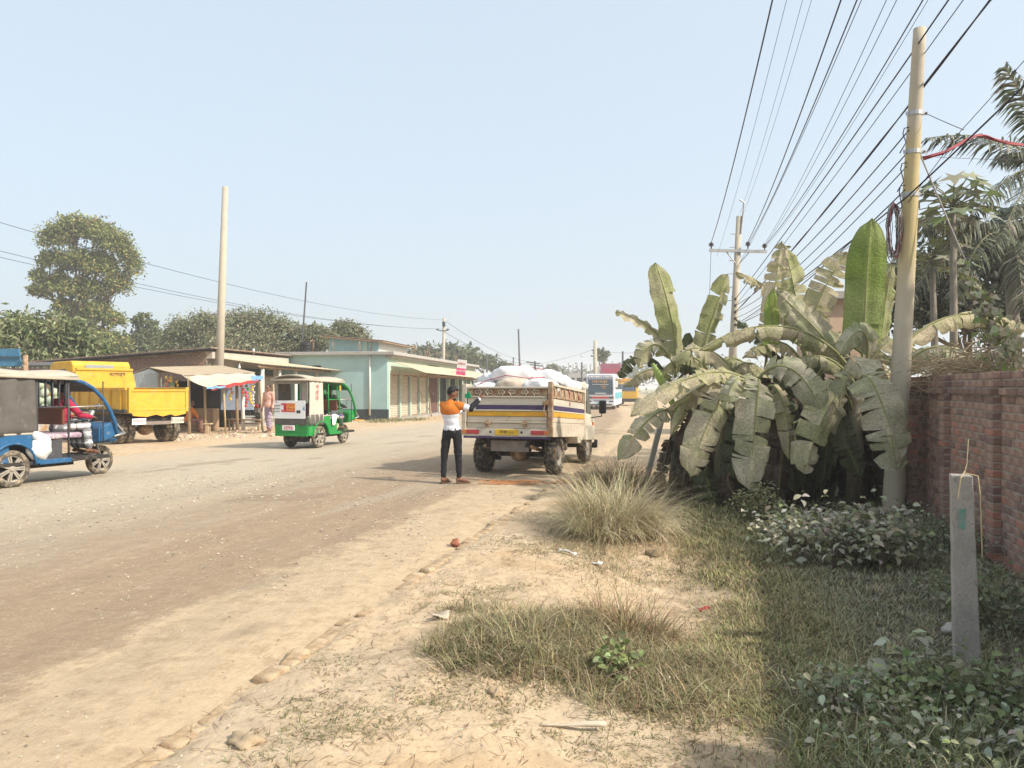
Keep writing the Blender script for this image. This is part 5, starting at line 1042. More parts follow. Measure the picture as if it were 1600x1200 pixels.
a = W(378, 600, 31.5); B('blue_backdrop', mat('backdrop_blue', (.34, .42, .55), .9, .1, 3, dust=.2), ts, W(345, 600, 32).x, W(396, 600, 32).x, 32, 32.06, .75, 2.0, bevel=0)
a = W(300, 640, 30); B('counter', 'wood', ts, W(302, 640, 30.6).x, W(338, 640, 30.6).x, 30.3, 30.9, 0, .85)
# packets hung along the stall front
rs = random.Random(31); pk = {}
for nm, c in (('yellow', (.65, .42, .04)), ('red', (.55, .05, .05)), ('green', (.12, .35, .10)), ('silver', (.55, .56, .56)), ('orange', (.65, .22, .04))): pk[nm] = mat('packet_'+nm, c, .4, .15, 20, spec=.5)
for px, py, n, Y, cs, lab in [(262, 590, 7, 29.6, ('yellow', 'red', 'orange'), 'string of yellow and red packets under the stall roof, left one'), (269, 590, 7, 29.6, ('yellow', 'green'), 'string of yellow and green packets under the stall roof, right one'), (278, 597, 2, 29.6, ('yellow',), 'small yellow packets under the stall roof'), (361, 603, 5, 28.9, ('yellow', 'orange', 'green'), 'bunch of yellow packets hanging between the stall posts'), (379, 598, 4, 29, ('red', 'red'), 'bunch of red packets hanging by the white stall post'), (386, 598, 8, 29.2, ('green', 'red', 'green'), 'string of green packets by the white stall post'), (392, 599, 7, 29.2, ('silver', 'yellow'), 'string of silver packets, left of two'), (396, 598, 8, 29.3, ('silver', 'silver'), 'string of silver packets, rightmost on the stall')]:
    a = P(px, py, Y); r_ = empty('packet_string', a); T(r_, lab, 'packets', 'packets hung on the stall'); M().tube([(0, 0, .1), (0, 0, -.12*n)], .004, 4).build('string', 'straw_string', r_)
    for k in range(n):
        w_ = .055; x = rs.uniform(-.05, .05); z = -.125*k; an = rs.uniform(-.4, .4); q = M(); q.ell((x, rs.uniform(-.04, 0), z), (w_, .02, .055), 8, 6, Euler((0, rs.uniform(-.3, .3), an)), fn=lambda p: Vector((math.copysign(abs(p.x)**.6, p.x), p.y, math.copysign(abs(p.z)**.6, p.z)))); q.build('packet', pk[rs.choice(cs)], r_, smooth=True)
def bench(name, label, a, b, h, d, m):
    a, b = Vector(a), Vector(b); L_ = (b-a).length; o = empty(name, a, math.atan2((b-a).y, (b-a).x)); T(o, label, 'bench'); B('seat', m, o, 0, L_, -d/2, d/2, h-.05, h)
    for x in (.08, L_-.14):
        for y in (-d/2+.02, d/2-.07): B('leg', m, o, x, x+.06, y, y+.05, -.05, h-.05)
    B('rail', m, o, .1, L_-.1, -.02, .02, h-.2, h-.15); return o
ga, gb = G(358, 672), G(410, 673); bench('wooden_bench', 'long wooden bench in front of the stall beside the walking man', (ga.x, ga.y, ga.z), (gb.x, gb.y, gb.z), .45, .28, 'wood')
ga, gb = G(284, 676), G(321, 674); bench('wooden_bench', 'low wooden bench where the man in orange sits', (ga.x-.3, ga.y, ga.z), (gb.x, gb.y, gb.z), .42, .3, 'wood')
ga = G(319, 678); bench('wooden_stool', 'small pale wooden stool at the end of the low bench', (ga.x, ga.y, ga.z), (ga.x+.28, ga.y, ga.z), .40, .26, 'bamboo')['category'] = 'stool'
g = G(326, 667); dr = empty('water_drum', (g.x, g.y, g.z)); T(dr, 'grey metal water drum between the stall and the bare pole', 'drum'); M().lathe([(.24, 0), (.25, .03), (.24, .06), (.24, .3), (.25, .32), (.24, .34), (.24, .6), (.25, .62), (.23, .63), (.22, .58), (0, .58)], (0, 0, 0), (0, 0, 1), 20).build('drum_body', 'steel', dr, smooth=True); M().lathe([(.08, .63), (.09, .8), (.04, .85), (0, .86)], (.03, 0, 0), (0, 0, 1), 12).build('pot', 'tin', dr)
g = G(374, 661); bb = empty('blue_bucket', (g.x, g.y, g.z)); T(bb, 'blue plastic drum with a red lid behind the stall posts', 'drum'); M().lathe([(.13, 0), (.16, .05), (.17, .55), (.13, .6), (0, .6)], (0, 0, 0), (0, 0, 1), 16).build('drum_body', 'tarp_blue', bb, smooth=True); M().lathe([(.14, .6), (.14, .75), (.05, .8), (0, .8)], (0, 0, 0), (0, 0, 1), 14).build('lid', 'cloth_red', bb)
g = G(395, 664); bx = empty('white_box', (g.x, g.y, g.z)); T(bx, 'white crate standing under the red motorcycle beside the stall', 'box'); B('box_body', 'white_paint', bx, -.3, .3, -.2, .2, 0, .38); B('lid', 'white_paint', bx, -.32, .32, -.22, .22, .38, .43)

# ---- blue tin shed at the left edge with brown wall
bs = empty('blue_shed', P(-30, 640, 27).xy.to_3d()); T(bs, 'blue tin shed corner at the left picture edge', 'shed'); o_ = Vector(bs.location)
def V_(px, py, Y): return P(px, py, Y)-o_
mat('shed_blue', (.05, .17, .29), .7, .2, 3, dust=.3)
M().slab(V_(-80, 572, 27), V_(35, 572, 27), V_(31, 545, 27), V_(-80, 545, 27), .08).build('blue_sheet', 'shed_blue', bs); M().slab(V_(-80, 558.4, 26.9), V_(33, 558.4, 26.9), V_(33, 557, 26.9), V_(-80, 557, 26.9), .05).build('seam', 'dark_plinth', bs)
TB('post', 'rust', bs, [V_(40, 640, 26.8)-Vector((0, 0, .9)), V_(40, 555, 26.8)], .08); B('wall', mat('mud_wall', (.14, .10, .09), .95, .25, 4, dust=.25), bs, V_(-80, 0, 27.5).x, V_(40, 0, 27.5).x, .55, .65, 0, 2.35, bevel=0)
bw = empty('tarp_shed', P(66, 640, 29).xy.to_3d()); T(bw, 'dark tarpaulin-roofed shed between blue shed and dump truck', 'shed'); o_ = Vector(bw.location)
M().slab(V_(36, 573, 29), V_(94, 573, 29), V_(94, 568, 30.5), V_(40, 568, 30.5), .06).build('roof', 'tarp_dark', bw); q = M(); a, b = V_(38, 0, 29.1), V_(93, 0, 29.1); q.box(a.x, b.x, 0, .1, 0, 2.4); q.build('wall', 'mud_wall', bw); 
for px in (40, 92): a = V_(px, 0, 28.9); TB('post', 'bamboo', bw, [(a.x, a.y, 0), (a.x, a.y, 2.4)], .05)
# produce stall seen through the bars of the blue rickshaw
fs = empty('produce_stall', (-12.35, 20.4, 0)); T(fs, 'roadside produce table seen behind the blue rickshaw', 'table'); B('table_top', 'wood', fs, -1.1, .9, -.45, .45, .95, 1.0)
for x in (-1.05, .8):
    for y in (-.4, .35): B('leg', 'wood', fs, x, x+.06, y, y+.06, 0, .95)
B('front_cloth', mat('stall_cloth', (.55, .30, .10), .85, .2, 8, col2=(.6, .58, .55), mix=.6), fs, -1.1, .9, -.5, -.47, .5, .98, bevel=0); B('blue_tray', 'tarp_blue', fs, -.2, .7, -.42, .3, 1.0, 1.09)
rs = random.Random(6); me = M().ell((0, 0, 0), (.13, .12, .12), 10, 8).build('melon', mat('melon', (.30, .36, .22), .7, .2, 12, col2=(.5, .5, .42), mix=.5), None, smooth=True); k = 0
for lay, (n, z) in enumerate(((8, 1.12), (7, 1.32), (5, 1.52), (3, 1.72))):
    for j in range(n):
        o = me if k == 0 else me.copy()
        if k: C.objects.link(o)
        o.location = fs.location+Vector((-.95+.11*lay+j*.23, rs.uniform(-.05, .05), z)); o.rotation_euler = (rs.random(), rs.random(), rs.random()*6); T(o, 'pale green melon in the pile seen through the blue rickshaw', 'melon', 'melons piled on the produce table'); k += 1

# ---- behind the wall on the right
gb_ = empty('garden_house', P(1320, 640, 26).xy.to_3d()); T(gb_, 'beige house corner glimpsed between banana leaves', 'house'); o_ = Vector(gb_.location)
a, b = V_(1296, 0, 26), V_(1345, 0, 26); B('wall', mat('peach_wall', (.50, .37, .27), .9, .1, 2, dust=.2), gb_, a.x, b.x+.6, 0, 3, 0, V_(0, 468, 26).z, bevel=0); B('roof_slab', 'slab', gb_, a.x-.25, b.x+.9, -.3, 3.3, V_(0, 468, 26).z, V_(0, 456, 26).z, bevel=.02); B('window', 'dark_inside', gb_, a.x+.2, a.x+.7, -.02, .04, 1.9, 2.9, bevel=0)
# ---- far buildings, billboard
mat('far_conc', (.34, .33, .32), .95, .12, .5)
fb_ = empty('far_building', P(905, 640, 140).xy.to_3d()); T(fb_, 'unfinished grey concrete building far down the road', 'building'); fb_.location.z = -.3
for x0, x1, h in ((-2, 3.2, 4.6), (3.2, 5.6, 5.8)): B('block', 'far_conc', fb_, x0, x1, 0, 6, 0, h, bevel=0)
for k in range(9): TB('column', 'far_conc', fb_, [(-1.9+k*.8, .2, 4.5), (-1.9+k*.8, .2, 6.3)], .1, 5)
for k in range(4): B('window', 'dark_inside', fb_, -1.6+k*1.2, -.9+k*1.2, -.05, .05, 2.6, 3.8, bevel=0)
bb_ = empty('billboard', P(954, 640, 105).xy.to_3d()); T(bb_, 'maroon billboard standing behind the bus', 'billboard'); bb_.location.z = -.3
z0, z1 = P(0, 592, 105).z+.3, P(0, 568, 105).z+.3; B('panel', mat('maroon', (.26, .075, .12), .8, .08, 2), bb_, -1.35, 1.4, 0, .15, z0, z1); B('frame', 'steel', bb_, -1.42, 1.47, .02, .12, z0-.07, z0-.005, bevel=0)
for x in (-1, 1): TB('post', 'dark_steel', bb_, [(x, .1, 0), (x, .1, z0)], .1)
text('lettering', 'সিমেন্ট', 'ink_red', bb_, (0, -.02, (z0+z1)/2), (R(90), 0, 0), .7)
# ================================================================== VEHICLES
mat('cream', (.54, .475, .37), .6, .1, 5, grime=.42, gcol=(.33, .21, .12), dust=.35, spec=.3)
mat('cream_clean', (.58, .53, .43), .55, .06, 5, dust=.3, grime=.12, gcol=(.3, .18, .1))
mat('purple', (.055, .035, .10), .55, .15, 8, grime=.2, gcol=(.4, .34, .28), dust=.25)
mat('yellow_stripe', (.62, .32, .025), .5, .1, 8, dust=.15, grime=.1, gcol=(.5, .4, .2))
mat('truck_yellow', (.62, .36, .035), .6, .15, 3, grime=.35, gcol=(.36, .22, .07), dust=.38)
mat('lamp_red', (.45, .03, .03), .3, .1, 8, spec=.6); mat('lamp_orange', (.6, .16, .03), .35, .1, 8, spec=.6); mat('lamp_white', (.7, .7, .66), .25, .05, 8, spec=.6)
mat('plate_yellow', (.65, .42, .03), .5, .15, 8, dust=.2); mat('chassis', (.03, .027, .025), .85, .3, 8, dust=.4)
mat('sack', (.70, .69, .68), .7, .06, 5, bump=.35, bsc=8, grime=.06, gcol=(.5, .42, .32)); mat('sack_dirty', (.55, .46, .36), .8, .1, 5, bump=.35, bsc=8)
mat('rope_red', (.40, .08, .09), .85, .2, 12); mat('tyre', (.045, .04, .034), .92, .15, 10, dust=.55, bump=.4, bsc=30); mat('rim_dusty', (.33, .295, .245), .6, .12, 8, dust=.45)
mat('blue_paint', (.02, .105, .23), .5, .15, 5, dust=.36, grime=.15, gcol=(.1, .1, .1)); mat('dark_blue', (.02, .06, .14), .45, .1, 5, dust=.15); mat('green_paint', (.015, .23, .045), .5, .15, 5, dust=.32, grime=.12, gcol=(.12, .12, .08))
mat('brown_seat', (.17, .055, .03), .55, .15, 6, dust=.15); mat('seat_cloth', (.28, .18, .26), .8, .25, 14, col2=(.5, .42, .42), mix=.5); mat('canvas_top', (.43, .38, .30), .9, .1, 4, dust=.4, bump=.2)
def clear_glass():
    m = bpy.data.materials.new('clear_plastic'); m.use_nodes = True; n = m.node_tree.nodes; L = m.node_tree.links; b = n['Principled BSDF']; b.inputs['Base Color'].default_value = (.45, .42, .36, 1); b.inputs['Roughness'].default_value = .25
    t = n.new('ShaderNodeBsdfTransparent'); ms = n.new('ShaderNodeMixShader'); ms.inputs[0].default_value = .18; L.new(t.outputs[0], ms.inputs[1]); L.new(b.outputs[0], ms.inputs[2]); L.new(ms.outputs[0], n['Material Output'].inputs[0]); MT['clear'] = m
clear_glass()
def wheel(parent, c, r, wdt, rim='rim_dusty', tyre='tyre', spokes=5, tread=True, side=1, rim_r=.62):
    """axle along x; side = outward sign"""
    w = empty('wheel', c); w.parent = parent; h = wdt/2
    M().lathe([(r*rim_r, -h*.8), (r*.82, -h), (r*.95, -h*.85), (r, -h*.55), (r, h*.55), (r*.95, h*.85), (r*.82, h), (r*rim_r, h*.8), (r*rim_r, -h*.8)], (0, 0, 0), (1, 0, 0), 30).build('tyre', tyre, w, smooth=True)
    if tread:
        q = M()
        for k in range(28):
            a = k*2*math.pi/28
            for s in (-1, 1): q.obox((s*h*.5, math.cos(a+s*.05)*r*1.0, math.sin(a+s*.05)*r*1.0), (h*.85, .016, .008), Euler((a-math.pi/2, 0, s*.3)))
        q.build('tread', tyre, w)
    x = side*h*.55; M().lathe([(r*rim_r+.004, -h*.7), (r*rim_r+.004, h*.7), (r*rim_r*.92, h*.6), (r*rim_r*.9, -h*.6)], (0, 0, 0), (1, 0, 0), 28).build('rim', rim, w, smooth=True)
    if spokes:
        q = M()
        for k in range(spokes): 
            a = k*2*math.pi/spokes
            for d in (-.13, .13): q.obox((x, math.cos(a+d)*r*rim_r*.55, math.sin(a+d)*r*rim_r*.55), (.03, r*rim_r*.8, r*.075), Euler((a+d*.4, 0, 0)))
        q.lathe([(r*.16, x-.03), (r*.16, x+.02), (r*.1, x+.035), (0, x+.035)], (0, 0, 0), (1, 0, 0), 14); q.build('spokes', rim, w)
        M().lathe([(r*rim_r*.9, x-side*h*.8), (0, x-side*h*.8)], (0, 0, 0), (1, 0, 0), 24).build('brake_drum', 'chassis', w)
    else:
        M().lathe([(r*rim_r, x-side*.03), (r*rim_r*.8, x-side*.02), (r*rim_r*.72, x-side*.05), (r*.3, x-side*.05), (r*.26, x+side*.02), (r*.12, x+side*.03), (0, x+side*.03)], (0, 0, 0), (1, 0, 0), 24).build('disc', rim, w, smooth=True)
    return w
# ------------------------------------------------------------------ pickup truck
tk = empty('pickup_truck', (-.12, 14.0, .022), R(-18.5)); T(tk, 'cream pickup truck with purple and yellow stripes, loaded with sacks', 'truck')
X = Matrix.Translation((0, .8, 0))@Matrix.Rotation(R(-3.2), 4, 'X')@Matrix.Translation((0, -.8, 0))
BW = .83
def K(name, m, *b, bevel=.006, parent=None): return B(name, m, parent or tk, *b, bevel=bevel, xf=X)
K('bed_floor', 'cream', -BW, BW, .03, 2.6, .74, .80)
tg = empty('tailgate'); tg.parent = tk
for n_, m, z0, z1, y0 in [('lower_panel', 'cream', .845, .935, -.005), ('panel_rib', 'cream', .94, .985, -.02), ('panel', 'cream', .99, 1.06, -.005), ('yellow_band', 'yellow_stripe', 1.065, 1.155, -.012), ('panel_rib', 'cream_clean', 1.16, 1.185, -.02), ('purple_band', 'purple', 1.19, 1.265, -.012), ('panel', 'cream_clean', 1.27, 1.40, -.004), ('rail', 'cream', 1.405, 1.435, -.03)]:
    K(n_, m, -BW+.06, BW-.06, y0, .03, z0, z1, parent=tg)
K('top_rail', 'cream_clean', -BW+.03, BW-.03, -.03, .02, 1.575, 1.61, parent=tg); K('dark_gap_backing', 'rust', -BW+.06, BW-.06, .015, .03, 1.44, 1.575, parent=tg)  # rust-brown backing added to paint in the dark gaps behind the ornaments
rs = random.Random(2)
for k in range(3):
    xc = -.45+.45*k; q = M(X)
    for s in (-1, 1): q.tube([(xc+s*(.035+.05*abs(math.cos(j*math.pi/8))), -.012, 1.445+.125*j/8) for j in range(9)], .011, 6); q.tube([(xc+s*.13+s*.035*math.cos(j*math.pi/6+math.pi), -.012, 1.508+.03*math.sin(j*math.pi/6)) for j in range(13)], .008, 5)
    q.build('ornament', 'cream', tg, smooth=True)
for x in (-.36, .36): 
    hg = K('hinge', 'rust', x-.035, x+.035, -.05, 0, .88, .985, parent=tg); q = M(X).tube([(x-.05, -.04, .93), (x+.05, -.04, .93)], .02, 8).build('hinge_pin', 'rust', hg)
lt = text('lettering', 'Mahindra', 'plate_yellow', tg, X@Vector((-.06, -.0145, 1.108)), (R(90-3.2), 0, 0), .088, .001)
q = K('latch', 'rust', BW-.13, BW-.03, -.06, .0, 1.27, 1.36, parent=tg); M(X).tube([(BW-.08, -.05, 1.33), (BW-.11, -.06, 1.16), (BW-.06, -.06, 1.08)], .012, 6).build('latch_chain', 'rust', tg)
for s in (-1, 1):
    K('corner_post', 'rust' if s > 0 else 'cream', s*BW-.045, s*BW+.045, -.035, .06, .70, 1.70 if s > 0 else 1.66, bevel=.012)
    sd = empty('side_board'); sd.parent = tk; xo = s*(BW+.01)
    for n_, m, z0, z1, t in [('panel', 'cream', .70, .96, .018), ('panel', 'cream', .965, 1.06, .012), ('yellow_band', 'yellow_stripe', 1.065, 1.155, .022), ('panel_rib', 'cream_clean', 1.16, 1.185, .025), ('purple_band', 'purple', 1.19, 1.265, .022), ('panel', 'cream_clean', 1.27, 1.40, .012), ('rail', 'rust', 1.405, 1.44, .03), ('top_rail', 'cream', 1.62, 1.665, .03)]:
        K(n_, m, xo-t, xo+t, .06, 2.58, z0, z1, parent=sd)
    K('back_plate', 'rust', xo-s*.012-.004, xo-s*.012+.004, .06, 2.58, 1.44, 1.62, parent=sd)
    for k in range(7): y = .25+k*.37; q = M(X); q.tube([(xo, y+.04*math.cos(j*math.pi/8), 1.44+.18*j/8) for j in range(9)], .016, 6); q.build('baluster', 'cream', sd, smooth=True)
K('front_board', 'cream', -BW, BW, 2.56, 2.62, .75, 1.72); K('front_post', 'cream', BW-.03, BW+.04, 2.56, 2.64, .75, 1.72)
lb_ = empty('light_bar'); lb_.parent = tk
K('bar', 'cream_clean', -BW, BW, -.02, .04, .70, .84, parent=lb_); K('strip', 'purple', -BW, BW, -.03, .03, .655, .695, parent=lb_)
for s in (-1, 1):
    K('tail_lamp', 'lamp_red', s*.62-.14, s*.62+.10, -.04, -.02, .735, .81, parent=lb_); K('tail_lamp', 'lamp_orange', s*.62-.24 if s < 0 else s*.62+.11, s*.62-.145 if s < 0 else s*.62+.19, -.038, -.02, .735, .81, parent=lb_)
    M(X).lathe([(.022, 0), (.02, .012), (0, .014)], (s*.30, -.021, .775), (0, -1, 0), 10).build('reflector', 'black', lb_)
K('number_plate', 'plate_yellow', -.2, .24, -.035, -.022, .72, .825, parent=lb_); text('lettering', 'ঢাকা ১১', 'ink_dark', lb_, X@Vector((.02, -.037, .775)), (R(87), 0, 0), .08, .0008)
q = M(X); q.box(-.42, -.34, .1, 4.0, .50, .66); q.box(.34, .42, .1, 4.0, .50, .66); q.box(-.4, .4, .12, .2, .5, .62); q.box(-.45, .45, 1.9, 2.0, .5, .62); q.build('frame', 'chassis', tk)
q = M(X); q.box(-.33, .40, .10, .16, .42, .62); q.build('underrun_plate', mat('old_tin', (.22, .19, .16), .8, .25, 8, dust=.4), tk)
M().tube([(-.6, .8, .36), (.6, .8, .36)], .05, 10).build('axle', 'chassis', tk); M().ell((0, .8, .37), (.17, .15, .15), 14, 10).build('differential', 'rust', tk, smooth=True)
for s in (-1, 1): M(X).tube([(s*.45, .1, .52), (s*.45, .8, .43), (s*.45, 1.6, .52)], .035, 6).build('leaf_spring', 'rust', tk); M(X).box(s*.62-.14, s*.62+.14, 1.12, 1.14, .22, .62).build('mud_flap', 'black_rubber', tk)
for s in (-1, 1):
    wheel(tk, (s*.70, .8, .36), .36, .25, side=s, spokes=0); wheel(tk, (s*.70, 3.3, .35), .35, .22, side=s, spokes=0)
    K('mudguard', 'chassis', s*.70-.14, s*.70+.14, .42, 1.2, .72, .74)
q = M(X); q.lathe([(.24, -.1), (.26, -.08), (.26, .08), (.24, .1), (.16, .1), (.16, -.1), (.24, -.1)], (.45, 1.7, .52), (0, 0, 1), 20); q.build('spare_tyre', 'tyre', tk, smooth=True)
# cab and bonnet
cab = empty('cab'); cab.parent = tk
q = M(X); q.prism([(2.68, .55), (4.25, .55), (4.25, 1.08), (3.95, 1.16), (3.55, 1.80), (3.35, 1.88), (2.78, 1.88), (2.68, 1.78)], 'x', -.71, .71); q.build('shell', 'cream_clean', cab, bevel=.03)
K('bonnet', 'cream_clean', -.62, .62, 4.2, 4.62, .6, 1.05, bevel=.05, parent=cab); K('front_bumper', 'chassis', -.68, .68, 4.62, 4.78, .42, .62, bevel=.03, parent=cab); K('rear_window', 'glass', -.5, .5, 2.66, 2.682, 1.3, 1.72, parent=cab)
q = M(X); q.add([(-.66, 3.92, 1.20), (.66, 3.92, 1.20), (.62, 3.56, 1.77), (-.62, 3.56, 1.77)], [(0, 1, 2, 3)]); q.v = [(a, b+.03, c+.02) for a, b, c in q.v]; q.build('windscreen', 'glass', cab, solid=.01)
for s in (-1, 1):
    d = empty('door'); d.parent = cab
    q = M(X); q.prism([(2.84, 1.24), (3.84, 1.2), (3.5, 1.76), (2.84, 1.76)], 'x', s*.715-.006, s*.715+.006); q.build('window', 'glass', cab)
    K('panel', 'cream_clean', s*.718-.012, s*.718+.012, 2.8, 3.75, .62, 1.18, bevel=.01, parent=cab); K('handle', 'black', s*.74-.012, s*.74+.012, 2.95, 3.1, 1.05, 1.09, parent=cab)
    bpy.data.objects.remove(d)
    M(X).obox((s*.95, 4.0, 1.37), (.17, .06, .30)).build('mirror', 'black', tk, bevel=.03); M(X).tube([(s*.70, 3.85, 1.12), (s*.92, 4.0, 1.16), (s*.94, 4.0, 1.26)], .014, 6).build('mirror_arm', 'black', tk)
    q = M(X); q.prism([(2.95+.42*(1-math.cos(j*math.pi/8)), .62+.34*math.sin(j*math.pi/8)) for j in range(9)], 'x', s*.72-.10, s*.72+.10); q.build('wheel_arch', 'cream_clean', tk, bevel=.02); 
    K('indicator', 'lamp_orange', s*.72-.02, s*.72+.02, 4.0, 4.08, .95, 1.02, parent=cab)
M(X).tube([(.9, .1, .5), (.9, .15, .3)], .02, 6).build('tow_hook', 'rust', tk)
# sacks: each its own thing
TM = Matrix.Translation(tk.location)@Matrix.Rotation(R(-18.5), 4, 'Z')@X
rs = random.Random(15)
def sack(label, c, size, rot, m, seed):
    r2 = random.Random(seed); ph = [r2.random()*6 for _ in range(6)]
    def fn(p):
        q = Vector((math.copysign(abs(p.x)**.72, p.x), math.copysign(abs(p.y)**.72, p.y), math.copysign(abs(p.z)**.8, p.z)))
        q *= 1+.05*math.sin(3*p.x+ph[0])*math.sin(4*p.y+ph[1])+.035*math.sin(8*p.x+ph[2]+3*p.z)+.03*math.sin(11*p.y+ph[3]+2*p.x); q *= 1+.018*math.sin(19*p.x+5*p.y+ph[4])+.016*math.sin(23*p.y-9*p.x+ph[5])+.012*math.sin(31*(p.x+p.z)+ph[1]); q.z -= .12*(p.x*p.x); return q
    o = M().ell((0, 0, 0), (size[0]/2, size[1]/2, size[2]/2), 44, 28, fn=fn).build('white_sack', m, None, smooth=True); o.location = TM@Vector(c); o.rotation_euler = (TM.to_3x3()@Euler(rot).to_matrix()).to_euler(); return T(o, label, 'sack', 'sacks on the pickup truck')
for i, (lab, c, s, r_, m) in enumerate([
    ('white sack at the left rear corner of the truck bed', (-.52, .42, 1.56), (.62, .75, .30), (0, .05, .1), 'sack'), ('flat brownish-bottomed sack hanging over the middle of the tailgate', (.02, .30, 1.66), (.62, .55, .26), (.1, 0, .1), 'sack_dirty'), ('white sack at the right rear corner under the red rope', (.50, .42, 1.60), (.66, .75, .34), (0, -.05, -.1), 'sack'),
    ('topmost sack in the middle of the load', (-.08, .75, 1.86), (.95, .8, .36), (0, .04, .2), 'sack'), ('sack right of the topmost one', (.42, .95, 1.80), (.75, .9, .34), (0, -.12, .1), 'sack'), ('sack left of the topmost one', (-.55, 1.0, 1.76), (.62, .9, .32), (0, .1, -.1), 'sack'),
    ('sack at the right side of the bed, second row', (.52, 1.5, 1.74), (.7, .8, .34), (.0, -.1, .05), 'sack'), ('sack in the middle of the second row', (-.1, 1.55, 1.84), (.8, .8, .36), (0, 0, -.1), 'sack'), ('sack at the left side of the bed, second row', (-.58, 1.7, 1.66), (.6, .8, .32), (0, .1, 0), 'sack'),
    ('sack at the right front corner of the bed', (.50, 2.2, 1.70), (.7, .75, .32), (-.1, -.1, 0), 'sack'), ('sack at the front middle of the bed behind the cab', (-.1, 2.2, 1.76), (.8, .7, .32), (-.1, 0, 0), 'sack'), ('sack lying deep under the load', (0, 1.2, 1.42), (1.5, 2.2, .55), (0, 0, 0), 'sack')]):
    sack(lab, c, s, r_, m, 50+i)
for lab, pts in [('red rope slung across the tailgate end of the load', [(-.86, .05, 1.5), (-.5, .15, 1.72), (-.1, .2, 1.83), (.3, .25, 1.78), (.6, .6, 1.82), (.84, 1.0, 1.6)]), ('red rope over the right side of the load', [(-.5, .6, 1.95), (0, .75, 2.06), (.45, 1.0, 1.99), (.75, 1.25, 1.82), (.86, 1.3, 1.55), (.86, 1.3, 1.3)]), ('red rope near the cab end of the load', [(-.8, 1.9, 1.7), (-.1, 2.0, 1.95), (.5, 2.05, 1.89), (.84, 2.1, 1.66), (.86, 2.1, 1.4)])]:
    pp = [TM@Vector(p) for p in pts]; T(M().tube([Vector([np.interp(i/20*(len(pp)-1), range(len(pp)), [p[z] for p in pp]) for z in range(3)]) for i in range(21)], .009, 6).build('red_rope', 'rope_red', None, smooth=True), lab, 'rope', 'ropes over the sacks')
# orange straw on the ground at the rear wheel
rs = random.Random(44); q = M()
for k in range(46):
    a = G(745+130*rs.random(), 752+6*rs.random())+Vector((0, 0, .012)); d = Vector((rs.uniform(.1, .5), rs.uniform(-.06, .06), 0)); q.tube([a, a+d*.5+Vector((0, rs.uniform(-.03, .03), .02*rs.random())), a+d], .007, 4)
T(q.build('straw_bundle', mat('orange_straw', (.42, .19, .08), .9, .25, 10), None), 'orange-brown straw strewn on the road behind the pickup wheel', 'straw', kind='stuff')

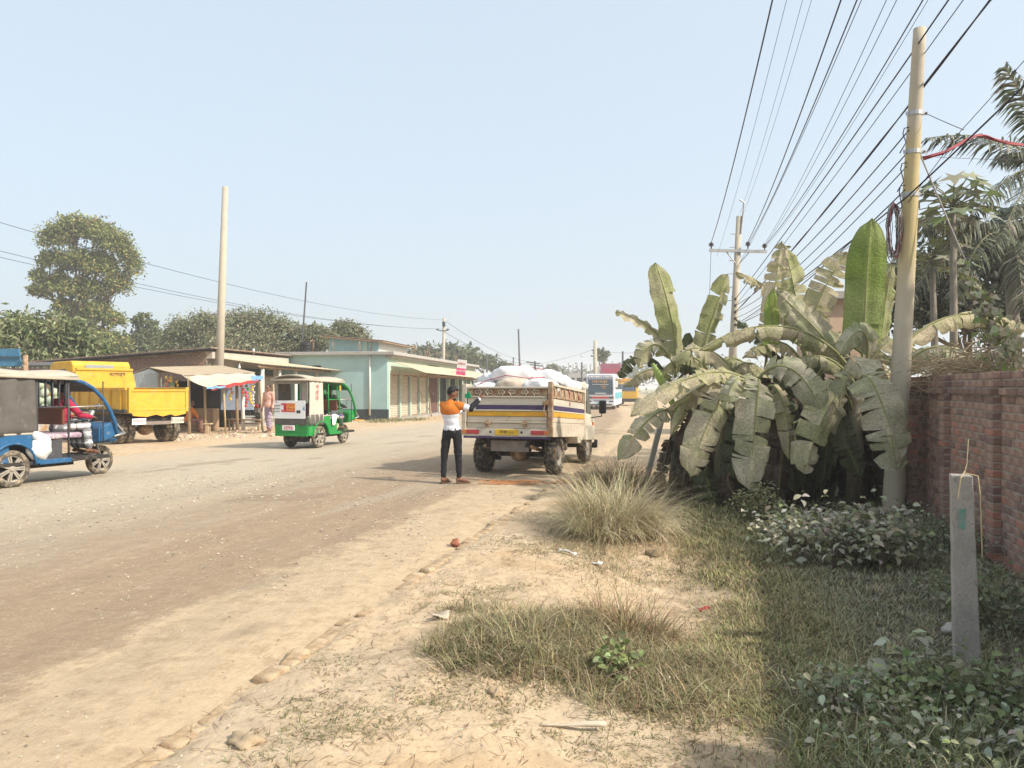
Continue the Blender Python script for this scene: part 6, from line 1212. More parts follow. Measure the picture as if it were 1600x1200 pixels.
# ------------------------------------------------------------------ battery rickshaws
def easy_bike(label, loc, rz_, paint, dark, rear_style):
    r = empty('auto_rickshaw', loc, rz_); T(r, label, 'rickshaw', 'battery rickshaws on the road'); H = .50
    mat_top = 'canvas_top'; cyl = 'dusty_rubber'
    for s in (-1, 1): wheel(r, (s*.43, 0, .30), .30, .11, tyre=cyl, side=s, spokes=7, tread=False, rim_r=.72)
    wheel(r, (0, 1.92, .27), .27, .09, tyre=cyl, side=1, spokes=7, tread=False, rim_r=.72)
    M().tube([(-.42, 0, .3), (.42, 0, .3)], .04, 8).build('axle', 'chassis', r); M().ell((.05, 0, .3), (.13, .12, .12), 10, 8).build('motor', 'rust', r, smooth=True)
    # lower body with wheel arches
    for s in (-1, 1):
        arch = [(.0+.36*math.cos(a), .34+.36*math.sin(a)) for a in np.linspace(math.pi, 0, 13)]
        q = M(); q.prism([(-.58, .36)]+arch+[(.42, .36), (.50, .36), (.44, .84), (-.58, .86)], 'x', s*H-.012, s*H+.012); sp = q.build('side_panel', paint, r)
        M().tube([(s*(H+.015), .0+.37*math.cos(a), .34+.37*math.sin(a)) for a in np.linspace(math.pi, 0, 15)], .022, 6).build('wheel_arch', paint, sp, smooth=True)
        B('sill', paint, r, s*.48-.03, s*.48+.03, .44, 1.0, .33, .41); M().tube([(s*.48, 1.0, .36), (s*.40, 1.25, .36), (s*.3, 1.6, .40)], .03, 6).build('sill_bar', dark, r)
        B('belt_trim', mat_top, r, s*H-.02, s*H+.02, -.59, .46, .84, .87, bevel=.01)
    B('rear_panel', paint, r, -H, H, -.60, -.57, .34, .66, bevel=.02); B('rear_step', paint, r, -H+.01, H-.01, -.63, -.58, .34, .40, bevel=.01); B('floor', 'chassis', r, -H+.02, H-.02, -.57, 1.75, .34, .40, bevel=0)
    q = M(); q.box(-.3, .3, -.45, -.2, .18, .34); q.box(-.28, -.2, -.5, 1.2, .26, .34); q.box(.2, .28, -.5, 1.2, .26, .34); q.build('underframe', 'chassis', r)
    B('seat_box', paint, r, -H+.03, H-.03, -.50, -.05, .40, .72); B('passenger_seat', 'seat_cloth', r, -H+.04, H-.04, -.50, .0, .72, .83, bevel=.03); B('seat_back', 'brown_seat', r, -H+.04, H-.04, -.52, -.44, .83, 1.2, bevel=.03)
    B('front_bench_box', dark, r, -.46, .46, .52, .86, .40, .72); B('front_bench', 'seat_cloth', r, -.48, .48, .48, 1.22, .74, .83, bevel=.03); B('bench_back', 'brown_seat', r, -.44, .44, .88, .93, .97, 1.27, bevel=.02)
    # frame
    for s in (-1, 1):
        for y, z1 in ((-.55, 1.80), (.40, 1.78), (.96, 1.76)): TB('post', dark if y > 0 else 'dark_steel', r, [(s*.485, y, .40 if y > .9 else .84), (s*.47, y, z1)], .018)
        TB('roof_rail', 'steel', r, [(s*.49, -.55, 1.79), (s*.47, .96, 1.75), (s*.44, 1.35, 1.69), (s*.38, 1.5, 1.60)], .014)
        TB('grab_rail', dark, r, [(s*.47, .40, 1.28), (s*.47, .96, 1.28)], .014); TB('grab_rail', 'steel', r, [(s*.47, .96, 1.27), (s*.44, 1.66, 1.28)], .012); TB('guard_post', 'dark_steel', r, [(s*.44, 1.66, .62), (s*.43, 1.66, 1.72)], .012)
        # front hood arch
        pts = [(s*.46, 1.02, 1.74), (s*.455, 1.25, 1.70), (s*.44, 1.45, 1.60), (s*.43, 1.65, 1.42), (s*.42, 1.82, 1.18), (s*.41, 1.93, .95), (s*.36, 1.98, .74)]; M().tube(pts, .034, 8).build('front_arch', paint, r, smooth=True)
    for k in range(6): TB('bar', dark, r, [(-.42+.168*k, .93, 1.27), (-.42+.168*k, .93, 1.74)], .013, 6)
    for k in range(5):
        y = .44+.12*k; TB('bar', dark, r, [(-.478, y, 1.28), (-.473, y, 1.74)], .011, 6)
        if rear_style == 'blue': TB('bar', dark, r, [(.478, y, 1.28), (.473, y, 1.76)], .011, 6)
    hp = [(.98, 1.76), (1.25, 1.72), (1.45, 1.62), (1.52, 1.54)]; q = M(); q.grid(lambda u, v: (-.44+.88*v, np.interp(u*3, range(4), [p[0] for p in hp]), np.interp(u*3, range(4), [p[1] for p in hp])), 6, 6); q.build('hood', dark if rear_style == 'blue' else paint, r, smooth=True, solid=.02)
    wp = [(1.50, 1.56), (1.66, 1.38), (1.83, 1.14), (1.90, .98)]; q = M(); q.grid(lambda u, v: (-.40+.80*v, np.interp(u*3, range(4), [p[0] for p in wp]), np.interp(u*3, range(4), [p[1] for p in wp])), 6, 4); q.build('windscreen', 'clear', r, smooth=True)
    q = M(); q.prism([(1.62, .62), (2.02, .70), (2.06, .80), (1.96, .94), (1.88, .98), (1.62, .90)], 'x', -.38, .38); q.build('front_cowl', paint, r, bevel=.03); q = M(); q.prism([(1.66, .58), (2.2, .60), (2.18, .66), (1.66, .66)], 'x', -.13, .13); q.build('mudguard', paint, r, bevel=.02)
    M().tube([(-.42, 1.9, .72), (-.40, 2.14, .76), (.40, 2.14, .76), (.42, 1.9, .72)], .018, 8).build('bumper', 'steel', r, smooth=True); M().tube([(-.36, 2.0, .94), (-.38, 2.14, .77)], .014, 6).build('bumper_stay', 'steel', r); M().tube([(.36, 2.0, .94), (.38, 2.14, .77)], .014, 6).build('bumper_stay', 'steel', r)
    for s in (-1, 1): TB('fork', 'steel', r, [(s*.06, 1.92, .27), (s*.06, 1.72, .86)], .02)
    M().lathe([(.085, 0), (.09, .05), (.05, .12), (0, .13)], (0, 2.05, .86), (0, -1, 0), 16).build('headlamp', 'lamp_white', r, smooth=True)
    TB('handlebar', 'dark_steel', r, [(-.32, 1.60, 1.06), (-.2, 1.66, 1.04), (0, 1.72, .98), (.2, 1.66, 1.04), (.32, 1.60, 1.06)], .014)
    for s in (-1, 1): TB('mirror_stem', 'dark_steel', r, [(s*.24, 1.64, 1.05), (s*.33, 1.62, 1.25)], .007, 5); M().obox((s*.34, 1.62, 1.28), (.10, .02, .07), Euler((0, 0, s*.2))).build('mirror', 'steel', r, bevel=.01)
    M().tube([(0, 1.68, 1.0), (0, 1.78, 1.18)], .05, 8).build('instrument_pod', 'steel', r)
    # roof
    q = M(); q.grid(lambda u, v: ((-.54+1.08*v), -.70+1.80*u, 1.83+.10*math.sin(math.pi*v)**.7+.02*math.sin(u*8)-.05*u), 14, 10); q.build('roof', mat_top, r, smooth=True, solid=.03)
    q = M()
    q.tube([(-.54, -.70, 1.81), (-.54, 1.1, 1.76), (.54, 1.1, 1.76), (.54, -.70, 1.81), (-.54, -.70, 1.81)], .03, 8); q.build('roof_edge', mat_top, r, smooth=True)
    def curt(x0, y0, x1, y1, z0, z1, am=.012, k=7):
        return lambda u, v: (x0+(x1-x0)*u+am*math.sin(u*k*3+v*2)*(y1 != y0), y0+(y1-y0)*u+am*math.sin(u*k*3+v*2)*(x1 != x0), z0+(z1-z0)*v+.01*math.sin(u*11)*(v < .5))
    if rear_style == 'blue':
        for s in (-1, 1): M().grid(curt(s*.515, -.58, s*.50, .38, .84, 1.82, .016), 24, 8).build('side_curtain', 'tarp_dark', r, smooth=True, solid=.008)
        M().grid(curt(-.5, -.60, .5, -.60, .84, 1.82), 18, 8).build('rear_curtain', 'tarp_dark', r, smooth=True, solid=.008)
    else:
        q = M(); q.grid(curt(-.5, -.605, .5, -.605, .62, .86, .014), 18, 4); q.build('rear_skirt', 'tarp_dark', r, smooth=True, solid=.008)
        q = M()
        for x0, x1, z0, z1 in ((-.51, -.40, 1.24, 1.82), (.32, .51, 1.24, 1.82), (-.40, .32, 1.70, 1.82)): q.box(x0, x1, -.615, -.595, z0, z1)
        q.build('rear_frame', mat('grey_canvas', (.24, .215, .18), .85, .15, 5, dust=.35), r, bevel=.01)
        bn = B('banner', 'ink_white', r, -.51, .44, -.632, -.618, .80, 1.27, bevel=.01); B('banner_red', 'ink_red', bn, -.28, .14, -.637, -.6325, .97, 1.20, bevel=0); B('banner_yellow', 'ink_orange', bn, -.12, .14, -.641, -.6375, 1.0, 1.19, bevel=0); M().add([(-.32, -.638, 1.09), (-.22, -.638, 1.0), (-.22, -.638, 1.17)], [(0, 1, 2)]).build('banner_arrow', 'ink_white', bn)
        text('lettering', 'সুপার', 'ink_red', bn, (.01, -.643, 1.14), (R(90), 0, 0), .10, .001); text('lettering', 'অফার', 'ink_red', bn, (.01, -.643, 1.04), (R(90), 0, 0), .10, .001)
        text('lettering', 'A', 'ink_red', bn, (-.44, -.634, 1.23), (R(90), 0, 0), .09, .001)
        for k, t in enumerate(('ব্যাটারি', 'চার্জার', 'মোটর')): text('lettering', t, 'ink_dark', bn, (-.42, -.634, 1.13-.075*k), (R(90), 0, 0), .06, .001)
        B('banner_picture', 'dark_steel', bn, .18, .30, -.636, -.6325, .94, 1.02, bevel=.02); M().add([(.36, -.634, 1.04), (.44, -.634, 1.0), (.42, -.634, 1.16)], [(0, 1, 2)]).build('banner_mark', 'tarp_blue', bn)
        np2 = B('number_plate', 'ink_white', r, -.27, .11, -.625, -.605, .49, .625, bevel=.006); text('lettering', '3096', 'ink_red', np2, (-.08, -.627, .557), (R(90), 0, 0), .145, .002)
        for s in (-1, 1): M().grid(curt(s*.515, -.58, s*.505, .10, .70, 1.82, .016), 20, 8).build('side_curtain', mat('cream_canvas', (.52, .46, .38), .85, .1, 5, dust=.3), r, smooth=True, solid=.008) if s > 0 else M().grid(curt(s*.515, -.58, s*.505, .10, .70, 1.82, .016), 20, 8).build('side_curtain', 'grey_canvas', r, smooth=True, solid=.008)
        M().grid(curt(.53, -.58, .515, .10, .62, .90, .012), 12, 4).build('side_skirt', 'tarp_dark', r, smooth=True, solid=.008)
        for k, t in enumerate('শ র ব'.split()): text('lettering', t, 'ink_red', r, (.545, -.22, 1.62-.14*k), (R(90), 0, R(90)), .17, .001)
        M().grid(lambda u, v: (.30+.22*u, .52+.35*v, .845+.03*math.sin(u*7+v*5)), 6, 6).build('white_cloth', 'ink_white', r, smooth=True, solid=.02); M().grid(lambda u, v: (.50+.02*math.sin(v*7), .55+.25*v*(1-.5*u), .86-.28*u), 6, 6).build('cloth_end', 'ink_white', r, smooth=True, solid=.01)
        B('green_board', mat('green_board', (.10, .24, .03), .7, .2, 12), r, -.40, .40, .92, .945, 1.0, 1.25); B('orange_tassel', 'ink_orange', r, .42, .47, 1.0, 1.06, 1.52, 1.66)
        B('purple_cloth', mat('purple_cloth', (.18, .08, .33), .85, .15, 10), r, .20, .5, .50, 1.15, .83, .85)
    return r
bk = easy_bike('blue battery rickshaw with dark tarpaulin at the left edge', (-8.44, 12.5, .047), R(-24), 'blue_paint', 'dark_steel', 'blue')
gk = easy_bike('green battery rickshaw numbered 3096 driving away on the road', (-5.56, 20.6, .048), R(-19), 'green_paint', 'green_paint', 'green')
# white sack on the blue rickshaw
BMx = Matrix.Translation(bk.location)@Matrix.Rotation(R(-24), 4, 'Z')
r2 = random.Random(5); o = M().ell((0, 0, 0), (.13, .20, .22), 18, 14, fn=lambda p: p*(1+.08*math.sin(5*p.x+2)+.07*math.sin(7*p.z+p.y*4))).build('white_sack', 'sack', None, smooth=True); o.location = BMx@Vector((.46, .46, .60)); o.rotation_euler = (0, .1, R(-24)); T(o, 'bulging white sack on the sill of the blue rickshaw', 'sack')
o = M().tube([(0, 0, 0), (.02, -.02, .12), (.03, -.08, .22), (-.02, -.12, .27)], [.08, .06, .09, .05], 9).build('sack_neck', 'sack', o, smooth=True)

# ------------------------------------------------------------------ dump truck
dt = empty('dump_truck', (-10.49, 22.8, .0), R(55)); T(dt, 'yellow dump truck parked on the left shoulder', 'truck')
DW = .93
tg = empty('tailgate'); tg.parent = dt; D_ = lambda n_, m, *b, p=None, bevel=.01: B(n_, m, p or dt, *b, bevel=bevel)
D_('panel', 'truck_yellow', -DW+.06, DW-.06, -.03, .02, 1.0, 1.58, p=tg)
for x in (-DW, DW-.09): D_('edge_post', 'truck_yellow', x, x+.09, -.06, .06, .93, 1.66, p=tg)
for z in (.98, 1.54): D_('rail', 'truck_yellow', -DW+.09, DW-.09, -.06, -.031, z, z+.06, p=tg)
M().prism([(-DW+.05, .98), (DW-.05, .98), (DW-.1, .86), (.5, .80), (.35, .86), (.1, .80), (-.1, .86), (-.4, .80), (-.8, .84)], 'y', -.05, -.02).build('lip', 'truck_yellow', tg)
for s in (-1, 1):
    sd = empty('bed_side'); sd.parent = dt; D_('panel', 'truck_yellow', s*DW-.025, s*DW+.025, .03, 3.0, .98, 1.60, p=sd)
    for k in range(5): D_('rib', 'truck_yellow', s*(DW+.05)-.03, s*(DW+.05)+.03, .25+.62*k, .35+.62*k, 1.0, 1.58, p=sd)
    D_('rail', 'truck_yellow', s*(DW+.02)-.05, s*(DW+.02)+.05, .03, 3.05, 1.58, 1.66, p=sd); D_('rail', 'dark_plinth', s*(DW+.04)-.04, s*(DW+.04)+.04, .03, 3.0, .93, 1.02, p=sd)
D_('bed_floor', 'truck_yellow', -DW, DW, .02, 3.0, .93, .99); hb = empty('headboard'); hb.parent = dt
M().prism([(-DW-.02, .95), (DW+.02, .95), (DW+.02, 1.8), (DW-.1, 2.24), (-DW-.02, 2.24)], 'y', 3.0, 3.06).build('panel', 'truck_yellow', hb); D_('rail', 'truck_yellow', -DW, DW-.08, 2.96, 3.1, 2.20, 2.27, p=hb); text('lettering', 'মেসার্স', 'ink_dark', hb, (.35, 2.99, 2.08), (R(90), 0, 0), .16, .002)
M().grid(lambda u, v: (-DW+.05+1.76*u, .1+2.85*v, 1.12+.35*v+.08*math.sin(u*7)*math.sin(v*6)), 14, 14).build('sand_load', 'soil' if False else mat('load_sand', (.33, .26, .19), .97, .2, 4, bump=.5), dt, smooth=True)
cb_ = empty('cab'); cb_.parent = dt
M().prism([(3.25, .75), (4.95, .75), (5.0, 1.5), (4.75, 2.35), (4.55, 2.48), (3.35, 2.50), (3.25, 2.35)], 'x', -.92, .92).build('shell', 'truck_yellow', cb_, bevel=.04); D_('rear_window', mat('grey_glass', (.30, .31, .30), .25, .1, 4, spec=.5), -.55, .35, 3.22, 3.245, 2.18, 2.38, p=cb_)
for s in (-1, 1): M().prism([(3.7, 1.55), (4.85, 1.5), (4.68, 2.2), (3.7, 2.25)], 'x', s*.925-.006, s*.925+.006).build('window', 'glass', cb_)
M().add([(-.82, 5.0, 1.55), (.82, 5.0, 1.55), (.78, 4.79, 2.28), (-.78, 4.79, 2.28)], [(0, 1, 2, 3)]).build('windscreen', 'glass', cb_, solid=.02); D_('bumper', 'chassis', -.95, .95, 4.95, 5.15, .5, .75, p=cb_)
q = M(); q.box(-.45, -.33, .1, 4.8, .62, .82); q.box(.33, .45, .1, 4.8, .62, .82); q.box(-.5, .5, .1, .22, .66, .78); q.build('frame', 'chassis', dt); D_('rear_bumper', mat('weathered_wood', (.22, .18, .15), .9, .2, 6, dust=.4), -.42, .42, -.02, .08, .56, .66)
for x0, t, m in ((-.82, 'সাবধান', 'ink_red'), (.38, 'ট-১১২৪', 'ink_dark')):
    pl = D_('number_plate', 'sign_white' if x0 < 0 else 'cream_clean', x0, x0+.42, -.03, -.015, .58, .76, bevel=.005); text('lettering', t, m, pl, (x0+.21, -.033, .67), (R(90), 0, 0), .13, .001)
M().tube([(-.8, .75, .42), (.8, .75, .42)], .06, 10).build('axle', 'chassis', dt); M().ell((0, .75, .42), (.24, .2, .2), 14, 10).build('differential', 'rust', dt, smooth=True)
for s in (-1, 1):
    for k in (0, 1): wheel(dt, (s*(.58+.24*k), .75, .40), .40, .21, tyre='dusty_rubber', side=s, spokes=0)
    wheel(dt, (s*.75, 4.1, .40), .40, .2, tyre='dusty_rubber', side=s, spokes=0); D_('tail_lamp', 'lamp_red', s*.6-.06, s*.6+.06, -.02, .02, .80, .88, bevel=0)

# ------------------------------------------------------------------ bus and other far traffic
mat('bus_white', (.68, .70, .72), .4, .05, 2, dust=.2); mat('bus_grey', (.24, .25, .27), .4, .08, 2, dust=.2); mat('bus_teal', (.10, .35, .42), .5, .1, 2); mat('bus_red', (.50, .06, .06), .5, .1, 2); mat('bus_glass', (.05, .075, .10), .12, .1, 2, spec=.6)
bp = P(938, 640, 66); bz = float(rz(66))+.03
bus = empty('bus', (bp.x, 66, bz), R(-11.3)); T(bus, 'white long-distance bus with dark windscreen approaching on the road', 'bus')
E = lambda n_, m, *b, p=None, bevel=.03: B(n_, m, p or bus, *b, bevel=bevel)
W2 = 1.22
M().prism([(0, .35), (11, .35), (11, 3.1), (.55, 3.1), (.25, 2.95), (.12, 2.6), (-.02, 1.3)], 'x', -W2, W2).build('body', 'bus_white', bus, bevel=.06)
fr = empty('front'); fr.parent = bus
M().add([(-1.08, -.045, 1.32), (1.08, -.045, 1.32), (1.05, .08, 2.58), (-1.05, .08, 2.58)], [(0, 1, 2, 3)]).build('windscreen', 'bus_glass', fr, solid=.03)
M().add([(-1.12, .07, 2.64), (1.12, .07, 2.64), (1.02, .28, 3.02), (-1.02, .28, 3.02)], [(0, 1, 2, 3)]).build('destination_panel', 'bus_grey', fr, solid=.06)
text('lettering', 'এক্সপ্রেস সার্ভিস', 'ink_white', fr, (0, .11, 2.86), (R(60), 0, 0), .26, .005); text('lettering', 'ঢাকা-রংপুর', 'ink_orange', fr, (-.05, -.03, 2.42), (R(85), 0, 0), .28, .005); text('lettering', 'ঢাকা', 'ink_orange', fr, (.25, -.05, 2.0), (R(85), 0, 0), .22, .005); text('lettering', 'বাস', 'ink_orange', fr, (.3, -.06, 1.82), (R(85), 0, 0), .14, .005)
E('white_line', 'ink_white', -.7, .7, -.05, -.02, 2.18, 2.21, p=fr, bevel=0); E('white_line', 'ink_white', -.45, .45, -.075, -.055, 1.40, 1.46, p=fr, bevel=0)
E('red_band', 'bus_red', -.7, .7, -.06, -.02, .98, 1.14, p=fr); E('grille', 'bus_grey', -.55, .55, -.06, -.01, .74, .86, p=fr); E('bumper', 'bus_white', -1.2, 1.2, -.1, .05, .38, .62, p=fr); E('skirt', 'bus_glass', -1.0, 1.0, -.11, -.09, .40, .52, p=fr)
for s in (-1, 1):
    E('headlamp', 'glass', s*.93-.22, s*.93+.22, -.06, .02, .98, 1.14, p=fr); E('fog_lamp', 'glass', s*.93-.18, s*.93+.18, -.07, .0, .68, .78, p=fr); E('indicator', 'lamp_orange', s*1.1-.07, s*1.1+.05, -.05, .02, 1.15, 1.22, p=fr)
    wheel(bus, (s*1.02, 2.0, .48), .48, .3, side=s, spokes=0, tread=False); wheel(bus, (s*1.02, 8.0, .48), .48, .3, side=s, spokes=0, tread=False); M().obox((s*1.38, -.1, 2.2), (.2, .15, .5)).build('mirror', 'ink_white', bus, bevel=.04)
    for k in range(6): E('window', 'bus_glass', s*(W2+.005)-.01, s*(W2+.005)+.01, .9+1.62*k, 2.42+1.62*k, 1.75, 2.75, bevel=.0)
    E('stripe', 'bus_teal', s*(W2+.008)-.01, s*(W2+.008)+.01, .5, 10.8, .9, 1.5, bevel=0)
E('number_plate', 'bus_teal', -.25, .25, -.12, -.11, .55, .66, p=fr, bevel=0)
# minibus half hidden by the pickup
mp_ = P(905, 640, 58); mb = empty('minibus', (mp_.x-.35, 58, float(rz(58))+.03), R(-9)); T(mb, 'small white and red minibus half hidden behind the pickup truck', 'minibus')
M().prism([(0, .35), (4.4, .35), (4.4, 2.15), (.9, 2.15), (.3, 1.35), (-.05, 1.2)], 'x', -.8, .8).build('body', 'bus_white', mb, bevel=.05); B('roof_rack', 'bus_grey', mb, -.75, .75, .9, 4.3, 2.16, 2.24); B('lower_band', 'bus_red', mb, -.82, .82, -.08, 4.42, .45, .95, bevel=.02)
M().add([(-.7, .28, 1.38), (.7, .28, 1.38), (.68, .88, 2.08), (-.68, .88, 2.08)], [(0, 1, 2, 3)]).build('windscreen', 'bus_glass', mb, solid=.04)
for s in (-1, 1):
    B('window', 'bus_glass', mb, s*.805-.01, s*.805+.01, 1.0, 4.1, 1.35, 1.95, bevel=0); B('headlamp', 'lamp_white', mb, s*.6-.12, s*.6+.12, -.1, -.02, .95, 1.1)
    for y in (.8, 3.5): wheel(mb, (s*.7, y, .3), .3, .18, side=s, spokes=0, tread=False)
yp = P(981, 640, 82); yt = empty('yellow_truck', (yp.x, 82, float(rz(82))+.03), R(-10)); T(yt, 'yellow truck far behind the bus', 'truck')
M().prism([(0, .6), (2, .6), (2, 2.6), (.35, 2.6), (0, 1.5)], 'x', -1.0, 1.0).build('cab', 'truck_yellow', yt, bevel=.06); M().add([(-.85, .01, 1.55), (.85, .01, 1.55), (.8, .30, 2.35), (-.8, .30, 2.35)], [(0, 1, 2, 3)]).build('windscreen', 'bus_glass', yt, solid=.05); B('bed', 'truck_yellow', yt, -1.05, 1.05, 2.1, 6, .9, 2.4); B('crown_board', 'ink_orange', yt, -.9, .9, .3, .4, 2.6, 2.9); B('bumper', 'chassis', yt, -1, 1, -.1, .1, .4, .75)
for s in (-1, 1):
    for y in (.9, 4.8): wheel(yt, (s*.9, y, .45), .45, .3, side=s, spokes=0, tread=False)
# motorcycle beside the stall
g = G(402, 664); mc = empty('motorcycle', (g.x, g.y, g.z), R(62)); T(mc, 'red motorcycle parked behind the walking man', 'motorcycle')
for y in (0, 1.25): wheel(mc, (0, y, .30), .30, .1, side=1, spokes=5, tread=False, rim_r=.75)
M().ell((0, .78, .88), (.16, .3, .15), 14, 10).build('fuel_tank', 'cloth_red', mc, smooth=True); M().tube([(0, .55, .85), (0, .1, .86), (0, -.2, .92)], [.11, .12, .07], 10, sq=.6).build('seat', 'black', mc, smooth=True); M().ell((0, .62, .45), (.15, .22, .2), 12, 10).build('engine', 'dark_steel', mc, smooth=True); M().ell((0, 1.12, 1.0), (.15, .12, .16), 12, 10).build('headlamp_fairing', 'cloth_red', mc, smooth=True)
for s in (-1, 1): TB('fork', 'steel', mc, [(s*.08, 1.25, .3), (s*.08, 1.0, 1.0)], .022); TB('handlebar', 'dark_steel', mc, [(0, 1.0, 1.08), (s*.2, .98, 1.12), (s*.36, .88, 1.12)], .014); TB('mirror_stem', 'dark_steel', mc, [(s*.25, .95, 1.12), (s*.32, .95, 1.32)], .008); TB('frame_tube', 'dark_steel', mc, [(s*.09, 0, .3), (s*.09, .5, .45), (s*.05, .9, .85)], .02); M().ell((s*.1, -.02, .85), (.05, .2, .1), 8, 6).build('side_panel', 'cloth_red', mc, smooth=True)
TB('exhaust', 'steel', mc, [(.14, .6, .3), (.16, .1, .32), (.17, -.3, .42)], .035); M().tube([(0, 1.55, .42), (0, 1.4, .62), (0, 1.15, .64)], .05, 8).build('mudguard', 'cloth_red', mc, smooth=True)
# ================================================================== PEOPLE
mat('skin', (.20, .095, .055), .6, .08, 12); mat('hair', (.012, .010, .010), .6, .2, 30); mat('eye', (.03, .025, .02), .3, .05); mat('orange_cloth', (.55, .17, .025), .9, .1, 10, bump=.2, bsc=30); mat('white_cloth', (.66, .66, .70), .9, .06, 10, bump=.2, bsc=30); mat('black_cloth', (.014, .014, .018), .85, .2, 10, bump=.2, bsc=30); mat('pink_cloth', (.60, .34, .27), .9, .12, 10, bump=.2, bsc=30); mat('red_cloth', (.38, .02, .06), .85, .12, 10, bump=.2, bsc=30); mat('grey_cloth', (.10, .11, .11), .9, .15, 10); mat('dark_shirt', (.02, .025, .025), .9, .2, 10); mat('sandal', (.12, .06, .035), .8, .2, 10)
mat('purple_check', (.20, .13, .24), .9, .3, 30, col2=(.42, .34, .38), mix=.6)
def check_mat():
    m = mat('check_cloth', (.46, .46, .47), .9, .05, 8); n = m.node_tree.nodes; L = m.node_tree.links; b = n['Principled BSDF']; tc = n.new('ShaderNodeTexCoord'); outs = []
    for ax in ('X', 'Z'):
        w_ = n.new('ShaderNodeTexWave'); w_.bands_direction = ax; w_.inputs['Scale'].default_value = 2.2; w_.inputs['Distortion'].default_value = .6; L.new(tc.outputs['Object'], w_.inputs[0]); r_ = n.new('ShaderNodeMapRange'); r_.inputs[1].default_value = .42; r_.inputs[2].default_value = .58; r_.inputs[3].default_value = .28; r_.inputs[4].default_value = 1.; L.new(w_.outputs['Fac'], r_.inputs[0]); outs.append(r_.outputs[0])
    mu = n.new('ShaderNodeMath'); mu.operation = 'MULTIPLY'; L.new(outs[0], mu.inputs[0]); L.new(outs[1], mu.inputs[1]); mx = n.new('ShaderNodeMix'); mx.data_type = 'RGBA'; mx.inputs[6].default_value = (.05, .055, .055, 1); mx.inputs[7].default_value = (.60, .60, .61, 1); L.new(mu.outputs[0], mx.inputs[0]); L.new(mx.outputs[2], b.inputs['Base Color'])
check_mat()
def person(label, loc, rz_, J, shirt, legs, legkind='trousers', sleeve='long', hairkind='short', vox=.011, sandals=True, bands=None):
    """J: joints in local metres (x right, y forward, z up)"""
    r = empty('person', loc, rz_); T(r, label, 'person'); J = {k: Vector(v) for k, v in J.items()}; q = M()
    hd = J['head']; look = J.get('look', Vector((0, 1, 0))).normalized(); up = (hd-J['neck']).normalized(); sd = look.cross(up).normalized(); fw = up.cross(sd).normalized(); Rm = Matrix((sd, fw, up)).transposed()
    q.ell(hd+up*.02, (.074, .092, .115), 16, 12, Rm); q.ell(hd+fw*.035-up*.055, (.052, .058, .058), 12, 8, Rm); q.cap(J['neck']-up*.04, hd-up*.05, .056, .05)
    q.cap(hd+fw*.088+up*.015, hd+fw*.105-up*.018, .010, .015, 8); q.ell(hd+fw*.086-up*.062, (.022, .012, .010), 8, 6, Rm)
    for s in (-1, 1): q.ell(hd+sd*s*.078-fw*.008-up*.002, (.013, .024, .034), 8, 6, Rm)
    ch, pv = J['chest'], J['pelvis']; sp = (ch-pv).normalized(); sr = (J['shoulder_r']-J['shoulder_l']).normalized(); bk_ = sr.cross(sp).normalized(); Rt = Matrix((sr, sp.cross(sr).normalized(), sp)).transposed()
    def torso(m, g): m.ell(ch, (.160+g, .100+g, .185+g), 16, 10, Rt); m.ell(ch.lerp(pv, .5), (.130+g, .092+g, .17+g), 16, 10, Rt); m.ell(pv, (.150+g, .105+g, .13+g), 16, 10, Rt); m.cap(J['shoulder_l'], J['shoulder_r'], .062+g, .062+g); m.cap(ch+sp*.1, J['neck']-sp*.02, .09+g, .058+g*.5)
    torso(q, 0)
    for s in 'lr':
        a, e, h = J['shoulder_'+s], J['elbow_'+s], J['hand_'+s]; q.cap(a, e, .050, .040); q.cap(e, h, .039, .026); d = (h-e).normalized(); side = d.cross(Vector((0, 0, 1))); side = side.normalized() if side.length > .1 else Vector((1, 0, 0)); pm = h+d*.05; q.ell(pm, (.04, .045, .02), 10, 6, Matrix((side, d, side.cross(d))).transposed()); nr = side.cross(d)
        for k, (o_, ln) in enumerate(((-.030, .060), (-.010, .075), (.010, .070), (.028, .055))): b0 = pm+side*o_+d*.035; b1 = b0+(d*.8-nr*.4)*ln*.6; b2 = b1+(d*.3-nr*.9).normalized()*ln*.45; q.cap(b0, b1, .0095, .009, 6); q.cap(b1, b2, .009, .0075, 6)
        b0 = h+d*.02-side*.035; b1 = b0+(d*.6-side*.7).normalized()*.04; q.cap(b0, b1, .012, .010, 6); q.cap(b1, b1+(d*.9-nr*.3).normalized()*.03, .010, .008, 6)
        a, e, h = J['hip_'+s], J['knee_'+s], J['foot_'+s]; q.cap(a, e, .082, .056); q.cap(e, h, .055, .038); f = J.get('toe_'+s, h+Vector((0, .16, -.055))); q.cap(h-Vector((0, 0, .02)), f, .040, .026); q.ell(h+(h-f).normalized()*.03-Vector((0, 0, .035)), (.036, .045, .036), 10, 6)
    body = q.build('body', 'skin', r, remesh=vox*.8, smoothit=3)
    for s in (-1, 1): M().ell(hd+fw*.080+sd*s*.030+up*.018, (.013, .008, .008), 8, 6, Rm).build('eye', 'eye', r); M().ell(hd+fw*.084+sd*s*.032+up*.038, (.022, .008, .006), 8, 6, Rm).build('eyebrow', 'hair', r)
    q = M(); q.ell(hd+up*.042-fw*.024, (.080, .088, .100), 16, 12, Rm)
    if hairkind == 'short': q.ell(hd+up*.095+fw*.012, (.066, .080, .052), 12, 8, Rm)
    q.build('hair', 'hair', r, smooth=True)
    if hairkind == 'short': M().ell(hd+fw*.050-up*.082, (.050, .046, .038), 12, 8, Rm).build('beard', 'hair', r, smooth=True)
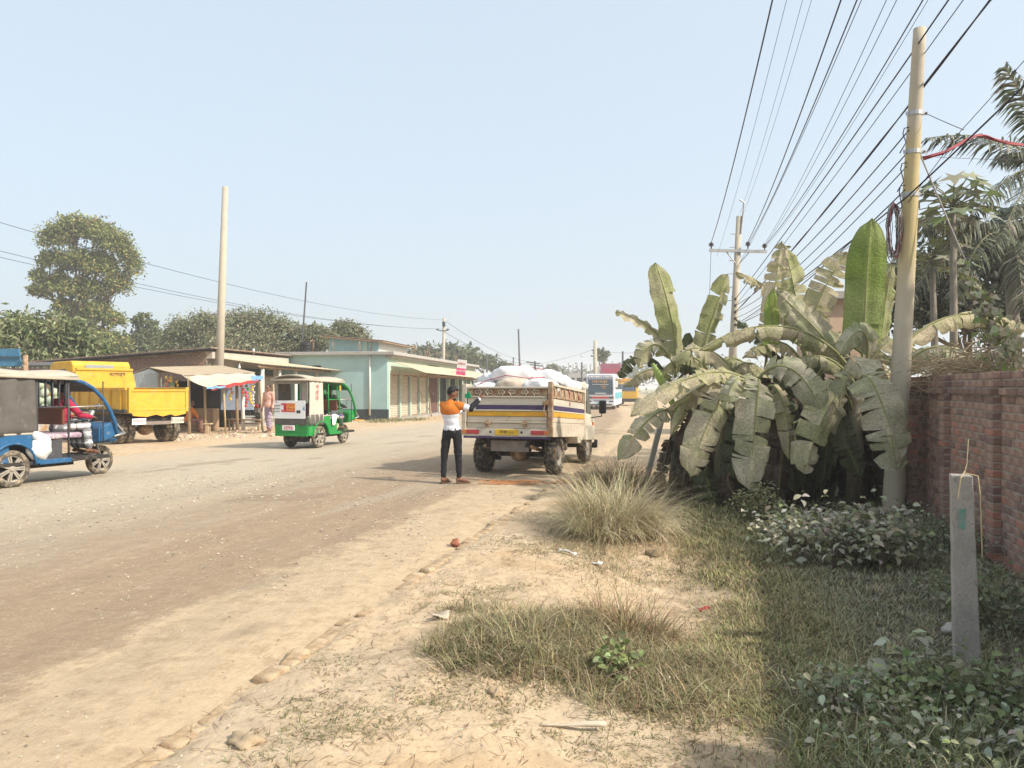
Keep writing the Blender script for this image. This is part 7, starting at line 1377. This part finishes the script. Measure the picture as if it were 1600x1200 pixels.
    def sh(m, g=.016):
        torso(m, g)
        for s in 'lr':
            a, e, h = J['shoulder_'+s], J['elbow_'+s], J['hand_'+s]; m.cap(a, e, .050+g*1.4, .040+g)
            if sleeve == 'long': m.cap(e, e.lerp(h, .9), .039+g, .032+g*.6)
    q = M(); sh(q)
    if legkind == 'lungi' and J['knee_l'].z < .6: q.ell(pv+sp*.02, (.185, .14, .17), 16, 10, Rt)
    so_ = q.build('shirt', shirt, r, remesh=vox, smoothit=3, folds=.014)
    if bands:
        for nm, m, z0, z1 in bands: pass
    q = M()
    if legkind == 'trousers':
        q.ell(pv-sp*.02, (.166, .122, .15), 16, 10, Rt)
        for s in 'lr': a, e, h = J['hip_'+s], J['knee_'+s], J['foot_'+s]; q.cap(a, e, .096, .070); q.cap(e, e.lerp(h, .90), .069, .052)
    else:
        q.ell(pv-sp*.02, (.172, .13, .16), 16, 10, Rt); n_ = 6
        for i in range(n_+1):
            t = i/n_
            for s in 'lr':
                a, e, h = J['hip_'+s], J['knee_'+s], J['foot_'+s].lerp(J['knee_'+s], .22); p = a.lerp(e, t*2) if t < .5 else e.lerp(h, t*2-1); c_ = (J['hip_l'].lerp(J['knee_l'], t*2) if t < .5 else J['knee_l'].lerp(J['foot_l'].lerp(J['knee_l'], .22), t*2-1)); d_ = (J['hip_r'].lerp(J['knee_r'], t*2) if t < .5 else J['knee_r'].lerp(J['foot_r'].lerp(J['knee_r'], .22), t*2-1))
                q.cap(c_, d_, .092, .092)
    q.build('trousers' if legkind == 'trousers' else 'lungi', legs, r, remesh=vox, smoothit=4, folds=.03)
    if sandals:
        for s in 'lr': h = J['foot_'+s]; f = J.get('toe_'+s, h+Vector((0, .16, -.055))); d = (f-h); d.z = 0; d.normalize(); c = (h+f)/2; c.z = min(h.z, f.z)-.024; M().obox(c, (.085, .27, .018), Matrix((d.cross(Vector((0, 0, 1))), d, Vector((0, 0, 1)))).transposed()).build('sandal', 'sandal', r, bevel=.008)
    return r, J, Rt, torso
STAND = dict(pelvis=(0, 0, .96), chest=(0, .0, 1.27), neck=(0, .01, 1.47), head=(0, .03, 1.60), shoulder_l=(-.165, 0, 1.41), shoulder_r=(.165, 0, 1.41), elbow_l=(-.24, -.02, 1.13), elbow_r=(.24, -.02, 1.13), hand_l=(-.24, .12, .90), hand_r=(.24, .12, .90), hip_l=(-.09, 0, .92), hip_r=(.09, 0, .92), knee_l=(-.11, .02, .50), knee_r=(.11, .02, .50), foot_l=(-.13, -.02, .09), foot_r=(.13, -.02, .09))
# man at the tailgate: back to the camera, turned right, right hand on the tailgate
g = G(706, 756); J = dict(STAND); J.update(pelvis=(0, 0, .98), chest=(-.03, .0, 1.29), neck=(-.03, .0, 1.50), head=(.01, .0, 1.63), look=(.96, .28, .02), shoulder_l=(-.155, .05, 1.42), shoulder_r=(.12, -.03, 1.42), elbow_r=(.36, -.02, 1.36), hand_r=(.50, .10, 1.54), elbow_l=(-.05, .25, 1.22), hand_l=(.15, .34, 1.30), hip_l=(-.09, .02, .93), hip_r=(.09, -.02, .93), knee_l=(-.14, .02, .50), knee_r=(.12, .0, .50), foot_l=(-.155, 0, .09), foot_r=(.135, 0, .09), toe_l=(-.08, .11, .04), toe_r=(.285, .03, .04))
pr, J2, Rt, tor = person('young man in orange and white shirt standing behind the pickup', (g.x, g.y, g.z+.012), R(-2), J, 'white_cloth', 'black_cloth', sleeve='long')
pr.scale = (.92, .92, .92)
# orange yoke, dark forearm, grey line: pieces of the shirt
jj = {k: Vector(v) for k, v in J.items()}; sp = (jj['chest']-jj['pelvis']).normalized()
q = M(); q.ell(jj['chest']+sp*.045, (.192, .136, .150), 18, 12, Rt); q.cap(jj['shoulder_l'], jj['shoulder_r'], .080, .080); q.cap(jj['chest']+sp*.12, jj['neck']-sp*.015, .108, .070); q.cap(jj['shoulder_r'], jj['shoulder_r'].lerp(jj['elbow_r'], .3), .084, .076); q.cap(jj['shoulder_l'], jj['shoulder_l'].lerp(jj['elbow_l'], .4), .084, .074); q.build('shirt_yoke', 'orange_cloth', pr, remesh=.011, smoothit=3, folds=.014)
q = M(); q.cap(jj['elbow_r'].lerp(jj['shoulder_r'], .05), jj['elbow_r'].lerp(jj['hand_r'], .85), .066, .047); q.build('sleeve_end', 'black_cloth', pr, remesh=.011)
for k in (0, 1): M().lathe([(.150, -.004), (.153, 0), (.150, .004)], jj['pelvis'].lerp(jj['chest'], .42+.16*k), sp, 20).build('shirt_line', 'grey_cloth', pr).scale = (1.0, .76, 1) if False else (1, 1, 1)
for o in [c for c in pr.children if c.name.startswith('shirt_line')]: bpy.data.objects.remove(o)
# face mask / green leaf-like tag on the truck corner behind his face
o = M().add([P(733, 611, 14.1), P(737, 622, 14.1), P(727, 622, 14.15), P(726, 617, 14.15)], [(0, 1, 2, 3)]).build('green_flag', mat('green_cloth', (.02, .36, .16), .8, .1, 8), None, solid=.01); T(o, 'small green cloth tied to the left corner of the tailgate', 'cloth')
# walking man in pink shirt and lungi
g = G(420, 676); J = dict(STAND); J.update(hand_l=(-.27, .20, .88), elbow_l=(-.25, .02, 1.12), elbow_r=(.26, -.08, 1.12), hand_r=(.28, .0, .86), knee_l=(-.09, .14, .52), foot_l=(-.09, .10, .10), knee_r=(.09, -.02, .50), foot_r=(.09, -.22, .12), look=(.1, 1, -.05))
person('walking man in pink shirt and checked lungi beside the stall', (g.x, g.y, g.z+.03), R(165), J, 'pink_cloth', 'purple_check', 'lungi', sleeve='long', hairkind='thin')
# driver of the blue rickshaw
SIT = dict(pelvis=(0, 1.12, .92), chest=(0, 1.16, 1.20), neck=(0, 1.19, 1.40), head=(0, 1.23, 1.53), look=(0, 1, -.05), shoulder_l=(-.165, 1.18, 1.34), shoulder_r=(.165, 1.18, 1.34), elbow_l=(-.26, 1.34, 1.12), elbow_r=(.27, 1.34, 1.12), hand_l=(-.26, 1.56, 1.08), hand_r=(.26, 1.56, 1.08), hip_l=(-.10, 1.14, .90), hip_r=(.10, 1.14, .90), knee_l=(-.13, 1.50, .95), knee_r=(.15, 1.52, .93), foot_l=(-.15, 1.56, .50), foot_r=(.17, 1.58, .50))
person('driver in red shirt and black-white checked lungi in the blue rickshaw', tuple(bk.location), R(-24), SIT, 'red_cloth', 'check_cloth', 'lungi', hairkind='thin')
person('driver seated at the front of the green rickshaw', tuple(gk.location), R(-19), SIT, 'dark_shirt', 'grey_cloth', hairkind='thin')
# man at the stall and man in orange on the bench
g = G(311, 664); J = dict(STAND); J.update(elbow_r=(.28, .12, 1.15), hand_r=(.42, .30, .98), look=(.3, 1, -.3)); person('man in dark shirt and grey trousers standing at the tea stall', (g.x, g.y, g.z+.02), R(-60), J, 'dark_shirt', 'grey_cloth', hairkind='thin')
g = G(292, 677); J = {k: (v[0], v[1]-1.15, v[2]-.42) for k, v in SIT.items() if k != 'look'}; J.update(look=(.4, 1, 0), hand_l=(-.2, .25, .58), hand_r=(.2, .25, .58), foot_l=(-.14, .40, .09), foot_r=(.16, .40, .09)); person('man in orange sitting on the low bench at the stall', (g.x+.02, g.y+.15, g.z), R(-50), J, 'orange_cloth', 'gate_red', 'lungi', hairkind='thin')
# ================================================================== SMALL THINGS
# dry brush heaped behind the wall, vine on the guy wire
rs = random.Random(61); q = M()
c0 = P(1520, 560, 10.6)
for k in range(700):
    p = Vector((rs.gauss(0, .5), rs.uniform(-.5, .7), 0)); p.z = -rs.random()*.55+.32*math.exp(-(p.x/.55)**2)*rs.random(); d = Vector((rs.uniform(-1, 1), rs.uniform(-.6, .6), rs.uniform(-.35, .35))).normalized()*rs.uniform(.12, .4); w_ = c0+Vector((.25, 0, -.05))+p; q.tube([w_-d, w_+d*.2+Vector((0, 0, rs.uniform(-.03, .05))), w_+d], .006, 3, cap=False)
T(q.build('brush_heap', mat('dry_twig', (.36, .28, .18), .95, .25, 8), None), 'heap of dry twigs behind the brick wall', 'brush', kind='stuff')
RS = np.random.RandomState(5); root = empty('climbing_vine', P(1560, 540, 9.6)); T(root, 'leafy vine climbing the guy wire above the wall', 'vine'); o_ = np.array(root.location)
n = 260; t = RS.rand(n); a, b = np.array(P(1500, 400, 10.2)), np.array(P(1585, 575, 9.7)); p = a+(b-a)*(t**.55)[:, None]+RS.randn(n, 3)*np.array([.16, .12, .10])*(.2+1.2*t[:, None]); ax = unit(np.stack([RS.randn(n), RS.randn(n), -.8+.4*RS.randn(n)], -1)); nr = unit(np.stack([.6*RS.randn(n), -np.ones(n), .6+.4*RS.randn(n)], -1)); l = .07+.07*RS.rand(n)
leaves('foliage', p-o_, ax, nr, l, l*.85, pal(n, [(.36, .36, .22), (.24, .27, .10), (.44, .41, .28)], [2, 2, 2]), root); q = M()
for k in range(6): e = [Vector(p[int(j)]-o_) for j in np.linspace(k*40, k*40+30, 4)]; q.tube(e, .004, 4)
q.tube([Vector(a-o_), Vector(b-o_)], .006, 4); q.build('stem', 'bark', root)
# litter: brick chunk, papers, stones, stick
def lump(name, label, px, py, r, m, cat, seed, flat=.6):
    g = G(px, py); r3 = random.Random(seed); ph = r3.random()*6; o = M().ell((0, 0, 0), (r, r*.75, r*flat), 18, 12, fn=lambda p: p*(1+.22*math.sin(4*p.x+ph)+.18*math.sin(5*p.y+3*p.z+ph))).build(name, m, None, smooth=True); o.location = (g.x, g.y, g.z+r*flat*.3); o.rotation_euler = (0, 0, ph); return T(o, label, cat)
mat('brick_chunk', (.30, .12, .075), .95, .25, 14); mat('paper', (.50, .43, .33), .85, .1, 8); mat('sand_stone', (.40, .30, .19), .95, .15, 6, bump=.5)
lump('brick_chunk', 'red brick chunk lying on the brick edging', 711, 850, .055, 'brick_chunk', 'brick', 1, .75)
lump('sand_stone', 'sandy half-buried stone near the bottom edge', 385, 1160, .085, 'sand_stone', 'stone', 2, .35); lump('sand_stone', 'small stone left of the dry weeds', 775, 1085, .05, 'sand_stone', 'stone', 3, .6); lump('sand_stone', 'earth clod at the top of the hollow', 1020, 868, .09, 'soil' if False else 'brick_chunk', 'clod', 4, .5).data.materials[0] = mat('clod', (.20, .155, .09), .97, .2, 8)
lump('sand_stone', 'flat pale stone in the grass behind the concrete post', 1490, 985, .09, 'stone_grey' if 'stone_grey' in MT else 'concrete', 'stone', 5, .4)
def scrap(name, label, px, py, w_, d_, m, cat, seed, an=0.):
    g = G(px, py); r3 = random.Random(seed); ph = r3.random()*6
    o = M().grid(lambda u, v: ((u-.5)*w_, (v-.5)*d_, .012+.02*math.sin(u*4+ph)*math.cos(v*3+ph)+.006*math.sin(v*9)), 8, 6).build(name, m, None, smooth=True, solid=.002); o.location = (g.x, g.y, g.z+.012); o.rotation_euler = (.1, .05, an); return T(o, label, cat)
scrap('paper_scrap', 'torn pale paper on the sand left of the dry weeds', 688, 966, .12, .09, 'paper', 'paper', 1); scrap('paper_scrap', 'white paper strip at the left foot of the big tussock', 886, 866, .22, .04, 'ink_white', 'paper', 2, -.7); scrap('paper_scrap', 'thin white scrap below the big tussock', 932, 884, .12, .04, 'ink_white', 'paper', 3, -.4); scrap('dry_leaf', 'long dry banana-leaf strip on the sand at the bottom', 895, 1140, .34, .022, 'paper', 'leaf', 4, .08); scrap('paper_scrap', 'pale plastic scrap in the dry weeds', 1035, 1072, .10, .1, 'paper', 'plastic', 5); scrap('red_wrapper', 'red wrapper at the edge of the shaded grass', 1100, 955, .1, .04, 'cloth_red', 'wrapper', 6, .5)
scrap('orange_cloth', 'orange cloth on the ground in front of the green rickshaw', 561, 657, .55, .4, 'ink_orange', 'cloth', 7)
# short weeds in front of the teal building and shoulder rubble on the left
RS = np.random.RandomState(8)
def strip(name, label, a, b, n, sp_, h, cols):
    t = RS.rand(n); x = a.x+(b.x-a.x)*t+RS.randn(n)*sp_; y = a.y+(b.y-a.y)*t+RS.randn(n)*sp_; o = blades(name, np.stack([x, y, gz(x, y)], -1), h*(.5+RS.rand(n)), .02+.02*RS.rand(n), RS.rand(n)*6.283, .2+.7*RS.rand(n), RS.rand(n), pal(n, cols, [1]*len(cols)), 2); T(o, label, 'weeds', kind='stuff')
strip('shoulder_weeds', 'dry weeds along the foot of the mint shop front', G(585, 660), G(655, 655), 1500, .35, .16, [(.30, .28, .15), (.42, .36, .22), (.22, .22, .1)])
n = 700; x = RS.uniform(-11.5, -7, n); y = RS.uniform(24, 31, n); k = (Xl(y)-x) > .1; x, y = x[k], y[k]; n = len(x); s = .02+.07*RS.rand(n)**3; zz = gz(x, y); V = np.stack([np.stack([x+a*s, y+b*s, zz+c*s], -1) for a, b, c in ((-1, -.3, -.1), (.3, -.9, -.1), (1, .2, -.1), (-.2, .9, -.1), (-.2, 0, .7), (.4, .1, .55))], 1).reshape(-1, 3); b = np.arange(n)[:, None]*6
o = np_mesh('rubble', V, np.concatenate([b+np.array(q) for q in ([0, 1, 4], [1, 5, 4], [1, 2, 5], [2, 3, 5], [3, 4, 5], [3, 0, 4])]), 'stone', np.repeat(pal(n, [(.44, .35, .24), (.36, .22, .15), (.54, .45, .32)], [2, 1, 1]), 6, 0)); T(o, 'earth and brick rubble on the left shoulder before the stall', 'rubble', kind='stuff')
# ================================================================== HAZE
hz = M().box(-1620, 1620, -120, 1700, -2.5, 26).build('haze', 'black', None); hz['kind'] = 'stuff'; hz['label'] = 'pale dusty haze filling the air'; hz['category'] = 'haze'
m = bpy.data.materials.new('haze_air'); m.use_nodes = True; n = m.node_tree.nodes; n.remove(n['Principled BSDF']); pv = n.new('ShaderNodeVolumePrincipled'); pv.inputs['Color'].default_value = (.96, .98, 1, 1); pv.inputs['Density'].default_value = .0014; pv.inputs['Anisotropy'].default_value = .25
m.node_tree.links.new(pv.outputs[0], n['Material Output'].inputs['Volume']); hz.data.materials.clear(); hz.data.materials.append(m); hz.display_type = 'WIRE'
